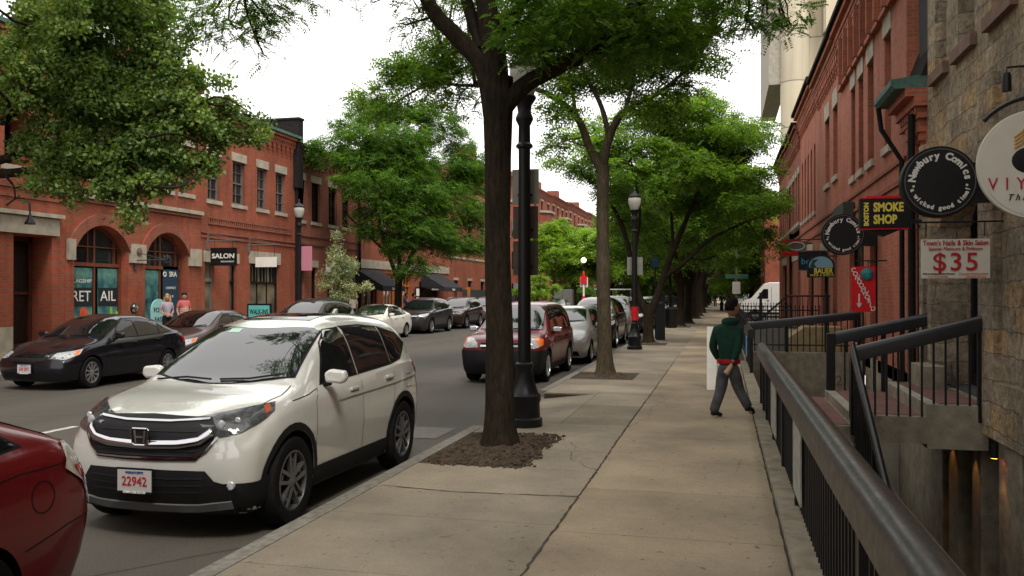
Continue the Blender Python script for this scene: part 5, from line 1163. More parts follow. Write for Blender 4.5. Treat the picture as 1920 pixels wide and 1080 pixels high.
def remap(sp, kn):
    g = lambda y: y if y < kn[0][0] else float(np.interp(y, [k[0] for k in kn], [k[1] for k in kn])); s = dict(sp)
    for k in ('top', 'belt', 'w', 'n', 'tum'): s[k] = [(g(a), b) for a, b in sp[k]]
    for k in ('ws', 'rw'): a = sp[k]; s[k] = (g(a[0]), a[1], g(a[2]), a[3], a[4])
    for k in ('side', 'seams'): s[k] = [[(g(a), b) for a, b in p] for p in sp[k]]
    s['handles'] = [(g(a), b) for a, b in sp['handles']]; s['mirror'] = (g(sp['mirror'][0]), sp['mirror'][1]); s['sun'] = (g(sp['sun'][0]), g(sp['sun'][1]), sp['sun'][2]); s['fin'] = g(sp['fin'])
    s['lamps'] = [(n, m, D, o, [(x, g(y), z) for x, y, z in p]) for n, m, D, o, p in sp['lamps']]; s['wy'] = tuple(g(a) for a in sp['wy']); s['L'] = g(sp['L']); return s
CRV1 = remap(CRV, [(.2, .2), (.93, .785), (3.59, 3.37), (4.6, 4.24)])
make_car(CRV1, 'pearl white crossover parked at the near kerb with plate 22942, the largest car', (-4.25, 5.67, 0), R(-.5), name='parked_suv')[0].scale = (.95, .93, 1)
# ---- sedans, hatchbacks and other crossovers
def basic(sp, **k):
    d_ = dict(sp); d_.update(k); return d_
def lampset(zl=.72, w=.86, amber=True, m=None):
    l = [('headlight', m or M['lens'], (-.55, .83, 0), .006, [(.50, .08, zl - .03), (.62, .1, zl + .06), (.82, .35, zl + .10), (w, .60, zl + .13), (w, .50, zl + .03), (.76, .2, zl - .06)])]
    if amber: l.append(('indicator', M['orange'], (-.8, .6, 0), .008, [(.84, .42, zl + .09), (w, .58, zl + .12), (w, .50, zl + .04), (.83, .38, zl + .01)]))
    l.append(('tail_lamp', M['redlens'], (-1, -.3, 0), .01, [(.85, 4.1, zl + .25), (.82, 4.42, zl + .2), (.82, 4.45, zl + .06), (.85, 4.22, zl + .1)])); return l
def front_sedan(zt=.70, chrome=True):
    f = [('grille', M['blackm'], F, .006, mirrorx([(0, 0, zt), (.46, 0, zt), (.42, 0, zt - .10), (0, 0, zt - .12)])), ('lower_grille', M['blackm'], F, .006, mirrorx([(0, 0, .36), (.60, 0, .36), (.66, 0, .24), (0, 0, .23)]))]
    if chrome: f.append(('grille_bar', M['chrome'], F, .012, mirrorx([(0, 0, zt - .0), (.48, 0, zt + .01), (.47, 0, zt - .03), (0, 0, zt - .035)])))
    return f
SEDAN = dict(BAS, L=4.52, W=1.76, wr=.315, wy=(.88, 3.55), paint=None, rim='ten', zf=.17, wz=.52, bow=.22,
    top=[(0, .66), (.08, .70), (.3, .78), (.8, .89), (1.15, .965), (1.35, 1.06), (1.8, 1.28), (2.1, 1.39), (2.5, 1.435), (3.0, 1.42), (3.4, 1.34), (3.8, 1.19), (4.05, 1.09), (4.3, 1.06), (4.45, 1.02), (4.52, .9)],
    belt=[(0, .56), (.3, .70), (.8, .83), (1.3, .89), (2.2, .92), (3.2, .96), (3.9, .99), (4.3, .96), (4.52, .8)],
    w=[(0, .90), (.25, .95), (.8, .99), (1.5, 1), (3.2, 1), (4, .98), (4.52, .90)],
    n=[(0, 2.8), (.9, 2.8), (1.3, 3.2), (2, 4.6), (3.3, 4.4), (3.9, 3), (4.52, 3)], tum=[(0, 0), (1.1, .02), (1.5, .12), (2.1, .25), (3.3, .25), (3.9, .1), (4.52, .0)],
    leanf=[(.2, .08), (.4, .0), (.6, .03), (.8, .15)], leanr=[(.2, .08), (.5, 0), (.9, .02), (1.1, .06)],
    ws=(1.20, .68, 2.12, .53, .20), rw=(4.0, .60, 3.42, .50, -.08),
    side=[[(1.62, .955), (2.45, .975), (2.45, 1.335), (2.2, 1.32), (1.95, 1.2)], [(2.50, .977), (3.25, 1.0), (3.32, 1.25), (2.9, 1.33), (2.50, 1.338)], [(3.30, 1.005), (3.66, 1.03), (3.50, 1.15), (3.37, 1.215)]],
    seams=[[(1.36, .3), (1.30, .55), (1.42, .90)], [(2.47, .28), (2.47, .96)], [(3.12, .32), (3.25, .6), (3.3, .98)]], handles=[(2.28, .85), (3.12, .88)], mirror=(1.66, .96),
    lamps=lampset(.66, .85), front=front_sedan(.68))
bp = paint('black paint', (.006, .006, .009), 0, .2)
SED2 = basic(SEDAN, paint=bp, plate=(0, .43, '549 SM7', False), sillz=.3)
make_car(SED2, 'glossy black sedan parked at the far kerb in front of the dark timber doorway', (-13.0, 13.9, 0), R(-1))[0].scale = (1, .88, 1)
make_car(basic(SED2, plate=None, paint=paint('dark maroon black paint', (.035, .014, .013)), top=[(a, z + .02) for a, z in SEDAN['top']]), 'dark maroon sedan half hidden behind the white crossover, next to the glossy black one', (-13.45, 18.35, 0), 0)[0].scale = (1, .93, 1)
SUV = dict(CRV); SUV.pop('more'); SUV.update(front=front_sedan(.84) , lamps=lampset(.84, .9, False), sun=None, plate=(0, .55, '7DK 218', False), rim='five', hm=None, clad=None)
SUV['hm'] = M['blackm']
make_car(basic(SUV, paint=paint('green black paint', (.008, .011, .010)), top=[(a, z * 1.02) for a, z in CRV['top']]), 'black crossover between the half-hidden dark sedan and the white saloon', (-13.6, 24.7, 0), 0, name='parked_suv')[0].scale = (1, .96, 1)
SEDW = basic(SEDAN, paint=paint('cream white paint', (.68, .655, .58)), plate=None, L=4.52, lamps=lampset(.66, .85, False), sun=(2.2, 2.7, .36), rim='five')
make_car(SEDW, 'white saloon parked at the far kerb just beyond the white crossover', (-14.0, 31.3, 0), 0)
make_car(basic(SUV, paint=paint('graphite paint', (.035, .032, .034), .3), clad=.03), 'dark grey crossover, first of the pair behind the white saloon', (-14.1, 37.4, 0), 0, name='parked_suv')
make_car(basic(SUV, paint=paint('brown paint', (.05, .026, .022), .3), clad=.05, rails=(2.2, 3.8, .60), railm=M['alloy'], lamps=lampset(.84, .9, True)), 'dark brown crossover with roof rails behind the dark grey one', (-14.2, 43.4, 0), 0, name='parked_suv')
make_car(basic(SUV, paint=paint('bronze paint', (.13, .075, .065), .4)), 'bronze crossover half hidden by the nearest tree trunk', (-14.3, 49.6, 0), 0, name='parked_suv')
make_car(basic(SEDW, paint=paint('silver paint', (.42, .42, .42), .5)), 'pale silver car far down the street seen over the maroon roof', (-13.6, 70, 0), 0)
make_car(basic(SEDAN, plate=None, paint=paint('dark blue paint', (.02, .02, .07), .2)), 'small dark blue car in the distance behind the black crossover', (-8.0, 84, 0), R(0))
# ---- right kerb row
OLD = basic(CRV, L=4.54, W=1.78, wr=.34, wy=(.86, 3.48), paint=paint('maroon paint', (.13, .014, .02), .2), rim='five', clad=.05, sillz=.36, sun=None, fin=None, bow=.16, hm=M['blackm'], mm=M['chrome'],
    top=[(0, .90), (.06, .94), (.3, 1.00), (.7, 1.04), (1.0, 1.06), (1.15, 1.14), (1.5, 1.42), (1.75, 1.58), (1.95, 1.64), (2.6, 1.68), (3.6, 1.68), (4.2, 1.63), (4.36, 1.45), (4.46, 1.1), (4.54, .95)],
    belt=[(0, .78), (.3, .93), (1, .98), (2, 1.0), (4.2, 1.04), (4.54, .9)], ws=(1.04, .68, 1.80, .60, .10), rw=(4.42, .6, 4.26, .56, 0), more=None,
    side=[[(1.50, 1.045), (2.35, 1.055), (2.35, 1.54), (2.05, 1.54), (1.80, 1.42)], [(2.41, 1.055), (3.2, 1.07), (3.2, 1.54), (2.41, 1.545)], [(3.26, 1.07), (4.0, 1.09), (3.95, 1.48), (3.26, 1.54)]],
    seams=[[(1.28, .38), (1.28, .98)], [(2.38, .36), (2.38, 1.04)], [(3.1, .4), (3.23, .7), (3.23, 1.05)]], handles=[(2.2, .9), (3.05, .9)], mirror=(1.50, 1.03), plate=(0, .55, '31GR 42', False),
    lamps=[('headlight', M['lens'], (-.45, .89, 0), .006, [(.46, .05, .76), (.50, .05, .86), (.66, .1, .94), (.80, .3, .95), (.855, .45, .92), (.85, .42, .80), (.72, .12, .74)]), ('indicator', M['orange'], (-.7, .7, 0), .009, [(.76, .2, .95), (.83, .35, .95), (.86, .47, .90), (.85, .42, .80), (.79, .22, .77)]),
           ('bumper', M['blackm'], (-.6, .8, 0), .02, [(.45, .0, .22), (.45, 0, .70), (.70, .1, .70), (.88, .5, .70), (.88, .52, .22)])],
    front=[('bumper', M['blackm'], F, .02, mirrorx([(0, 0, .70), (.60, 0, .70), (.60, 0, .22), (0, 0, .22)])), ('grille', M['blackm'], F, .007, mirrorx([(0, 0, .86), (.40, 0, .86), (.38, 0, .72), (0, 0, .72)])), ('grille_bar', M['chrome'], F, .014, mirrorx([(0, 0, .81), (.40, 0, .81), (.40, 0, .775), (0, 0, .775)]))])
OLD.pop('more')
make_car(OLD, 'maroon older crossover with black bumper parked behind the nearest tree and lamp post', (-4.48, 17.2, 0), 0, name='parked_suv')
HAT = basic(SEDAN, L=4.2, paint=paint('silver grey paint', (.45, .45, .44), .4), wy=(.85, 3.35), plate=(0, .42, '62K 910', False), lamps=lampset(.72, .85, False),
    top=[(0, .74), (.1, .80), (.4, .92), (.8, 1.02), (1.0, 1.10), (1.4, 1.32), (1.8, 1.47), (2.3, 1.52), (3.0, 1.52), (3.6, 1.46), (3.9, 1.3), (4.1, 1.0), (4.2, .9)], belt=[(0, .62), (.4, .80), (1, .92), (2, .95), (3.5, 1.0), (4.2, .8)], front=front_sedan(.66, False), ws=(.98, .66, 1.78, .54, .18), rw=(4.0, .6, 3.68, .5, 0),
    side=[[(1.50, .99), (2.35, 1.0), (2.35, 1.42), (2.0, 1.40), (1.75, 1.26)], [(2.41, 1.0), (3.15, 1.03), (3.15, 1.40), (2.41, 1.425)]], n=[(0, 2.8), (.8, 2.8), (1.3, 3.6), (1.9, 4.8), (4.2, 4)], tum=[(0, 0), (.9, .02), (1.3, .12), (1.8, .22), (4.2, .15)])
make_car(HAT, 'silver hatchback tucked behind the maroon crossover', (-4.3, 22.3, 0), 0)
make_car(basic(SUV, L=4.56, paint=bp, lamps=lampset(.84, .9, False), top=[(a, z * 1.04) for a, z in CRV['top']], wo=-.01), 'black crossover parked behind the silver hatchback', (-4.45, 28.9, 0), 0, name='parked_suv')
VAN = basic(SUV, L=4.56, paint=paint('minivan silver paint', (.40, .40, .38), .4), top=[(a, z * 1.06) for a, z in CRV['top']], rails=(1.9, 3.9, .62), railm=M['alloy'])
make_car(VAN, 'silver minivan with roof rack behind the black crossover', (-4.5, 34.4, 0), 0, name='parked_minivan', cat='minivan')
rk = [o for o in bpy.data.objects if o.name == 'parked_minivan'][0]; mb = MB()
for y in (2.0, 2.8, 3.6, 4.3): mb.tube([(-.75, y, 1.82), (-.75, y, 2.05), (.75, y, 2.05), (.75, y, 1.82)], .025, 5)
mb.tube([(-.75, 1.8, 2.05), (-.75, 4.4, 2.05)], .025, 5).tube([(.75, 1.8, 2.05), (.75, 4.4, 2.05)], .025, 5).build('roof_rack', M['alloy'], rk)
cols = [((.012, .012, .013), 'black'), ((.40, .40, .39), 'silver'), ((.10, .10, .11), 'grey'), ((.6, .6, .57), 'white'), ((.012, .013, .016), 'black'), ((.32, .33, .34), 'silver')]
for i, (y, (c, nm)) in enumerate(zip((40.2, 46.0, 51.8, 57.6, 72.0, 78), cols)):
    s_ = SUV if i % 2 == 0 else SEDAN
    lab = ['black crossover right behind the silver minivan, by the pay station', 'silver saloon between the second and third lamp posts on the near kerb', 'grey crossover parked by the rear dark trunks on the near kerb', 'white saloon far down the near kerb before the side street', 'distant black crossover beyond the side street on the near kerb', 'farthest silver saloon in the near kerb row'][i]
    make_car(basic(s_, paint=paint(nm + ' far paint', c, .2), plate=None), lab, (-4.45, y, 0), 0, group=None)
# ---- red hatchback, tail first in the bottom left corner
REDC = basic(SEDAN, L=4.46, W=1.75, wy=(.92, 3.40), wr=.30, paint=paint('wine red paint', (.15, .004, .008), .1), rim='ten', wz=.6, bowr=.20, plate=None, front=[],
    top=[(0, .70), (.3, .80), (.9, .95), (1.2, 1.06), (1.8, 1.36), (2.3, 1.47), (2.8, 1.46), (3.4, 1.36), (3.9, 1.21), (4.2, 1.11), (4.36, 1.06), (4.42, .98), (4.46, .85)], belt=[(0, .58), (.9, .85), (2, .95), (3.2, 1.0), (4.1, 1.02), (4.36, .98), (4.46, .8)],
    rw=(4.28, .60, 3.3, .5, -.05), side=SEDAN['side'][:2] + [[(3.32, 1.03), (3.75, 1.07), (3.6, 1.17), (3.38, 1.23)]], leanr=[(.2, .12), (.45, .02), (.6, 0), (.8, .03), (1.0, .10), (1.2, .2)],
    lamps=[('tail_lamp', plain('clear tail lens', (.50, .47, .42), .1, var=.35, vscale=9, coat=1), (-.85, -.5, 0), .012, [(.80, 4.12, 1.035), (.72, 4.30, 1.02), (.76, 4.36, .90), (.80, 4.36, .70), (.80, 4.32, .62), (.835, 4.22, .80), (.86, 4.06, .90)]),
           ('tail_lamp_inner', M['redlens'], (-.85, -.5, 0), .016, [(.835, 4.14, .90), (.80, 4.26, .89), (.80, 4.33, .77), (.825, 4.26, .76)])],
    seams=SEDAN['seams'] + [[(3.86 + .085 * math.cos(a), .78 + .085 * math.sin(a)) for a in np.linspace(0, 2 * math.pi, 16)], [(4.24, .60), (4.05, .585), (3.74, .52)], [(4.1, .93), (3.7, .93), (3.3, .88)]])
make_car(REDC, 'dark red hatchback cut off by the bottom left corner, seen from its tail', (-4.42, .08, 0), 0)
# ---- white delivery van on the side street
t = thing('delivery_van', 'white high-roof delivery van standing across the side street at the end of the row', 'van', (1.15, 60, .02))
prof = [(0, .35), (5.4, .35), (5.4, 2.5), (5.2, 2.6), (1.9, 2.6), (1.55, 2.5), (.75, 1.55), (.1, 1.25), (0, 1.0)]
o = MB().prism(prof, 'y', 0, 1.9).build('body', paint('van white paint', (.72, .71, .68)), t, smooth=True); bevel(o, .06, 2)
MB().prism([(1.05, 1.5), (1.8, 1.5), (1.8, 2.15), (1.5, 2.15)], 'y', -.012, -.002).build('window', M['carside'], t); MB().prism([(.1, .45), (.1, .6), (5.3, .6), (5.3, .45)], 'y', -.014, -.003).build('sill_trim', M['blackm'], t)
MB().box(2.0, 2.02, -.004, .01, .6, 2.3).box(3.6, 3.62, -.004, .01, .6, 2.3).build('door_seam', M['blackm'], t); MB().box(1.7, 1.85, -.03, 0, 1.35, 1.4).build('door_handle', M['blackm'], t)
for x in (.95, 4.5):
    w = thing('wheel', None, None, (x, .1, .36)); w.parent = t; w.rotation_euler = (0, 0, R(-90))
    MB().lathe([(.46, .112), (.46, .135), (.38, .135)], 24, caps=False, M=Matrix.Translation((0, 0, 0)), axis='x').build('arch', M['blackm'], w)
    for me_, nm in zip(wheel_meshes(.36, .235, 'steel'), ('tyre', 'rim', 'brake')): o = bpy.data.objects.new(nm, me_); COL.objects.link(o); o.parent = w
# ---------------------------------------------------------------- trees
M['bark'] = barkmat('dark furrowed bark', (.013, .0095, .007), (.042, .031, .022)); M['bark2'] = barkmat('grey brown bark', (.045, .034, .024), (.115, .09, .062))
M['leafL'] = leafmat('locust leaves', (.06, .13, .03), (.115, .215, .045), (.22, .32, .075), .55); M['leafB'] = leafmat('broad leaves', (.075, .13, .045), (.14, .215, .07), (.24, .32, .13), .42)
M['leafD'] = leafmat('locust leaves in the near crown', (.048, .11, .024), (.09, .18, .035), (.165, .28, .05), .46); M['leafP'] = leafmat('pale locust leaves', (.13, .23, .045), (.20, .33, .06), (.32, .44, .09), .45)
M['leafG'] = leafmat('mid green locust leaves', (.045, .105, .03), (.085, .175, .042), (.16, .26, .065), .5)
M['blossom'] = leafmat('white blossom', (.07, .12, .05), (.30, .33, .22), (.62, .62, .52), .3)
def leafquads(P, D, N, L, Wd):
    """P base, D direction, N normal (n,3); rhombic leaves"""
    D = D / np.linalg.norm(D, axis=1, keepdims=True); S = np.cross(N, D); S /= (np.linalg.norm(S, axis=1, keepdims=True) + 1e-9)
    L = np.asarray(L).reshape(-1, 1) * np.ones((len(P), 1)); Wd = np.asarray(Wd).reshape(-1, 1) * np.ones((len(P), 1))
    v = np.stack([P, P + D * L * .45 + S * Wd * .5, P + D * L, P + D * L * .45 - S * Wd * .5], axis=1); return v.reshape(-1, 3)
def quadmesh(name, V):
    n = len(V) // 4; me = bpy.data.meshes.new(name); me.vertices.add(n * 4); me.vertices.foreach_set('co', V.astype(np.float32).ravel())
    me.loops.add(n * 4); me.loops.foreach_set('vertex_index', np.arange(n * 4, dtype=np.int32)); me.polygons.add(n)
    me.polygons.foreach_set('loop_start', np.arange(0, n * 4, 4, dtype=np.int32)); me.polygons.foreach_set('loop_total', np.full(n, 4, dtype=np.int32)); me.update(calc_edges=True); return me
def rdir(n):
    v = RNG.normal(size=(n, 3)); return v / np.linalg.norm(v, axis=1, keepdims=True)
def crown(pads, dens, style, Ls, rng=None):
    """pads: (c, r(3), weight). leaves gathered in small sprays that themselves gather in clumps inside each pad"""
    out = []; K = {'locust': 14, 'locust_far': 7, 'broad': 7}[style]
    for c, r, w in pads:
        c, r = np.array(c), np.array(r); vol = r[0] * r[1] * r[2]; n = max(12, int(dens * 1.75 * w * (r[0] * r[1] + r[1] * r[2] + r[0] * r[2]) / 3))
        nc = max(4, n // 18); u = rdir(nc) * (RNG.random((nc, 1)) ** .42); cc = c + u * r
        idx = RNG.integers(0, nc, n); P = cc[idx] + RNG.normal(size=(n, 3)) * np.array([.20, .20, .13]) * min(1.6, max(.55, r[0] * .8))
        outw = P - c; outw[:, 2] *= .25; D = outw / (np.linalg.norm(outw, axis=1, keepdims=True) + .2) + rdir(n) * .65; D[:, 2] = D[:, 2] * .5 - .16
        N = rdir(n) * .75 + np.array([0, 0, 1.]); D /= np.linalg.norm(D, axis=1, keepdims=True); S = np.cross(D, N); S /= np.linalg.norm(S, axis=1, keepdims=True)
        sc = RNG.uniform(.7, 1.25, (n, 1)) * Ls * 1.15
        for k in range(K):
            if style == 'broad':
                q = P + rdir(n) * sc * 1.3; d_ = rdir(n) * .8 + D * .5 - np.array([0, 0, .35]); out.append(leafquads(q, d_, N + rdir(n) * .6, sc * RNG.uniform(.75, 1.2, (n, 1)), sc * .72))
            else:
                t = (k // 2 + .5) / (K / 2); sg = 1 if k % 2 else -1; ln = sc * 3.2; q = P + D * ln * t - np.array([0, 0, 1.]) * ln * .22 * t * t
                d_ = S * sg + D * .45 + rdir(n) * .12; out.append(leafquads(q, d_, N + rdir(n) * .25, sc * (.95 if K > 10 else 1.15), sc * (.40 if K > 10 else .55)))
    return np.concatenate(out)
def wob(p0, p1, n=6, w=.08, sag=0):
    p0, p1 = Vector(p0), Vector(p1); L = (p1 - p0).length; pts = []; a = Vector([random.gauss(0, 1) for _ in range(3)]); b_ = Vector([random.gauss(0, 1) for _ in range(3)])
    for i in range(n + 1):
        t = i / n; pts.append(p0 + (p1 - p0) * t + (a * math.sin(t * math.pi) + b_ * math.sin(t * 2 * math.pi) * .6) * w * L * .5 + Vector((0, 0, sag * L * math.sin(t * math.pi))))
    return pts
def tree(label, base, trunk, limbs, pads, style='locust', dens=500, Ls=.045, leaf='leafL', bark='bark', name='street_tree', group=None, twigs=4, flare=True):
    """trunk: [(point, radius)...]; limbs: list of such lists; everything in world coordinates, stored relative to base"""
    B = Vector(base); t = thing(name, label, 'tree', tuple(B), group=group); mb = MB(); seg = 20
    def smooth(ps, k=5):
        out = []
        for i in range(len(ps) - 1):
            p0 = Vector(ps[max(i - 1, 0)][0]); p1, p2 = Vector(ps[i][0]), Vector(ps[i + 1][0]); p3 = Vector(ps[min(i + 2, len(ps) - 1)][0])
            for j in range(k):
                u = j / k; q = .5 * ((2 * p1) + (p2 - p0) * u + (2 * p0 - 5 * p1 + 4 * p2 - p3) * u * u + (3 * p1 - p0 - 3 * p2 + p3) * u ** 3); out.append((q, ps[i][1] + (ps[i + 1][1] - ps[i][1]) * u))
        out.append((Vector(ps[-1][0]), ps[-1][1])); return out
    tp = smooth(trunk, 8); n0 = len(mb.v)
    mb.tube([p - B for p, r in tp], [r for p, r in tp], seg)
    for i in range(n0, len(mb.v)):                      # root flare and furrows
        v = Vector(mb.v[i]); a = math.atan2(v.y, v.x); z = v.z; k = 1 + (.55 * math.exp(-z / .16) * (1 + .35 * math.sin(a * 5 + 1)) if flare else 0)
        k += .035 * math.sin(a * 7 + z * 1.3) + .02 * math.sin(a * 3 - z * 4)
        if z < 1.2 or True:
            j = (i - n0) // seg; c = tp[min(j, len(tp) - 1)][0] - B; v = c + (v - c) * k
        mb.v[i] = tuple(v)
    mb.build('trunk', M[bark], t, smooth=True)
    nodes = [p for p, r in tp[len(tp) // 2:]]; lb = MB()
    for l in limbs:
        sp = smooth(l, 6); lb.tube([p - B for p, r in sp], [r for p, r in sp], 10); nodes += [p for p, r in sp[2:]]
    tw = MB()
    for c, r, w in pads:
        c = Vector(c); k = min(nodes, key=lambda q: (q - c).length + max(0, q.z - c.z) * .8); d_ = (c - k).length
        if d_ > .1:
            pts = wob(k, c, 5, .16, .04); r0 = min(.05, .012 + .012 * d_); tw.tube([p - B for p in pts], [r0 + (.01 - r0) * i / 5 for i in range(6)], 5)
        for j in range(twigs):
            e = c + Vector((random.uniform(-1, 1) * r[0], random.uniform(-1, 1) * r[1], random.uniform(-.3, .8) * r[2])) * .9; st = k.lerp(c, random.uniform(.5, 1)); pts = wob(st, e, 4, .2, .03)
            tw.tube([p - B for p in pts], [.013, .010, .008, .006, .004], 4, cap=False)
    if limbs: lb.build('branches', M[bark], t, smooth=True)
    tw.build('twigs', M[bark], t)
    V = crown(pads, dens, style, Ls) - np.array(B); me = quadmesh('crown', V); o = link('crown', me, M[leaf], t); return t
def PD(px, py, Y, rw, rh, w=1, ry=None):
    px += random.uniform(-8, 8); py += random.uniform(-8, 8); rw *= random.uniform(.75, 1.2); rh *= random.uniform(1.0, 1.7)
    """a leaf pad seen round that spot, at real distance Y"""
    c = atY(px, py, Y); k = (c.x * -_s + c.y * _c) / FPX; return (tuple(c), (rw * k, ry or rw * k * .9, rh * k), w)
def PT(px, py, Y): return atY(px, py, Y)
def cloud(c, R_, n, r=(.6, 1.1), flat=.35, zmin=None, w=1, hollow=.35):
    out = []
    while len(out) < n:
        u = Vector([random.gauss(0, 1) for _ in range(3)]).normalized() * (random.uniform(hollow, 1) ** .6); p = Vector(c) + Vector((u.x * R_[0], u.y * R_[1], u.z * R_[2]))
        if zmin is not None and p.z < zmin + random.uniform(0, .4): continue
        q = random.uniform(*r); out.append((tuple(p), (q, q * random.uniform(.7, 1.2), q * flat * random.uniform(.9, 2)), w * random.uniform(.5, 1.2)))
    return out
# nearest honey locust
Y1 = 9.4
tr = [(( -2.43, 9.35, .10), .185), ((-2.42, 9.35, .6), .16), ((-2.43, 9.36, 1.6), .15), ((-2.45, 9.37, 2.6), .14), ((-2.45, 9.38, 3.4), .142), ((-2.45, 9.4, 4.0), .17), ((-2.46, 9.4, 4.3), .175)]
f = Vector((-2.46, 9.4, 4.2))
lm = [[(f + Vector((.0, 0, -.5)), .14), (PT(930, 130, 9.4), .14), (PT(916, 40, 9.4), .125), (PT(905, -60, 9.4), .11), (PT(890, -240, 9.4), .08), (PT(860, -420, 9.6), .04)],
      [(f + Vector((-.05, 0, -.3)), .12), (PT(905, 125, 9.4), .105), (PT(850, 62, 9.35), .095), (PT(812, 20, 9.3), .085), (PT(770, -60, 9.2), .07), (PT(690, -150, 9.1), .05), (PT(520, -160, 9.3), .03), (PT(450, -60, 9.4), .02)],
      [(f + Vector((.05, 0, -.25)), .12), (PT(985, 158, 9.4), .10), (PT(1060, 118, 9.4), .09), (PT(1130, 82, 9.45), .08), (PT(1180, 20, 9.5), .07), (PT(1290, -70, 9.7), .05), (PT(1420, -80, 9.9), .03)],
      [(PT(905, 90, 9.4), .08), (PT(875, 0, 9.6), .07), (PT(862, -90, 9.8), .05)], [(PT(935, 60, 9.4), .06), (PT(980, 5, 9.2), .05), (PT(1010, -60, 9.0), .04)]]
pads = [PD(400, 20, 9.6, 60, 38), PD(470, 0, 9.5, 80, 40), PD(500, 50, 9.4, 36, 26), PD(440, 60, 9.6, 30, 20), PD(498, 95, 9.4, 14, 16, .5), PD(600, -22, 9.3, 60, 22, .6), PD(690, -4, 9.3, 36, 16, .6), PD(780, 15, 9.6, 42, 26, .8), PD(758, 42, 9.5, 20, 22, .6),
        PD(880, 20, 10, 60, 40), PD(1000, 45, 9.9, 60, 45, 1.2), PD(1060, 30, 9.3, 90, 50, 1.4), PD(1130, 60, 9.8, 80, 44, 1.5), PD(1040, 110, 9.7, 50, 26, .9), PD(1210, 35, 9.6, 90, 45, 1.4), PD(1290, 20, 10, 80, 40, 1.2), PD(1180, 110, 10, 60, 26, .8), PD(1370, 0, 9.8, 70, 30), PD(1440, 25, 9.7, 50, 24, .9), PD(1490, 5, 9.7, 36, 24, .7), PD(1488, 62, 9.7, 14, 8, .4), PD(1400, 60, 10, 26, 12, .5), PD(1005, 95, 9.1, 46, 30, 1.5), PD(975, 55, 9.1, 40, 34, 1.3), PD(1100, 20, 9.0, 80, 40, 1.3), PD(1180, 70, 9.3, 70, 36, 1.5), PD(1270, 60, 9.6, 60, 34, 1.3), PD(1330, 70, 10.2, 40, 14, .6)]
random.seed(11); pads += cloud((-2.4, 9.2, 7.6), (4.2, 4.2, 1.9), 42, (.6, 1.1), .4, 5.9, .55)
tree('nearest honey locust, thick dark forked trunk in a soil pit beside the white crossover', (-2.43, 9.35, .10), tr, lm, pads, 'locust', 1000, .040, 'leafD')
# second locust
tr = [((-2.39, 18.03, .10), .19), ((-2.4, 18.0, .8), .15), ((-2.42, 18, 2.0), .14), ((-2.44, 18, 3.4), .125), ((-2.42, 18, 4.55), .13)]
q = lambda a, b, r, Y=18: (PT(a, b, Y), r)
lm = [[q(1128, 320, .10), q(1105, 275, .085), q(1085, 225, .075), q(1050, 190, .06), q(1000, 165, .05), q(940, 160, .045, 18.3), q(880, 160, .04, 18.6), q(800, 160, .03, 18.7), q(730, 200, .02, 18.8)],
      [q(1130, 320, .10), q(1140, 265, .09), q(1160, 220, .075), q(1185, 200, .06), q(1240, 170, .045), q(1300, 120, .03)], [q(1142, 260, .06), q(1128, 200, .05), q(1090, 120, .04), q(1080, 60, .03)], [q(1170, 215, .05), q(1190, 140, .04), q(1196, 80, .03)], [q(1080, 215, .04), q(1070, 150, .035), q(1060, 100, .02)]]
pads = [PD(a, b, Y, c, d_, w) for a, b, Y, c, d_, w in [(820, 105, 18.4, 60, 20, 1), (850, 75, 18.4, 40, 16, .9), (760, 118, 18.6, 46, 16, 1), (790, 150, 18.2, 56, 16, 1), (730, 155, 18.7, 34, 12, .9), (700, 185, 18.8, 34, 12, .9), (740, 190, 18.2, 34, 12, .8), (715, 215, 18.5, 26, 10, .8), (830, 185, 18.9, 46, 12, .7), (880, 120, 18.5, 50, 22, .9),
    (880, 205, 18, 20, 8, .35), (850, 215, 18.3, 20, 8, .35), (960, 60, 18, 50, 26, 1), (1010, 100, 18.2, 46, 24, 1), (1050, 60, 18, 60, 34, 1), (1130, 40, 18, 70, 34, 1.1), (1210, 50, 18.2, 70, 32, 1.1), (1290, 70, 17.8, 52, 24, 1), (1310, 110, 18, 34, 20, .9), (1330, 125, 17.8, 26, 12, .8), (1250, 110, 18.3, 56, 26, 1), (1180, 110, 18, 50, 26, .9),
    (1090, 150, 18.2, 46, 22, .8), (1040, 150, 17.9, 38, 18, .8), (1160, 170, 18, 40, 18, .7), (1230, 170, 18, 46, 18, .9), (1290, 160, 18.2, 38, 16, .9), (1080, 200, 17.7, 36, 18, .9), (1045, 205, 17.8, 30, 14, .7), (1200, 215, 18, 40, 14, .8), (1260, 215, 18.3, 34, 12, .8), (1060, 262, 17.8, 24, 10, .8), (1035, 275, 17.9, 20, 8, .7), (1150, 130, 18.6, 60, 30, .8)]]
pads += cloud((-2.4, 18.4, 9.4), (4.0, 4, 1.7), 34, (.6, 1.1), .4, 8.2, .55)
tree('second honey locust with a slim mossy trunk behind the maroon crossover', (-2.39, 18.03, .10), tr, lm, pads, 'locust_far', 1150, .062, 'leafL', 'bark2')
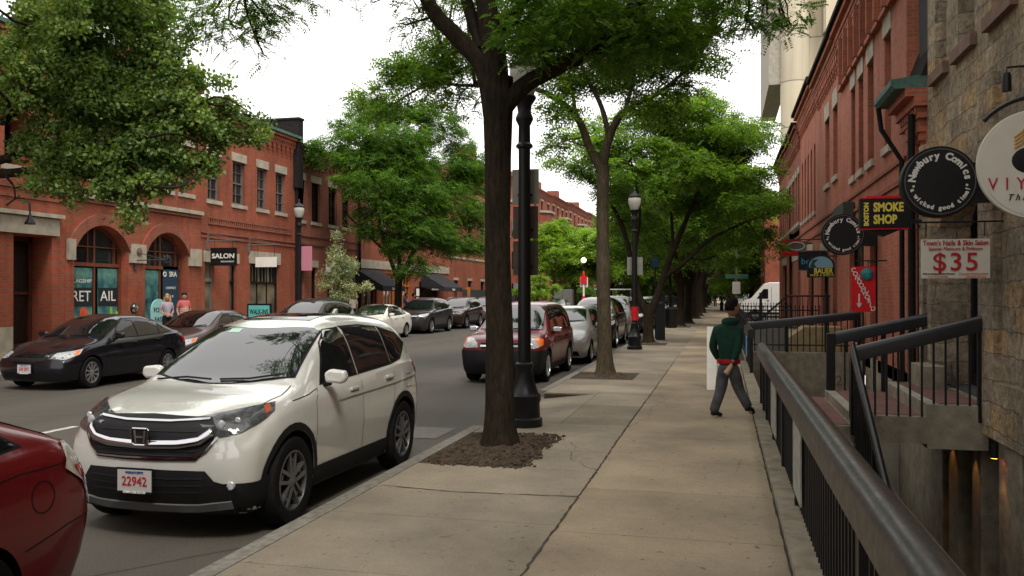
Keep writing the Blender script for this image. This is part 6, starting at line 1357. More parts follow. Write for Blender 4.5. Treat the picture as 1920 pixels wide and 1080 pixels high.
# third: low forked trunk
q = lambda a, b, r, Y=29.8: (PT(a, b, Y), r)
tr = [((-2.48, 29.76, .1), .2), ((-2.47, 29.76, .5), .17), ((-2.46, 29.76, 1.5), .17)]
lm = [[q(1215, 590, .16), q(1200, 560, .12), q(1188, 510, .10), q(1172, 440, .08), q(1150, 390, .06), q(1120, 350, .04)], [q(1217, 590, .16), q(1232, 555, .12), q(1250, 500, .11), q(1275, 440, .09), q(1300, 380, .06), q(1320, 330, .04)],
      [q(1245, 520, .09), q(1285, 490, .08), q(1330, 450, .06), q(1390, 420, .04), q(1440, 400, .02)], [q(1262, 470, .06), q(1258, 400, .05), q(1240, 330, .04), q(1230, 280, .03)], [q(1190, 480, .05), q(1200, 400, .04), q(1190, 330, .03)]]
random.seed(5); pads = [PD(a, b, Y, c, d_, w) for a, b, Y, c, d_, w in [(1100, 240, 30, 50, 16, .9), (1060, 300, 30, 42, 12, .9), (1150, 270, 29.5, 60, 20, 1), (1210, 230, 30, 60, 18, 1), (1260, 215, 30, 50, 14, .9), (1290, 260, 30.4, 60, 20, 1), (1350, 240, 31, 50, 14, .9), (1380, 270, 30.5, 60, 16, 1), (1420, 320, 30, 50, 16, 1), (1440, 370, 29.6, 40, 14, 1), (1300, 320, 29.2, 60, 22, 1.1), (1230, 300, 29, 60, 22, 1), (1180, 330, 29.5, 50, 20, 1), (1360, 330, 29, 60, 18, 1.1), (1400, 390, 29, 56, 16, 1.1), (1330, 380, 30.5, 60, 20, 1), (1260, 380, 31, 60, 24, 1), (1190, 400, 31, 50, 24, .9), (1380, 430, 30, 60, 18, 1), (1320, 450, 31, 50, 18, .9), (1430, 450, 30.5, 36, 14, .9), (1250, 450, 31.5, 50, 18, .8), (1140, 320, 31, 40, 16, .8), (1100, 330, 30.5, 34, 10, .8), (1460, 350, 30, 16, 8, .6), (1350, 490, 31, 46, 12, .8), (1155, 420, 31, 30, 16, .7)]]
pads += cloud((-2.0, 31, 6.6), (3.8, 3.4, 2.2), 30, (.6, 1.0), .35, 4.4, .7)
tree('third honey locust, low forked trunk with wide layered crown, near the pay station', (-2.48, 29.76, .1), tr, lm, pads, 'locust_far', 500, .085, 'leafL', 'bark')
# generic crown used down both sides
def generic(label, x, y, hgt, rad, zc, zr, n, leaf='leafL', Ls=.12, tr_r=.2, dens=330, seed=1, bark='bark', group=None, style='locust_far', fork=2.4, flat=.36, zmin=None):
    random.seed(seed); top = zc
    tp = [((x, y, .1), tr_r), ((x, y, .7), tr_r * .85), ((x + .05, y, fork), tr_r * .8)]; lm = []
    for i in range(6):
        a = i * 1.05 + seed; lm.append([((x + .05, y, fork - .3), tr_r * .6), ((x + rad * .25 * math.cos(a), y + rad * .25 * math.sin(a), fork + (top - fork) * .5), tr_r * .42), ((x + rad * .65 * math.cos(a), y + rad * .65 * math.sin(a), top), tr_r * .15)])
    pads = cloud((x, y, zc), (rad, rad, zr), n, (rad * .2, rad * .36), flat, zmin or (zc - zr), 1, .2)
    return tree(label, (x, y, .1), tp, lm, pads, style, dens, Ls, leaf, bark, group=group, twigs=2)
RG = 'trees in the far part of the near kerb row'
generic('fourth tree of the near kerb row, dark straight trunk', -2.17, 46, 9, 3.6, 6.6, 3.6, 34, Ls=.13, seed=2, tr_r=.24, group=RG)
generic('fifth tree of the near kerb row, dark trunk just behind the fourth', -1.95, 51, 10, 3.6, 7.4, 3.8, 32, Ls=.14, seed=3, tr_r=.26, group=RG)
generic('sixth tree of the near kerb row, broad dark trunk', -2.0, 60.5, 11, 4.4, 7.6, 4.2, 32, Ls=.16, seed=4, tr_r=.42, group=RG)
generic('seventh tree of the near kerb row, dark trunk', -1.95, 68, 11, 4.0, 7.5, 4.2, 28, Ls=.18, seed=5, tr_r=.4, group=RG)
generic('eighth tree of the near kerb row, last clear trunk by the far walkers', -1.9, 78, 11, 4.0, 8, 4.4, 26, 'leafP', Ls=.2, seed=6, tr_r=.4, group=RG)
for i, y in enumerate((92, 108, 128, 150)): generic(['ninth tree of the near kerb row, beyond the far walkers', 'tenth tree of the near kerb row, small in the distance', 'eleventh tree of the near kerb row, small in the distance', 'last tree of the near kerb row, farthest away'][i], -2.2, y, 11, 4.6, 7, 4.6, 24, 'leafL', Ls=.26, seed=7 + i, tr_r=.4, group=RG)
generic('small pale blossoming tree in the distance, left of the white van', -.1, 88, 4, 1.9, 3.0, 1.6, 16, 'blossom', Ls=.14, seed=20, tr_r=.1, fork=1.6)
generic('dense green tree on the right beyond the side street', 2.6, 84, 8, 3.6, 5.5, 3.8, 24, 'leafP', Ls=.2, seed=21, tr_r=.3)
generic('dense green tree beyond the last houses on the right', 4.5, 140, 8, 6, 6, 5, 24, 'leafL', Ls=.3, seed=22, tr_r=.3)
# left side
q = lambda a, b, r, X=-16: (atX(a, b, X), r)
random.seed(9)
tr = [((-16, 41.2, .1), .22), ((-16, 41.2, 1), .19), ((-15.95, 41.2, 2.6), .18)]
lm = [[((-15.95, 41.2, 2.4), .13), ((-16.6, 41.0, 4.4), .09), ((-17.2, 40.5, 7.2), .05)], [((-15.95, 41.2, 2.4), .13), ((-15.2, 42, 4.6), .1), ((-14.2, 43, 7.5), .05)], [((-15.95, 41.2, 2.4), .12), ((-15.8, 41, 5.5), .08), ((-15.6, 41, 9), .04)], [((-15.2, 42, 4.2), .07), ((-13.5, 42.5, 5.6), .04)], [((-16.4, 41, 3.8), .07), ((-17.5, 38.5, 5.6), .04)]]
pads = [PD(a, b, Y, c, d_, w) for a, b, Y, c, d_, w in [(700, 215, 41, 60, 18, 1), (770, 215, 42, 50, 16, 1), (640, 250, 40, 46, 18, 1), (720, 260, 40, 70, 22, 1), (820, 250, 43, 50, 20, 1), (870, 285, 43.5, 42, 16, 1), (620, 290, 39.5, 42, 16, 1), (680, 310, 39.5, 60, 20, 1.1), (760, 300, 40.5, 70, 24, 1), (840, 330, 43, 60, 20, 1), (890, 350, 44, 34, 20, 1), (700, 355, 39, 60, 18, 1), (780, 370, 40, 60, 24, 1.1), (850, 390, 42, 56, 22, 1.1), (730, 400, 39.5, 56, 20, 1), (890, 410, 43, 30, 20, 1), (800, 430, 40.5, 60, 22, 1.1), (860, 450, 42, 46, 20, 1), (750, 450, 40, 46, 18, .9), (700, 430, 39.5, 34, 12, .7), (880, 470, 42.5, 24, 12, .7), (780, 500, 40, 40, 12, .7), (650, 340, 38.5, 30, 12, .8), (800, 210, 42, 30, 10, .8), (690, 195, 41, 24, 9, .7)]]
pads += cloud((-15.6, 42.5, 7.6), (3.6, 3.4, 3.2), 24, (.6, 1.1), .4, 4.0, .8)
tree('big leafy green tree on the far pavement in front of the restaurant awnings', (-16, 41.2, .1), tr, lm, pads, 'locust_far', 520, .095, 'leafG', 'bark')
# broad-leaved tree reaching in from the left edge
random.seed(21)
tr = [((-16.6, 14.6, .1), .25), ((-16.6, 14.6, 1.2), .21), ((-16.5, 14.7, 3.0), .2)]
q = lambda a, b, r, Y=17: (PT(a, b, Y), r)
lm = [[((-16.5, 14.7, 2.8), .15), (PT(-60, 345, 16.2), .12), q(40, 322, .10, 16.6), q(110, 318, .07), q(220, 345, .05), q(330, 352, .03)], [((-16.5, 14.7, 2.8), .15), (PT(-60, 330, 16), .12), q(30, 290, .09, 16.5), q(90, 262, .07), q(200, 270, .05), q(310, 250, .03)],
      [((-16.5, 14.7, 2.8), .14), (PT(-80, 200, 16), .1), q(60, 120, .07), q(160, 40, .05), q(230, -40, .03)], [q(0, 230, .08, 16), q(90, 170, .05), q(240, 120, .04, 18), q(380, 190, .025, 18)], [q(10, 330, .03, 16.4), q(25, 350, .025, 16.4), q(28, 372, .012, 16.4)]]
pads = [PD(a, b, Y, c, d_, w) for a, b, Y, c, d_, w in [(430, 200, 18.6, 30, 16, .9), (470, 250, 18.7, 26, 10, .8), (420, 265, 18.5, 36, 14, .9), (400, 320, 18.3, 22, 12, .8), (360, 230, 18, 44, 26, 1), (280, 200, 17.6, 60, 34, 1), (180, 180, 17, 70, 34, 1), (110, 290, 16.8, 60, 24, .9), (285, 265, 17.4, 60, 28, 1.1), (200, 310, 17.2, 60, 22, 1), (260, 345, 17.4, 50, 18, .9), (235, 405, 17, 18, 14, .8), (385, 150, 18.4, 30, 20, .8), (40, 40, 17, 70, 40, 1), (130, 50, 17, 70, 40, 1), (220, 60, 17.5, 60, 36, 1), (290, 70, 18, 44, 34, 1), (330, 110, 18, 36, 26, .9), (60, 120, 16.5, 80, 40, 1), (160, 130, 17, 70, 38, 1), (250, 140, 18, 60, 36, 1), (330, 170, 18, 46, 28, 1), (380, 200, 18.5, 36, 22, .9), (40, 200, 16.5, 70, 36, .9), (130, 210, 17, 70, 36, 1), (220, 220, 17.5, 60, 32, 1.1), (310, 240, 18, 56, 28, 1.1), (400, 245, 18.5, 40, 18, 1), (450, 235, 18.7, 24, 10, .8), (60, 270, 16.8, 60, 22, .7), (150, 280, 17, 60, 26, .9), (240, 290, 17.5, 60, 26, 1), (330, 300, 18, 46, 24, 1), (380, 290, 18.3, 30, 18, .9), (90, 335, 16.5, 50, 14, .6), (190, 345, 17, 46, 16, .7), (210, 375, 17, 26, 18, .8), (250, 390, 17, 14, 14, .7), (300, 340, 17.5, 40, 16, .8), (350, 335, 18, 22, 14, .7), (140, 375, 17, 16, 10, .5), (310, 20, 18, 24, 20, .4), (370, 60, 18.3, 18, 10, .3), (505, 225, 19, 10, 6, .3), (65, 345, 16.4, 14, 10, .4)]]
pads += cloud((-16, 16, 8.6), (4.6, 4, 2.4), 22, (.7, 1.2), .5, 6.0, .6)
tree('broad-leaved street tree reaching in from the left edge above the arched shop', (-16.6, 14.6, .1), tr, lm, pads, 'broad', 520, .095, 'leafB', 'bark')
# small flowering tree
random.seed(31)
tr = [((-16, 34.6, .1), .06), ((-16, 34.6, 1.6), .05), ((-16, 34.6, 4.2), .015)]
pads = [PD(a, b, 34.6, c, d_, w) for a, b, c, d_, w in [(640, 450, 8, 10, .9), (632, 475, 16, 10, .9), (650, 480, 14, 9, .9), (625, 500, 22, 12, 1), (655, 505, 22, 12, 1), (640, 525, 34, 14, 1), (615, 540, 18, 10, .8), (672, 530, 14, 9, .8), (640, 548, 32, 10, .8)]]
tree('slender young tree full of white blossom in front of the dark brick house', (-16, 34.6, .1), tr, [], pads, 'broad', 900, .055, 'blossom', 'bark', name='flowering_tree', twigs=5, flare=False)
generic('pale green rounded tree far down the left side, right of the tall brick houses', -14.2, 84, 9, 4.4, 5.9, 3.0, 30, 'leafP', Ls=.2, seed=41, tr_r=.25, bark='bark2')
generic('dark green tree behind the pale one on the left', -13.2, 104, 10, 5.2, 6.6, 4.2, 28, 'leafL', Ls=.26, seed=42, tr_r=.3)
generic('tree far down the left side behind the fire alarm post', -12.5, 124, 10, 5.5, 6.6, 4.8, 26, 'leafL', Ls=.3, seed=43, tr_r=.3)
generic('tree closing the street in the distance', -8.5, 165, 10, 8, 7.5, 6.5, 30, 'leafL', Ls=.45, seed=44, tr_r=.4)
generic('small bushy tree by the terrace screen left of the distant lamp', -15.5, 72, 3, 1.7, 2.3, 1.2, 14, 'leafP', Ls=.14, seed=45, tr_r=.08, fork=1.2)
for i, (x, y) in enumerate(((-15.6, 92), (-15.3, 99), (-14.8, 110))): generic(['low dark shrub under the pale tree, nearest of three', 'low dark shrub under the pale tree, middle of three', 'low dark shrub under the pale tree, farthest of three'][i], x, y, 2, 2.2, 1.4, 1.2, 10, 'leafD', Ls=.2, seed=50 + i, tr_r=.08, fork=.8)

# the street goes on behind the viewer: two more trees and the house fronts (out of view, added to block sky light; seen in glass and paint)
generic('unseen honey locust added just behind the viewer to shade the foreground', -2.4, -1.5, 8, 3.8, 7.0, 1.9, 18, 'leafD', Ls=.09, seed=61, tr_r=.17, fork=4, zmin=5.0)
generic('unseen honey locust added farther behind the viewer to block sky light', -2.4, -11, 8, 4.4, 7.2, 2.4, 18, 'leafD', Ls=.11, seed=62, tr_r=.17, fork=4, zmin=5.0)
# ---------------------------------------------------------------- street furniture
def lamp(label, x, y, lit=False, signs=False, H_=4.45):
    t = thing('street_lamp', label, 'street lamp', (x, y, .15), group='black fluted street lamps'); H = H_ - .15
    MB().lathe([(.235, 0), (.235, .10), (.205, .12), (.20, .30), (.215, .34), (.215, .40), (.18, .44), (.135, .58), (.105, .74), (.12, .78), (.12, .81), (.10, .83)], 32, flute=.05, fz=(.42, .73)).build('base', M['black'], t, smooth=True)
    MB().lathe([(.088, .82), (.084, 2.0), (.078, H - .9), (.078, H - .68), (.11, H - .66), (.11, H - .63), (.08, H - .60), (.076, H - .38), (.115, H - .30), (.115, H - .27), (.085, H - .2), (.10, H - .1), (.15, H - .03), (.155, H)], 28, flute=.06, fz=(.9, H - .8)).build('shaft', M['black'], t, smooth=True)
    g = MB().lathe([(.11, H), (.13, H + .04), (.19, H + .22), (.195, H + .34), (.17, H + .40)], 24).build('globe', M['lamplit'] if lit else M['lamp'], t, smooth=True)
    MB().lathe([(.20, H + .39), (.20, H + .42), (.13, H + .50), (.05, H + .55), (.03, H + .60), (.045, H + .64), (0, H + .72)], 24).build('cap', M['black'], t, smooth=True); return t
lamp('nearest black fluted lamp post standing just behind the thick foreground trunk', -2.52, 11.02)
lamp('second black fluted lamp post on the near kerb, with a red band round it', -2.64, 26.8)
lamp('third black fluted lamp post on the near kerb, among the far trunks', -2.75, 47.4)
lamp('black lamp post with white globe at the far kerb beside the salon house', -15.6, 29.9, H_=4.75)
lamp('distant black lamp post on the left pavement by the tall brick houses', -15.5, 80, H_=4.7)
sg = plain('bare aluminium sign back', (.24, .23, .20), .55, metal=.3, var=.15); sg2 = plain('brown sign back', (.085, .068, .052), .7, var=.2)
for i, (z0, z1, w, m_) in enumerate(((3.06, 3.52, .36, sg), (2.60, 3.03, .34, sg2), (2.12, 2.57, .34, sg2))):
    t = thing('parking_sign', ['grey back of the top parking sign on the nearest lamp post', 'brown back of the middle parking sign on the nearest lamp post', 'brown back of the lowest parking sign on the nearest lamp post'][i], 'sign', (-2.52 - .01, 11.13, z0))
    bevel(MB().box(-w / 2, w / 2, 0, .006, 0, z1 - z0).build('plate', m_, t), .002); MB().box(-.1, .1, -.04, 0, .1, .13).build('strap', M['black'], t)
t = thing('parking_sign', 'grey sign back on the second lamp post', 'sign', (-2.64, 26.9, 2.45)); MB().box(-.24, .24, 0, .01, 0, .55).build('plate', sg, t)
t = thing('red_band', 'red plastic band wrapped round the second lamp post', 'notice', (-2.64, 26.8, 1.05)); MB().lathe([(.1, 0), (.1, .42), (.09, .42), (.09, 0), (.1, 0)], 20).build('sleeve', M['red'], t)
t = thing('pay_station', 'tall dark parking pay station with slanted top beside the forked tree', 'parking meter', (-2.25, 32.6, .15))
bevel(MB().prism([(-.16, 0), (.16, 0), (.16, 1.78), (-.16, 1.66)], 'y', -.14, .14).build('cabinet', plain('dark grey cabinet', (.025, .027, .032), .5, var=.2), t), .012); MB().box(-.1, .1, -.146, -.14, 1.35, 1.42).build('display', M['greyframe'], t); MB().box(-.17, .19, -.16, .16, 1.70, 1.73).build('hood', M['black'], t)
t = thing('blue_sign', 'small blue sign on a thin pole among the leaves by the forked tree', 'sign', (-2.5, 33.4, .15)); MB().tube([(0, 0, 0), (0, 0, 3.1)], .025, 6).build('pole', M['black'], t); MB().box(-.12, .12, -.03, -.02, 2.75, 3.1).build('plate', plain('blue plate', (.03, .10, .30), .5), t)
t = thing('litter_bin', 'black litter bin beside the third lamp post', 'litter bin', (-2.5, 44.0, .15)); MB().lathe([(.26, 0), (.3, .1), (.32, .9), (.34, .95), (.30, 1.0), (.2, 1.05)], 20).build('barrel', M['black'], t, smooth=True)
t = thing('fire_alarm_post', 'red and white fire alarm post with a glowing round lamp on the distant left pavement', 'fire alarm', (-12.3, 78, .15))
MB().lathe([(.32, 0), (.32, .2), (.2, .4), (.2, 1.3), (.1, 1.5)], 16).build('pedestal', M['red'], t, smooth=True); MB().tube([(0, 0, 1.5), (0, 0, 3.2)], .09, 8).build('pole', M['white'], t); MB().box(-.28, .28, -.15, .15, 2.6, 3.3).build('alarm_box', M['red'], t); MB().box(-.36, .36, .16, .2, 2.3, 3.2).build('back_board', M['white'], t); MB().lathe([(.12, 3.3), (.12, 3.5), (0, 3.9)], 12).build('finial', M['red'], t)
MB().sphere((0, 0, 4.75), .24).build('globe', M['lamplit'], t, smooth=True); MB().tube([(0, 0, 3.8), (0, 0, 4.55)], .04, 6).build('stem', M['black'], t)
t = thing('grey_cabinet', 'flat grey utility cabinet on the left pavement near the distant lamp', 'cabinet', (-14.6, 80, .15)); bevel(MB().box(-.9, .9, 0, .8, 0, 2.1).build('body', M['greyframe'], t), .03); MB().box(-.02, .02, -.006, 0, .1, 2).build('door_gap', M['black'], t)
t = thing('blue_newsbox', 'bright blue newspaper box standing on the left pavement behind the maroon roof', 'newspaper box', (-16.2, 62, .15)); bevel(MB().box(-.35, .35, 0, .5, .3, 1.5).build('body', plain('blue enamel', (.02, .12, .5), .4), t), .04); MB().box(-.05, .05, .2, .3, 0, .3).build('leg', M['black'], t)
t = thing('sandwich_board', 'white sandwich board half hidden behind the walking man', 'sign board', (.02, 16.2, .15)); 
MB().prism([(-.30, 0), (-.26, 0), (0, 1.12), (-.03, 1.12)], 'x', -.3, -.13).build('panel', M['white'], t); MB().prism([(.26, 0), (.30, 0), (.03, 1.12), (0, 1.12)], 'x', -.3, -.13).build('panel', M['white'], t)
t = thing('blue_notice', 'small blue and white notice fixed on the end of the short rail by the man', 'notice', (.50, 19.0, .55)); MB().box(-.02, -.005, -.25, .25, 0, .42).build('panel', plain('light blue print', (.08, .30, .55), .5), t)
t = thing('pole', 'thin grey metal pole at the far kerb in front of the terrace screen', 'pole', (-15.6, 57, .15)); MB().tube([(0, 0, 0), (0, 0, 2.9)], .035, 6).build('tube', M['greyframe'], t)
t = thing('hydrant_marker', 'red and white parking tag on the far lamp post by the black crossover', 'notice', (-15.6, 29.78, 1.15)); MB().box(-.09, 0, -.11, -.09, .1, .4).build('red_half', M['red'], t); MB().box(0, .09, -.11, -.09, .1, .4).build('white_half', M['white'], t)
# ---------------------------------------------------------------- people
def skin(name, pts, edges, m, parent, lv=2):
    """pts: [(xyz, radius or (rx, ry))]; first is the root"""
    me = bpy.data.meshes.new(name); me.from_pydata([p for p, r in pts], edges, []); o = bpy.data.objects.new(name, me); COL.objects.link(o)
    md = o.modifiers.new('s', 'SKIN'); md.use_smooth_shade = True
    for v, (p, r) in zip(me.skin_vertices[0].data, pts): v.radius = r if hasattr(r, '__len__') else (r, r)
    me.skin_vertices[0].data[0].use_root = True
    sb = o.modifiers.new('b', 'SUBSURF'); sb.levels = lv; sb.render_levels = lv
    dg = bpy.context.evaluated_depsgraph_get(); dg.update(); m2 = bpy.data.meshes.new_from_object(o.evaluated_get(dg)); bpy.data.objects.remove(o)
    return link(name, m2, m, parent, True)
def head_mesh(c, yaw, s=1.0):
    """an egg with brow, nose, chin and ears; looks along +Y before yaw"""
    mb = MB(); nu, nv = 32, 24; vs = []; 
    for j in range(nv + 1):
        ph = math.pi * j / nv; z = -math.cos(ph)
        for i in range(nu):
            a = 2 * math.pi * i / nu; x, y = math.sin(ph) * math.cos(a), math.sin(ph) * math.sin(a)
            w = 1 - .22 * max(0, -z) ** 1.3; X, Y, Z = x * .076 * w, y * .098 * (1 - .05 * max(0, -z)), z * .122
            fr = max(0, y) ** 6
            Y += fr * (.026 * math.exp(-((Z + .012) / .018) ** 2 - (X / .012) ** 2) + .010 * math.exp(-((Z + .085) / .02) ** 2 - (X / .03) ** 2) + .006 * math.exp(-((Z - .035) / .014) ** 2) - .008 * math.exp(-((Z - .012) / .012) ** 2 - ((abs(X) - .032) / .013) ** 2) + .005 * math.exp(-((Z + .05) / .01) ** 2 - (X / .022) ** 2))
            vs.append((X, Y, Z))
    fs = [(j * nu + i, j * nu + (i + 1) % nu, (j + 1) * nu + (i + 1) % nu, (j + 1) * nu + i) for j in range(nv) for i in range(nu)]
    Mt = Matrix.Translation(c) @ Matrix.Rotation(yaw, 4, 'Z') @ Matrix.Scale(s, 4)
    mb.add(vs, fs, Mt); return mb, Mt
SK = {'tan': plain('skin tan', (.30, .155, .095), .55, var=.08), 'fair': plain('skin fair', (.46, .26, .18), .55, var=.06)}
def hand(mb_parent, wrist, d, thumb, m, curl=.5, palm_n=None, s=1.0):
    """palm and five fingers as one skinned tree, rooted at the wrist; d = direction of the hand, thumb = side the thumb leaves to"""
    w, d, th = Vector(wrist), Vector(d).normalized(), Vector(thumb).normalized(); n = d.cross(th).normalized() * (1 if palm_n is None else palm_n); th = n.cross(d) * (1 if palm_n is None else palm_n)
    pts = [(tuple(w), .022 * s), (tuple(w + d * .045 * s), (.036 * s, .017 * s))]; ed = [(0, 1)]
    for k, (off, ln) in enumerate(((.028, .068), (.010, .078), (-.009, .072), (-.027, .056))):
        b_ = w + (d * .088 + th * off) * s; i0 = len(pts); pts.append((tuple(b_), .0105 * s)); dd = d.copy(); p = b_
        ed.append((1, i0))
        for j in range(3):
            dd = (dd + n * curl * (.5 + .25 * j)).normalized(); p = p + dd * ln * s / 3 * 1.15; pts.append((tuple(p), (.0095 - .001 * j) * s)); ed.append((len(pts) - 2, len(pts) - 1))
    i0 = len(pts); b_ = w + (d * .03 + th * .035) * s; pts.append((tuple(b_), .013 * s)); ed.append((1, i0)); p = b_ + (d * .035 + th * .022 + n * .012) * s; pts.append((tuple(p), .0115 * s)); ed.append((i0, i0 + 1)); p = p + (d * .03 + th * .004 + n * .018 * (1 + curl)) * s; pts.append((tuple(p), .0095 * s)); ed.append((i0 + 1, i0 + 2))
    return skin('hand', pts, ed, m, mb_parent, 1)
def person(label, loc, J, yaw_head, skinm, top, bottom, hair, shoes=None, sleeves='long', hairlen='short', sc=1.0, hands=True, cap=None, extra=None, tr=.0, belt=None, group=None, slim=1.0):
    """J: joints in local metres {head, neck, chest, waist, hip, sL, eL, wL, sR, eR, wR, hL, kL, aL, tL, ...}"""
    t = thing('person', label, 'person', loc, group=group); t.scale = (sc,) * 3; V = {k: Vector(v) for k, v in J.items() if hasattr(v, '__len__')}; T = lambda *k: [tuple(V[x]) for x in k]; g = slim
    names = ['hip', 'waist', 'chest', 'neck', 'sL', 'eL', 'wL', 'sR', 'eR', 'wR', 'hL', 'kL', 'aL', 'tL', 'hR', 'kR', 'aR', 'tR']
    rad = dict(hip=(.13, .10), waist=(.12, .09), chest=(.15, .10), neck=.05, sL=.055, eL=.04, wL=.027, sR=.055, eR=.04, wR=.027, hL=.08, kL=.055, aL=.037, tL=.03, hR=.08, kR=.055, aR=.037, tR=.03)
    ed = [('hip', 'waist'), ('waist', 'chest'), ('chest', 'neck'), ('chest', 'sL'), ('sL', 'eL'), ('eL', 'wL'), ('chest', 'sR'), ('sR', 'eR'), ('eR', 'wR'), ('hip', 'hL'), ('hL', 'kL'), ('kL', 'aL'), ('aL', 'tL'), ('hip', 'hR'), ('hR', 'kR'), ('kR', 'aR'), ('aR', 'tR')]
    sc2 = lambda r, k: tuple(x * k for x in r) if hasattr(r, '__len__') else r * k
    body = skin('body', [(tuple(V[n_]), sc2(rad[n_], .92 * g)) for n_ in names], [(names.index(a), names.index(b_)) for a, b_ in ed], skinm, t)
    hb_, Mt = head_mesh(V['head'], yaw_head); hd = hb_.build('head', skinm, t, smooth=True)
    for sx in (-1, 1):
        MB().sphere(tuple(Mt @ Vector((sx * .078, -.005, -.01))), (.010, .020, .032), 10, 7).build('ear', skinm, hd, smooth=True)
        MB().sphere(tuple(Mt @ Vector((sx * .031, .082, .012))), .0125, 10, 7).build('eye', M['offwhite'], hd, smooth=True); MB().sphere(tuple(Mt @ Vector((sx * .031, .092, .012))), .006, 8, 5).build('pupil', M['black'], hd)
        MB().tube([Mt @ Vector((sx * .018, .093, .034)), Mt @ Vector((sx * .045, .084, .034))], .004, 5).build('eyebrow', hair, hd)
    MB().tube([Mt @ Vector((-.022, .093, -.052)), Mt @ Vector((0, .100, -.054)), Mt @ Vector((.022, .093, -.052))], .005, 5).build('mouth', plain('lips', (.28, .09, .07), .6), hd)
    hm_ = MB(); rr = random.Random(4)
    if hairlen != 'bald':
        vs = []; nu, nv = 30, 12
        for j in range(nv + 1):
            ph = (math.pi * .60) * j / nv
            for i in range(nu):
                a = 2 * math.pi * i / nu; y = math.sin(a); lim = 1.0 if y < -.25 else max(.50, 1 - (y + .25) * .62); p_ = ph * lim; k = 1.17 + rr.uniform(-.045, .045)
                vs.append((math.sin(p_) * math.cos(a) * .077 * k, math.sin(p_) * math.sin(a) * .098 * k - .004, math.cos(p_) * .122 * (k - .02) + .004))
        hm_.add(vs, [(j * nu + i, (j + 1) * nu + i, (j + 1) * nu + (i + 1) % nu, j * nu + (i + 1) % nu) for j in range(nv) for i in range(nu)], Mt)
        if hairlen == 'long':
            for sx in (-1, 0, 1): hm_.tube([Mt @ Vector((sx * .06, -.05, .04)), Mt @ Vector((sx * .085, -.055 - .02 * (sx == 0), -.08)), Mt @ Vector((sx * .085, -.04 - .03 * (sx == 0), -.2)), Mt @ Vector((sx * .075, -.03, -.26))], [.05, .05, .045, .015], 10)
        h_ = hm_.build('hair', hair, hd, smooth=True)
        if False:
            mb = MB()
            for i in range(260):
                a, p_ = rr.uniform(0, 6.28), rr.uniform(0, 1.5); q = Vector((math.sin(p_) * math.cos(a) * .086, math.sin(p_) * math.sin(a) * .108 - .004, math.cos(p_) * .133)); 
                if math.sin(a) > -.1 and p_ > .85: continue
                mb.sphere(tuple(Mt @ q), (.012, .012, .010), 5, 3)
            mb.build('hair_tuft', hair, h_)
    if cap: MB().lathe([(.094, .03), (.098, .06), (.085, .11), (.05, .135), (0, .14)], 20, Mt).build('cap', cap, hd, smooth=True); MB().prism([(-.06, -.09), (.06, -.09), (.05, -.16), (-.05, -.16)], 'z', .03, .04, Mt).build('peak', cap, hd)
    tt = {'long': ['wL', 'wR'], 'short': ['eL', 'eR']}[sleeves]; mid = lambda a, b_, f: tuple(V[a].lerp(V[b_], f))
    P = [(mid('waist', 'hip', 1.05), (.15 * g, .115 * g)), (mid('waist', 'hip', .5), (.15 * g, .115 * g)), (tuple(V['waist']), (.15 * g, .115 * g)), (tuple(V['chest']), (.19 * g, .135 * g)), (mid('chest', 'neck', .95), .072)]; E = [(0, 1), (1, 2), (2, 3), (3, 4)]
    for s_ in 'LR':
        i = len(P); P.append((tuple(V['s' + s_]), .076 * g)); E.append((3, i))
        if sleeves == 'long': P += [(tuple(V['e' + s_]), .060 * g), (mid('e' + s_, 'w' + s_, .85), .046 * g)]; E += [(i, i + 1), (i + 1, i + 2)]
        else: P += [(mid('s' + s_, 'e' + s_, .75), .062 * g)]; E += [(i, i + 1)]
    skin('hoodie' if sleeves == 'long' else 't_shirt', P, E, top, t)
    P = [(tuple(V['hip'] + Vector((0, 0, .02))), (.15 * g, .115 * g)), (mid('waist', 'hip', .6), (.13 * g, .10 * g))]; E = [(0, 1)]
    for s_ in 'LR':
        i = len(P); P += [(tuple(V['h' + s_]), .105 * g), (mid('h' + s_, 'k' + s_, .5), .096 * g), (tuple(V['k' + s_]), .078 * g), (mid('k' + s_, 'a' + s_, .5), .072 * g), (mid('k' + s_, 'a' + s_, 1.12), .070 * g)]; E += [(0, i), (i, i + 1), (i + 1, i + 2), (i + 2, i + 3), (i + 3, i + 4)]
    skin('trousers', P, E, bottom, t)
    for s_ in 'LR':
        a, b_ = V['a' + s_], V['t' + s_]; d_ = (b_ - a); d_.z = 0; d_ = d_.normalized(); skin('shoe', [(tuple(a - d_ * .05 - Vector((0, 0, .03))), (.042, .04)), (tuple(a + d_ * .06 - Vector((0, 0, .035))), (.045, .036)), (tuple(b_ + d_ * .03), (.04, .026))], [(0, 1), (1, 2)], shoes or M['black'], t)
        if hands:
            w_, e_ = V['w' + s_], V['e' + s_]; hdv = (J.get('hd' + s_) and Vector(J['hd' + s_])) or (w_ - e_); hand(t, w_, hdv, J.get('th' + s_, (0, 1, 0)), skinm, J.get('curl', .4))
    if extra: extra(t, V)
    return t
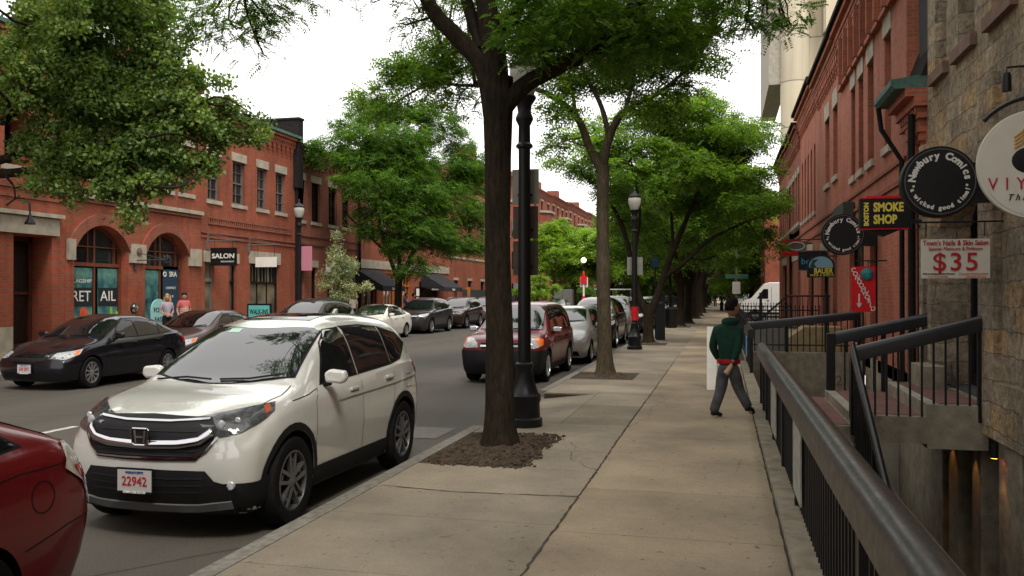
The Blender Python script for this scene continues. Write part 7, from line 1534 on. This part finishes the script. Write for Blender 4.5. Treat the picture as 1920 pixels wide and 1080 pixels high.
# the walking man: joints read from the photo, facing away to the right, head in profile
Bm = Vector((.16, 12.45, .15)); pj = lambda px, py, dy=0: tuple(atY(px, py, 12.45 + dy) - Bm)
J = dict(head=pj(1374, 577), neck=pj(1368, 603), chest=pj(1364, 630), waist=pj(1366, 663), hip=pj(1366, 688),
         sL=pj(1342, 620, -.02), eL=pj(1336, 652, .05), wL=pj(1350, 678, .20), sR=pj(1387, 620, -.06), eR=pj(1383, 655, -.12), wR=pj(1373, 680, -.14),
         hL=pj(1357, 698), kL=pj(1350, 735, -.03), aL=pj(1338, 770, -.05), tL=pj(1350, 778, .07), hR=pj(1375, 698), kR=pj(1386, 732, .05), aR=pj(1402, 762, .02), tR=pj(1409, 776, .05), hdR=(-.35, -.1, -1), thR=(-.4, -1, 0), curl=.55)
def bottle(t, V):
    w = V['wR']; c = w + Vector((-.03, -.03, -.09)); d_ = Vector((-.62, -.25, -.75)).normalized(); q = d_.to_track_quat('Z', 'Y').to_matrix().to_4x4()
    MB().tube([V['neck'] + Vector((-.08, -.03, .0)), V['neck'] + Vector((-.03, -.08, .0)), V['neck'] + Vector((.04, -.08, .0)), V['neck'] + Vector((.08, -.02, .01)), V['neck'] + Vector((.05, .06, -.0))], [.045, .062, .062, .05, .04], 10).build('hood', t.get('_m') and None or M['hoodie'], t, smooth=True)
    MB().lathe([(.150, .02), (.158, .03), (.156, .075), (.15, .08)], 24, Matrix.Translation(V['hip'] + Vector((0, 0, .03))) @ Matrix.Diagonal((1.02, .80, 1, 1))).build('shirt_hem', M['shirtred'], t, smooth=True)
M['shirtred'] = plain('red cotton', (.33, .012, .018), .9, var=.3)
M['hoodie'] = plain('dark green hoodie', (.007, .034, .022), .9, var=.35, vscale=9, bumpv=.8); M['jeans'] = plain('grey washed jeans', (.062, .064, .066), .9, var=.5, vscale=8, bumpv=.8)
hairb = plain('black hair', (.006, .005, .005), .8, spec=.08)
man = person('man in dark green hoodie and grey trousers walking toward the railing with a bag', tuple(Bm), J, R(-62), SK['tan'], M['hoodie'], M['jeans'], hairb, M['blackm'], extra=bottle)
w = Vector(J['wR']) + Bm; t = thing('paper_bag', 'small brown paper bag held in the right hand of the man in the green hoodie', 'bag', tuple(w + Vector((-.035, -.05, -.07))))
d_ = Vector((-.55, -.15, -.8)).normalized(); q = d_.to_track_quat('Z', 'Y').to_matrix().to_4x4(); MB().lathe([(.02, -.05), (.03, -.02), (.034, .04), (.04, .09), (.034, .095), (.02, .04)], 12, q).build('bag', plain('kraft paper', (.36, .24, .15), .8, var=.2), t)
def stand(h=1.7, arms='down', turn=0):
    k = h / 1.75
    J = dict(head=(0, .02, 1.60), neck=(0, 0, 1.46), chest=(0, 0, 1.30), waist=(0, 0, 1.08), hip=(0, 0, .95), sL=(-.17, 0, 1.38), eL=(-.24, -.02, 1.10), wL=(-.22, .08, .88), sR=(.17, 0, 1.38), eR=(.24, -.02, 1.10), wR=(.22, .08, .88), hL=(-.09, 0, .88), kL=(-.10, .02, .48), aL=(-.10, -.02, .09), tL=(-.11, .10, .03), hR=(.09, 0, .88), kR=(.10, .04, .48), aR=(.10, .0, .09), tR=(.12, .12, .03))
    if arms == 'clasp': J.update(wL=(-.05, .20, .98), wR=(.04, .21, .99), hdL=(1, .2, -.2), hdR=(-1, .2, -.2), thL=(0, 0, 1), thR=(0, 0, 1))
    c, s = math.cos(turn), math.sin(turn)
    return {n: (v[0] * c - v[1] * s, v[0] * s + v[1] * c, v[2]) for n, v in J.items()}, k
j, k = stand(1.7, 'clasp', R(-120)); person('blonde woman in a lilac t-shirt and black trousers standing before the second arch', (LFX + 1.35, atX(313, 600, LFX + 1.35).y, .15), j, R(-150), SK['fair'], plain('lilac cotton', (.36, .31, .38), .9), plain('black leggings', (.008, .008, .01), .9), plain('blonde hair', (.42, .26, .10), .6), sleeves='short', hairlen='long', sc=.99, slim=.86)
def stripes(t, V): 
    MB().lathe([(.168, 0), (.17, .02), (.17, .2), (.16, .24)], 24, Matrix.Translation(V['waist'] + Vector((0, 0, -.10))) @ Matrix.Diagonal((1, .82, 1, 1))).build('shirt_check', STR, t, smooth=True)
def stripemat():
    m, n, b = nmat('red and white check'); v = coords(n); w_ = n.nodes.new('ShaderNodeTexWave'); w_.bands_direction = 'Z'; w_.inputs['Scale'].default_value = 4.5; n.links.new(v, w_.inputs[0]); n.links.new(ramp(n, w_.outputs[0], [(.4, (.42, .10, .10)), (.6, (.55, .42, .36))]), b.inputs['Base Color']); b.inputs['Roughness'].default_value = .9; return m
STR = stripemat()
j, k = stand(1.75, 'down', R(-120)); person('man in a salmon checked t-shirt and dark backwards cap beside the blonde woman', (LFX + 1.3, atX(345, 600, LFX + 1.3).y, .15), j, R(-140), SK['fair'], plain('salmon cotton', (.46, .12, .12), .9), plain('black jeans', (.012, .012, .015), .9), hairb, sleeves='short', hairlen='short', cap=plain('navy cap', (.012, .015, .035), .8), sc=1.02, extra=stripes)
for (x, y, tc, bc, hl, lab, tn) in ((-18.3, 40.9, (.5, .48, .42), (.02, .02, .02), 'long', 'woman with long dark hair and white top near the left awning', 60), (-17.6, 46.6, (.03, .08, .3), (.02, .02, .03), 'short', 'person in blue by the trunk of the big green tree', -90), (-17.6, 47.8, (.5, .10, .06), (.03, .03, .04), 'short', 'person in an orange red shirt beside the one in blue', -60),
      (-.1, 86, (.01, .01, .012), (.01, .01, .01), 'short', 'distant walker in black on the pavement, left of the man\'s head', 0), (.5, 96, (.015, .015, .02), (.02, .02, .02), 'short', 'farther dark walker just right of the one in black', 0), (-.9, 112, (.02, .03, .06), (.02, .02, .02), 'short', 'farthest walker in dark blue near the last trunks', 0)):
    j, k = stand(1.7, 'down', R(tn)); person(lab, (x, y, .15), j, R(tn), SK['fair'] if y < 60 else SK['tan'], plain('shirt', tc, .9), plain('trousers cloth', bc, .9), hairb if hl == 'short' else plain('dark brown hair', (.03, .015, .01), .7), sleeves='long' if y > 60 else 'short', hairlen=hl, hands=False)
